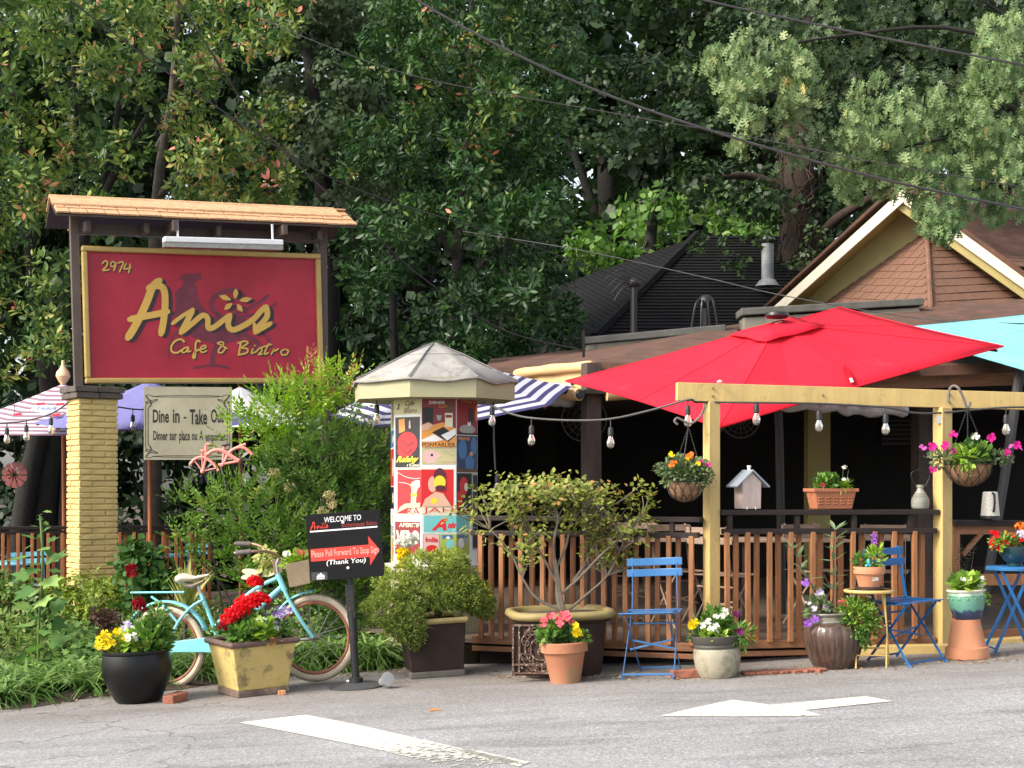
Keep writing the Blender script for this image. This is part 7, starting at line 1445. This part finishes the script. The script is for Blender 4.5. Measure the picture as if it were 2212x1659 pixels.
limbs(t, [[(1740, gv(1740, 26), 26, .34), (1738, 700, 26, .34), (1728, 500, 26, .32), (1722, 330, 26, .28), (1735, 100, 26.8, .16), (1740, -60, 27, .1)], [(1728, 560, 26, .10), (1800, 480, 25.5, .09), (1860, 440, 25, .07), (1930, 400, 24.5, .05)], [(1725, 420, 26, .09), (1620, 380, 26, .07), (1520, 390, 25.5, .04)], [(1728, 200, 26.8, .07), (1600, 80, 27, .05), (1480, 0, 27, .03)]], IVYB)
mb = MB(); rr = random.Random(9)
for k in range(70):
    a = rr.uniform(0, 6.28); pts = []; v = rr.uniform(330, 720); 
    for j in range(6): c = P(1728+(v-500)*.02, v, 26); pts.append(c+Vector((.36*math.cos(a), .36*math.sin(a), 0))+Vector((rr.gauss(0, .03), rr.gauss(0, .03), 0))); v -= rr.uniform(10, 26); a += rr.gauss(0, .25)
    mb.tube(pts, .014, 4)
o = ob('ivy_root', mb, IVYB, t, kind='stuff')
bl = region_blobs(rg, [(1230, -60, 1760, 330), (1440, 330, 1760, 470), (1640, 420, 1830, 520)], 26.2, 100, 1.4, .88); crown(t, DARKF, bl, 76, 64, 7, .12, OVB, 206, spread=(40, 100), bias=lambda u, v: .1)
bl = region_blobs(rg, [(1480, 480, 1800, 600)], 24.6, 60, .4, .7); crown(t, DARKF, bl, 34, 16, 5, .09, OVB, 207, droop=.5, bias=lambda u, v: .3, name='ivy')
t = tree_root('oak_tree', 'shaded oak crown filling the upper right behind the pale branches', 2250, 23)
limbs(t, [[(2290, gv(2290, 25), 25, .35), (2280, 500, 24.6, .3), (2240, 250, 24, .22), (2150, 60, 23.8, .1), (2080, -60, 24, .06)], [(2240, 260, 23.5, .08), (2050, 180, 23.8, .05), (1880, 160, 23.8, .03)]], BARK)
OAKT = T_oak()
bl = region_blobs(rg, [(1640, -60, 2300, 120), (1700, 120, 2300, 330), (1900, 330, 2300, 420)], 22.8, 105, 1.2, .93); crown(t, OAKD, bl, 80, 34, 6, .17, OAKT, 208, droop=.7, spread=(50, 110))
t = tree_root('oak_tree', 'oak with pale drooping lobed leaves reaching over the gable', 2760, 16.5)
limbs(t, [[(2760, gv(2760, 16.5), 16.5, .35), (2740, 600, 16.5, .3), (2600, 330, 16.5, .2), (2380, 200, 16.5, .08)], [(2640, 390, 16.5, .08), (2420, 340, 16.5, .06), (2250, 300, 16.5, .03), (2100, 290, 16.4, .02), (1900, 330, 16.3, .01)], [(2380, 250, 16.5, .05), (2100, 70, 16.6, .025), (1800, 80, 16.6, .016), (1600, 120, 16.5, .01)], [(2660, 430, 16.5, .07), (2420, 420, 16.5, .04), (2200, 400, 16.4, .02), (2040, 420, 16.3, .012)], [(2350, 150, 16.4, .04), (2180, 40, 16.4, .02), (2120, 0, 16.3, .012)]], BARK)
rg2 = np.random.default_rng(5)
def clus(us): return [(u+rg2.normal(0, 8), v+rg2.normal(0, 8), 16.2+rg2.uniform(-.5, .5), r) for (u, v, r) in us]
oc = clus([(1545, 130, 34), (1590, 95, 40), (1600, 160, 42), (1560, 190, 34), (1650, 130, 42), (1640, 200, 36), (1700, 110, 40), (1720, 180, 36), (1740, 120, 34), (1620, 250, 26), (1605, 300, 20), (1700, 240, 30), (1760, 200, 30), (1860, 220, 36), (1900, 200, 40), (1940, 230, 42), (1850, 280, 38), (1830, 340, 34), (1880, 320, 40), (1930, 300, 44), (1960, 350, 42), (1900, 370, 38), (1830, 390, 26), (1990, 260, 44), (2040, 220, 40), (2030, 300, 46), (2080, 260, 44), (2090, 320, 46), (2130, 250, 44), (2150, 300, 46), (2200, 260, 46), (2010, 370, 44), (2070, 380, 46), (2130, 370, 46), (2190, 350, 48), (2240, 320, 50), (1980, 430, 36), (2020, 450, 34), (2080, 430, 42), (2140, 430, 42), (2200, 420, 44), (2040, 480, 24), (2130, 60, 40), (2180, 40, 46), (2160, 110, 44), (2210, 110, 46), (2240, 60, 50), (2100, 150, 34), (2180, 170, 40), (2110, 200, 40), (2240, 190, 46)])
crown(t, OAKL, oc, 40, 26, 5, .12, OAKT, 209, droop=1.8, spread=(40, 110), up=.1, flat=1.35, bias=lambda u, v: .08)
t = tree_root('sunlit_tree', 'bright yellow green tree catching light behind the black roof', 1420, 33)
limbs(t, [[(1400, gv(1400, 33), 33, .2), (1400, 600, 33, .16), (1420, 420, 33, .08)]], BARK)
bl = region_blobs(rg, [(1220, 400, 1480, 620), (1480, 400, 1700, 600), (1850, 470, 1950, 560)], 33, 80, 1.5, .85); crown(t, LIMET, bl, 60, 30, 6, .20, OVB, 210, bias=lambda u, v: .15)
for i in range(5):
    u0 = -150+i*500; t = tree_root('background_tree', 'hazy tree of the second woodland row, %s' % ['first from left', 'second from left', 'middle one', 'second from right', 'first from right'][i], u0+250, 52, group='second woodland row')
    limbs(t, [[(u0+250, gv(u0+250, 52), 52, .4), (u0+255, 500, 52, .3), (u0+240, 100, 52, .15)]], BARK)
    bl = region_blobs(rg, [(u0, -90, u0+520, 950)], 51, 125, 2.5, .97); crown(t, DARKF, bl, 105, 46, 6, .5, OVB, 250+i, bias=lambda u, v: .15)
BGN = ['far left', 'left of centre', 'centre left', 'centre right', 'right of centre', 'far right']
BGN += ['beyond the right edge', 'beyond the left edge']
for i in (0, 1, 2, 3, 4, 5, 6, -1):
    u0 = -120+i*410; t = tree_root('background_tree', 'dim distant woodland tree, %s of the row closing the view' % BGN[i], u0+200, 40, group='woodland trees behind')
    limbs(t, [[(u0+200, gv(u0+200, 40), 40, .4), (u0+205, 500, 40, .3), (u0+190, 100, 40, .15)], [(u0+200, 600, 40, .15), (u0+300, 300, 40, .08)], [(u0+200, 520, 40, .15), (u0+100, 250, 40, .08)]], BARK)
    bl = region_blobs(rg, [(u0, -80, u0+420, 900)], 39.5, 112, 2.2, .9); crown(t, DARKF, bl, 92, 48, 6, .36, OVB, 221+i, bias=lambda u, v: .1 if v < 300 else -.05)
# shrubbery under the patio umbrellas, its shade put into the leaf colour
t = tree_root('hedge', 'dark evergreen hedge behind the umbrellas on the left', 400, 24.5, 'hedge')
bl = region_blobs(rg, [(-560, 860, 900, 1330)], 24.5, 80, .6, .97); crown(t, DARKF, bl, 62, 26, 6, .2, OVB, 240, bias=lambda u, v: -.25); limbs(t, [[(380, gv(380, 24.5), 24.5, .05), (380, 900, 24.5, .03)]], BARK)
for u, lean in ((95, 60), (175, -20)):
    t = tree_root('bare_trunk', 'thick leaning dark trunk left of the brick pier' if u < 100 else 'dark trunk just behind the left side of the brick pier', u, 21.5); limbs(t, [[(u-20, gv(u, 21.5), 21.5, .30), (u-5, 1080, 21.5, .27), (u+lean*.3, 950, 21.5, .24), (u+lean, 780, 21.5, .2)]], BARK)

# -------- far patio railing, aqua furniture
railing('orange brown picket railing behind the brick pier', P(-70, 0, 17.0), P(470, 0, 18.0), .905, .855, -.2, 1, pitch=.16, pair=.07, matb=M('orange_stain', (.42, .15, .05), .5, .25, 5, stretch=(6, 6, 1)))
AQC = M('aqua_furniture_paint', (.13, .42, .52), .5, .12)
for i, (u, D, ph, lb) in enumerate(((285, 18.6, 20, 'aqua folding chair behind the picket railing right of the pier'), (385, 18.9, -30, 'aqua folding chair behind the picket railing near the nandina'), (60, 18.4, 10, 'aqua folding chair behind the picket railing at the left edge'))):
    c = bistro_chair(lb, on_ground(P(u, 0, D).x, D), R(ph), AQC, 1.05); c['group'] = 'aqua patio chairs'
for u, D, lb in ((40, 19.0, 'aqua round patio table at the left edge behind the railing'), (330, 19.2, 'aqua round patio table behind the railing right of the pier')):
    p = on_ground(P(u, 0, D).x, D); t = thing('patio_table', lb, 'table', p, group='aqua patio tables'); mb = MB(); mb.lathe([(0, .73), (.42, .73), (.43, .745), (.42, .76), (0, .76)], 32); ob('tabletop', mb, AQC, t, world=False, smooth=True, ang=50); mb = MB(); mb.tube([(0, 0, 0), (0, 0, .73)], .03, 10); ob('leg', mb, AQC, t, world=False); mb = MB(); mb.lathe([(.25, 0), (.24, .02), (.03, .05)], 20); ob('base', mb, AQC, t, world=False)
# wooden furniture on the deck
OAKW = M('weathered_teak', (.30, .21, .15), .7, .25, 5, bump=.2, stretch=(1, 6, 6))
for u, D, ph, lb in ((1500, 12.9, 25, 'weathered wooden folding chair behind the left railing'), (1345, 13.6, -20, 'weathered wooden folding chair deep behind the shrub'), (1590, 12.7, 140, 'weathered wooden folding chair just right of the left yellow post behind railing'), (1800, 13.0, 30, 'weathered wooden folding chair behind the window box railing'), (1900, 12.8, -20, 'weathered wooden folding chair behind the blue chair')):
    p = P(u, 0, D); c = bistro_chair(lb, Vector((p.x, p.y, 0)), R(ph), OAKW, 1.04); c.location.z = FZ; c.rotation_euler.y = 0; c['group'] = 'wooden folding chairs on the deck'
for u, D, lb in ((1700, 13.3, 'slatted wooden table behind the right railing'), (1420, 13.4, 'slatted wooden table behind the left railing')):
    p = P(u, 0, D); t = thing('deck_table', lb, 'table', (p.x, p.y, FZ), group='wooden tables on the deck')
    for k in range(6): mb = MB(); mb.box((0, -.3+k*.115, .73), (.95, .1, .025)); ob('tabletop_slat', mb, OAKW, t, world=False, bevel=.003)
    for sx_ in (-1, 1):
        for sy in (-1, 1): mb = MB(); mb.beam((sx_*.4, sy*.26, 0), (sx_*.4, sy*.26, .715), .05, .05, up=(0, 1, 0)); ob('leg', mb, DECKW, t, world=False)

# -------- nandina and garden shrubs
NANL = LEAF('nandina_lime', [(0, (.10, .21, .025)), (.5, (.22, .38, .04)), (.8, (.34, .47, .07)), (.92, (.40, .34, .09)), (1, (.45, .17, .09))], rough=.4, transl=.35)
NAND = LEAF('nandina_green', [(0, (0.030, 0.078, 0.018)), (.5, (0.084, 0.168, 0.034)), (.85, (0.192, 0.288, 0.060)), (1, (0.360, 0.384, 0.108))], rough=.38, transl=.25)
LANC = T_ovate(.17, .04, .1)
def spray(rg, cen, dr, k, L):
    """pinnate sprays: leaflets in pairs along a short axis"""
    n = len(cen); dr = nz(dr); h = np.where(np.abs(dr[:, 2:]) < .9, np.array([[0, 0, 1.]]), np.array([[1., 0, 0]])); x = nz(np.cross(dr, h)); y = np.cross(dr, x)
    P_, A_, N_ = [], [], []
    for j in range(k):
        s = (1 if j % 2 else -1); tpos = (j//2+1)/(k//2)
        P_.append(cen+dr*(L*tpos)); A_.append(nz(dr*(.55+.5*tpos)+x*s*(1.1-.5*tpos)+rg.normal(0, .12, (n, 3)))); N_.append(y+rg.normal(0, .2, (n, 3)))
    return np.concatenate(P_), np.concatenate(A_), np.concatenate(N_)
def nandina(rt, mat, blobs, n, size, seed, bias=None, tm=LANC, name='foliage', L=.16, k=9):
    rg = np.random.default_rng(seed); P_, A_, N_, Rn = [], [], [], []; off = np.array(rt.location)
    for (u, v, D, ru, rv) in blobs:
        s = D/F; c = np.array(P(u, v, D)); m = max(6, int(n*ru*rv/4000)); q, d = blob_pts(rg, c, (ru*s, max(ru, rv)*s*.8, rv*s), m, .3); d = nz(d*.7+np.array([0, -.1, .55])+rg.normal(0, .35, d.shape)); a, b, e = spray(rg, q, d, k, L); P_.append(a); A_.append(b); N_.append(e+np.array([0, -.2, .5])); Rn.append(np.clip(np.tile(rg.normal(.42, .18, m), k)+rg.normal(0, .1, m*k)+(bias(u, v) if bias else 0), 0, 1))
    p = np.concatenate(P_)-off; return leaves(name, mat, rt, p, np.concatenate(A_), np.concatenate(N_), rg.uniform(.7, 1.2, len(p))*size, tm, rnd=np.concatenate(Rn))
def canes(rt, pts, r=.008, mat=DKSTEM, name='cane'):
    mb = MB()
    for p_ in pts: mb.tube(cr([P(*q) for q in p_], 4), r, 6)
    ob(name, mb, mat, rt, smooth=True, kind='stuff')
D1 = 13.9
t = tree_root('nandina_shrub', 'tall lime green nandina covering the lower right of the crimson sign', 650, D1, 'shrub')
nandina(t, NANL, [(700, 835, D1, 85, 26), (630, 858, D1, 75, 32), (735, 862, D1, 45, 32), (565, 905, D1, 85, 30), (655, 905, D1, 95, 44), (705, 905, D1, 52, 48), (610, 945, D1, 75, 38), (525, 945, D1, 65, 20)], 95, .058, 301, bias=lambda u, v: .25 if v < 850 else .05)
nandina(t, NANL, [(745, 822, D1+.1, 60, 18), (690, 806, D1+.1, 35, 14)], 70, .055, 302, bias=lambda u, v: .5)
canes(t, [[(660, gv(660, D1), D1), (650, 1150, D1), (640, 950, D1), (650, 850, D1)], [(690, gv(690, D1), D1), (700, 1100, D1), (720, 950, D1), (730, 850, D1)], [(640, gv(640, D1), D1), (600, 1100, D1), (570, 950, D1)]])
t = tree_root('nandina_shrub', 'dense dark green nandina left of the poster column', 760, 13.4, 'shrub')
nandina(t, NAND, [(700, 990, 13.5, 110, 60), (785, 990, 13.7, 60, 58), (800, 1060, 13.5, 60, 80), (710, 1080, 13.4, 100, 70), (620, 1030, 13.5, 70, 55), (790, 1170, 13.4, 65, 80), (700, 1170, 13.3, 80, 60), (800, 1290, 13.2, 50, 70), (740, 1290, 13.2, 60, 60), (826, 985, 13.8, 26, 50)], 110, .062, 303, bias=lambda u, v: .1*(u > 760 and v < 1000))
t = tree_root('nandina_shrub', 'loose mid green nandina in front of the picket railing', 520, 12.9, 'shrub')
nandina(t, LEAF('nandina_mid', [(0, (.06, .13, .025)), (.5, (.13, .24, .04)), (.85, (.24, .34, .07)), (1, (.40, .38, .10))], rough=.4, transl=.3), [(440, 1090, 12.9, 60, 30), (410, 1165, 12.9, 45, 18), (510, 1100, 12.9, 70, 55), (570, 1160, 12.9, 85, 60), (640, 1180, 12.9, 70, 55), (480, 1190, 12.9, 55, 40), (420, 1215, 12.8, 40, 15), (560, 1260, 12.8, 80, 40), (640, 1280, 12.8, 50, 50)], 95, .058, 304)
canes(t, [[(500, gv(500, 12.9), 12.9), (470, 1250, 12.9), (440, 1110, 12.9)], [(540, gv(540, 12.9), 12.9), (540, 1250, 12.9), (520, 1110, 12.9)], [(560, gv(560, 12.9), 12.9), (580, 1250, 12.9), (600, 1130, 12.9)], [(520, gv(520, 12.9), 12.9), (500, 1300, 12.9), (410, 1190, 12.9)]])
CREAMF = LEAF('cream_flower', [(0, (.35, .30, .13)), (1, (.66, .58, .34))], transl=.2)
bl = [(711, 1070, 12.9, 12), (718, 1090, 12.9, 10), (700, 1105, 12.9, 11), (690, 1118, 12.9, 9), (625, 1050, 13.2, 14), (590, 1020, 13.2, 10), (640, 980, 13.4, 12)]; crown(t, CREAMF, bl, 10, 40, 4, .022, T_rhomb(.3), 305, name='flower_panicle')
# azalea, dark shrub, tall hibiscus, ground covers
t = tree_root('azalea_shrub', 'low yellow green small leaved shrub at the foot of the brick pier', 190, 13.6, 'shrub'); AZ = LEAF('azalea_leaf', [(0, (.09, .14, .02)), (.5, (.22, .30, .04)), (1, (.40, .45, .09))], transl=.3)
bl = [(u, v, 13.6+q, r) for u, v, q, r in ((130, 1280, 0, 40), (190, 1265, .1, 42), (245, 1270, .1, 36), (220, 1300, -.2, 44), (160, 1310, -.2, 42), (270, 1310, -.2, 36), (200, 1340, -.3, 44), (290, 1350, -.3, 40), (250, 1380, -.4, 44), (180, 1390, -.4, 40))]; crown(t, AZ, bl, 44, 110, 6, .042, T_ovate(.3), 310); canes(t, [[(190, gv(190, 13.6), 13.6), (190, 1300, 13.6)], [(190, gv(190, 13.6), 13.6), (240, 1300, 13.6)]], .01)
t = tree_root('leafy_shrub', 'dark green leafy bush between the pier and the bicycle saddle', 300, 13.3, 'shrub'); bl = [(u, v, 13.3, r) for u, v, r in ((290, 1190, 30), (330, 1205, 34), (280, 1230, 32), (350, 1240, 34), (310, 1260, 36), (370, 1260, 28), (300, 1300, 36))]; crown(t, GR_DEEP, bl, 34, 30, 5, .085, OVB, 311, bias=lambda u, v: .1)
t = tree_root('leafy_shrub', 'dark small leaved bush at the left picture edge', 20, 13.5, 'shrub'); bl = [(u, v, 13.5, r) for u, v, r in ((-20, 1260, 40), (30, 1270, 42), (70, 1300, 40), (10, 1320, 44), (60, 1350, 42), (-10, 1380, 44), (100, 1340, 36))]; crown(t, NAND, bl, 42, 90, 6, .05, T_ovate(.3), 312, bias=lambda u, v: .2)
t = tree_root('purple_shrub', 'small purple brown leaved plant beside the bicycle rack', 235, 12.6, 'shrub'); bl = [(u, v, 12.6, r) for u, v, r in ((215, 1330, 20), (245, 1340, 22), (230, 1365, 24))]; crown(t, LEAF('purple_leaf', [(0, (.06, .03, .03)), (1, (.20, .11, .08))]), bl, 22, 40, 5, .045, T_ovate(.25), 313)
HD = 12.5; t = tree_root('hibiscus_plant', 'tall single stemmed plant with large lobed leaves before the left railing', 88, HD, 'plant'); canes(t, [[(82, gv(88, HD), HD), (84, 1350, HD), (92, 1220, HD), (88, 1115, HD)]], .012, STEM, 'stem')
rg = np.random.default_rng(314); n = 46; vv = np.linspace(1105, 1480, n); az = np.arange(n)*2.4; c = np.array([list(P(88+4*math.sin(v/40), v, HD)) for v in vv]); rad = np.clip((vv-1090)/110, .25, 1)*.16; ax = np.stack([np.cos(az), np.sin(az), .15+0*az], 1); pos = c+ax*rad[:, None]*.55; leaves('foliage', LEAF('hibiscus_leaf', [(0, (.06, .15, .035)), (.6, (.14, .27, .07)), (1, (.30, .45, .13))]), t, pos-np.array(t.location), ax+np.array([0, 0, -.3])+rg.normal(0, .35, (n, 3)), np.array([[0, -.3, 1.]])+rg.normal(0, .35, (n, 3)), np.clip((vv-1080)/120, .4, 1)*rg.uniform(.11, .21, n), T_lobed(.5), rnd=rg.random(n))
t = tree_root('yucca_plant', 'clump of yellow striped sword leaves behind the bicycle saddle', 400, 12.7, 'plant'); p = P(400, 1310, 12.7); tuft('foliage', LEAF('yucca_blade', [(0, (.20, .26, .06)), (.6, (.45, .46, .14)), (1, (.60, .56, .24))]), t, tuple(p-t.location), 34, .42, T_blade(.045, .15, 4), 315, (2, 32), .06); canes(t, [[(400, gv(400, 12.7), 12.7), (400, 1310, 12.7)]], .02)
# ground covers: not countable
rg = np.random.default_rng(320); P_, A_, N_, S_ = [], [], [], []
for k in range(200):
    u = rg.uniform(-260, 850); vb = np.interp(u, [-40, 0, 240, 470, 850], [1529, 1525, 1494, 1468, 1442]); v = vb-rg.random()**1.8*75; g = G(u, v) if v > 1440 else P(u, v, 12.4); g = Vector((g.x, min(g.y, 13.2), gz(g.x)+.03)); m = 34; a = rg.uniform(0, 6.283, m); tt = np.radians(rg.uniform(12, 70, m)); P_.append(np.array(g)+rg.normal(0, .03, (m, 3))*[1, 1, 0]); A_.append(np.stack([np.cos(a)*np.sin(tt), np.sin(a)*np.sin(tt), np.cos(tt)], 1)); N_.append(np.stack([-np.cos(a)*np.cos(tt), -np.sin(a)*np.cos(tt), np.sin(tt)], 1)); S_.append(rg.uniform(.28, .55, m))
p = np.concatenate(P_); o = leaves('liriope_grass', LEAF('liriope_blade', [(0, (.05, .12, .025)), (.6, (.14, .26, .055)), (1, (.32, .44, .15))], rough=.4, transl=.25), None, p, np.concatenate(A_), np.concatenate(N_), np.concatenate(S_), T_blade(.022, .8, 5), rnd=rg.random(len(p))); tag(o, 'arching strappy grass edging the garden bed', 'grass')
rg = np.random.default_rng(321); n = 14000; u = rg.uniform(-260, 840, n); v = rg.uniform(0, 1, n); P_ = []
for i in range(n):
    vb = np.interp(u[i], [-40, 0, 240, 470, 850], [1526, 1523, 1491, 1462, 1438]); g = G(u[i], vb); y = g.y+v[i]**1.3*2.2; x = (u[i]-U0)*y/F; hgt = .05+.42*v[i]*(.6+.5*math.sin(x*5+y*3))*rg.random()**.5; P_.append((x, y, gz(x)+.04+max(0, hgt)))
ax = rg.normal(size=(n, 3)); ax[:, 2] = np.abs(ax[:, 2])*.3; o = leaves('ground_cover', LEAF('ivy_cover', [(0, (.05, .11, .025)), (.6, (.14, .25, .06)), (1, (.30, .44, .13))]), None, P_, ax, np.array([[0, -.5, 1.]])+rg.normal(0, .35, (n, 3)), rg.uniform(.035, .08, n), T_lobed(.42), rnd=rg.random(n)); tag(o, 'mixed ivy like ground cover in the garden bed', 'ground cover')
rg = np.random.default_rng(322); n = 6500; u = rg.uniform(-300, 620, n); v = rg.uniform(0, 1, n); P_ = []
for i in range(n): y = 12.6+v[i]*1.2; x = (u[i]-U0)*y/F; P_.append((x, y, gz(x)+rg.random()**.7*(.35+.2*math.sin(x*4))))
ax = rg.normal(size=(n, 3)); ax[:, 2] += .5; o = leaves('garden_perennials', LEAF('perennial_leaf', [(0, (.07, .13, .03)), (.5, (.17, .27, .06)), (.9, (.32, .40, .11)), (1, (.45, .40, .16))]), None, P_, ax, np.array([[0, -.3, 1.]])+rg.normal(0, .5, (n, 3)), rg.uniform(.03, .08, n), T_ovate(.2), rnd=rg.random(n)); tag(o, 'tangled low perennials behind the bicycle', 'ground cover')
# red wheel ornament hanging in the trees at the left edge
c = P(31, 1026, 17.6); t = thing('wheel_ornament', 'dull red metal wheel ornament hanging at the left edge', 'ornament', c); RW = M('dull_red_tin', (.22, .045, .04), .6, .2)
for k in range(10): a = k*.628; mb = MB(); mb.slab([(.02*math.cos(a+.3), 0, .02*math.sin(a+.3)), (.145*math.cos(a+.06), 0, .145*math.sin(a+.06)), (.15*math.cos(a+.3), 0, .15*math.sin(a+.3)), (.145*math.cos(a+.56), 0, .145*math.sin(a+.56))], (0, .01, 0)); ob('petal', mb, RW, t, world=False)
mb = MB(); mb.tube([(0, .01, .14), (0, .01, .9)], .004, 5); ob('wire', mb, BLKM, t, world=False)

# yellow and cream cloth flower stake behind the juniper
t = thing('flower_stake', 'yellow and cream cloth flower stake against the poster column', 'ornament', on_ground(P(876, 0, 12.0).x, 12.0)); c = P(878, 1172, 12.0)-t.location; q = P(872, 1205, 12.0)-t.location
head('blossom', P_WHT, t, [tuple(c), tuple(c+Vector((.04, 0, .02))), tuple(c+Vector((-.04, 0, -.01)))], .045, 40, .04, 401); head('blossom', P_YEL, t, [tuple(q), tuple(q+Vector((.01, 0, -.06))), tuple(q+Vector((0, 0, .04)))], .04, 60, .035, 402); stems('stake', STEM, t, [[(0, 0, 0), tuple(q), tuple(c)]], .006)
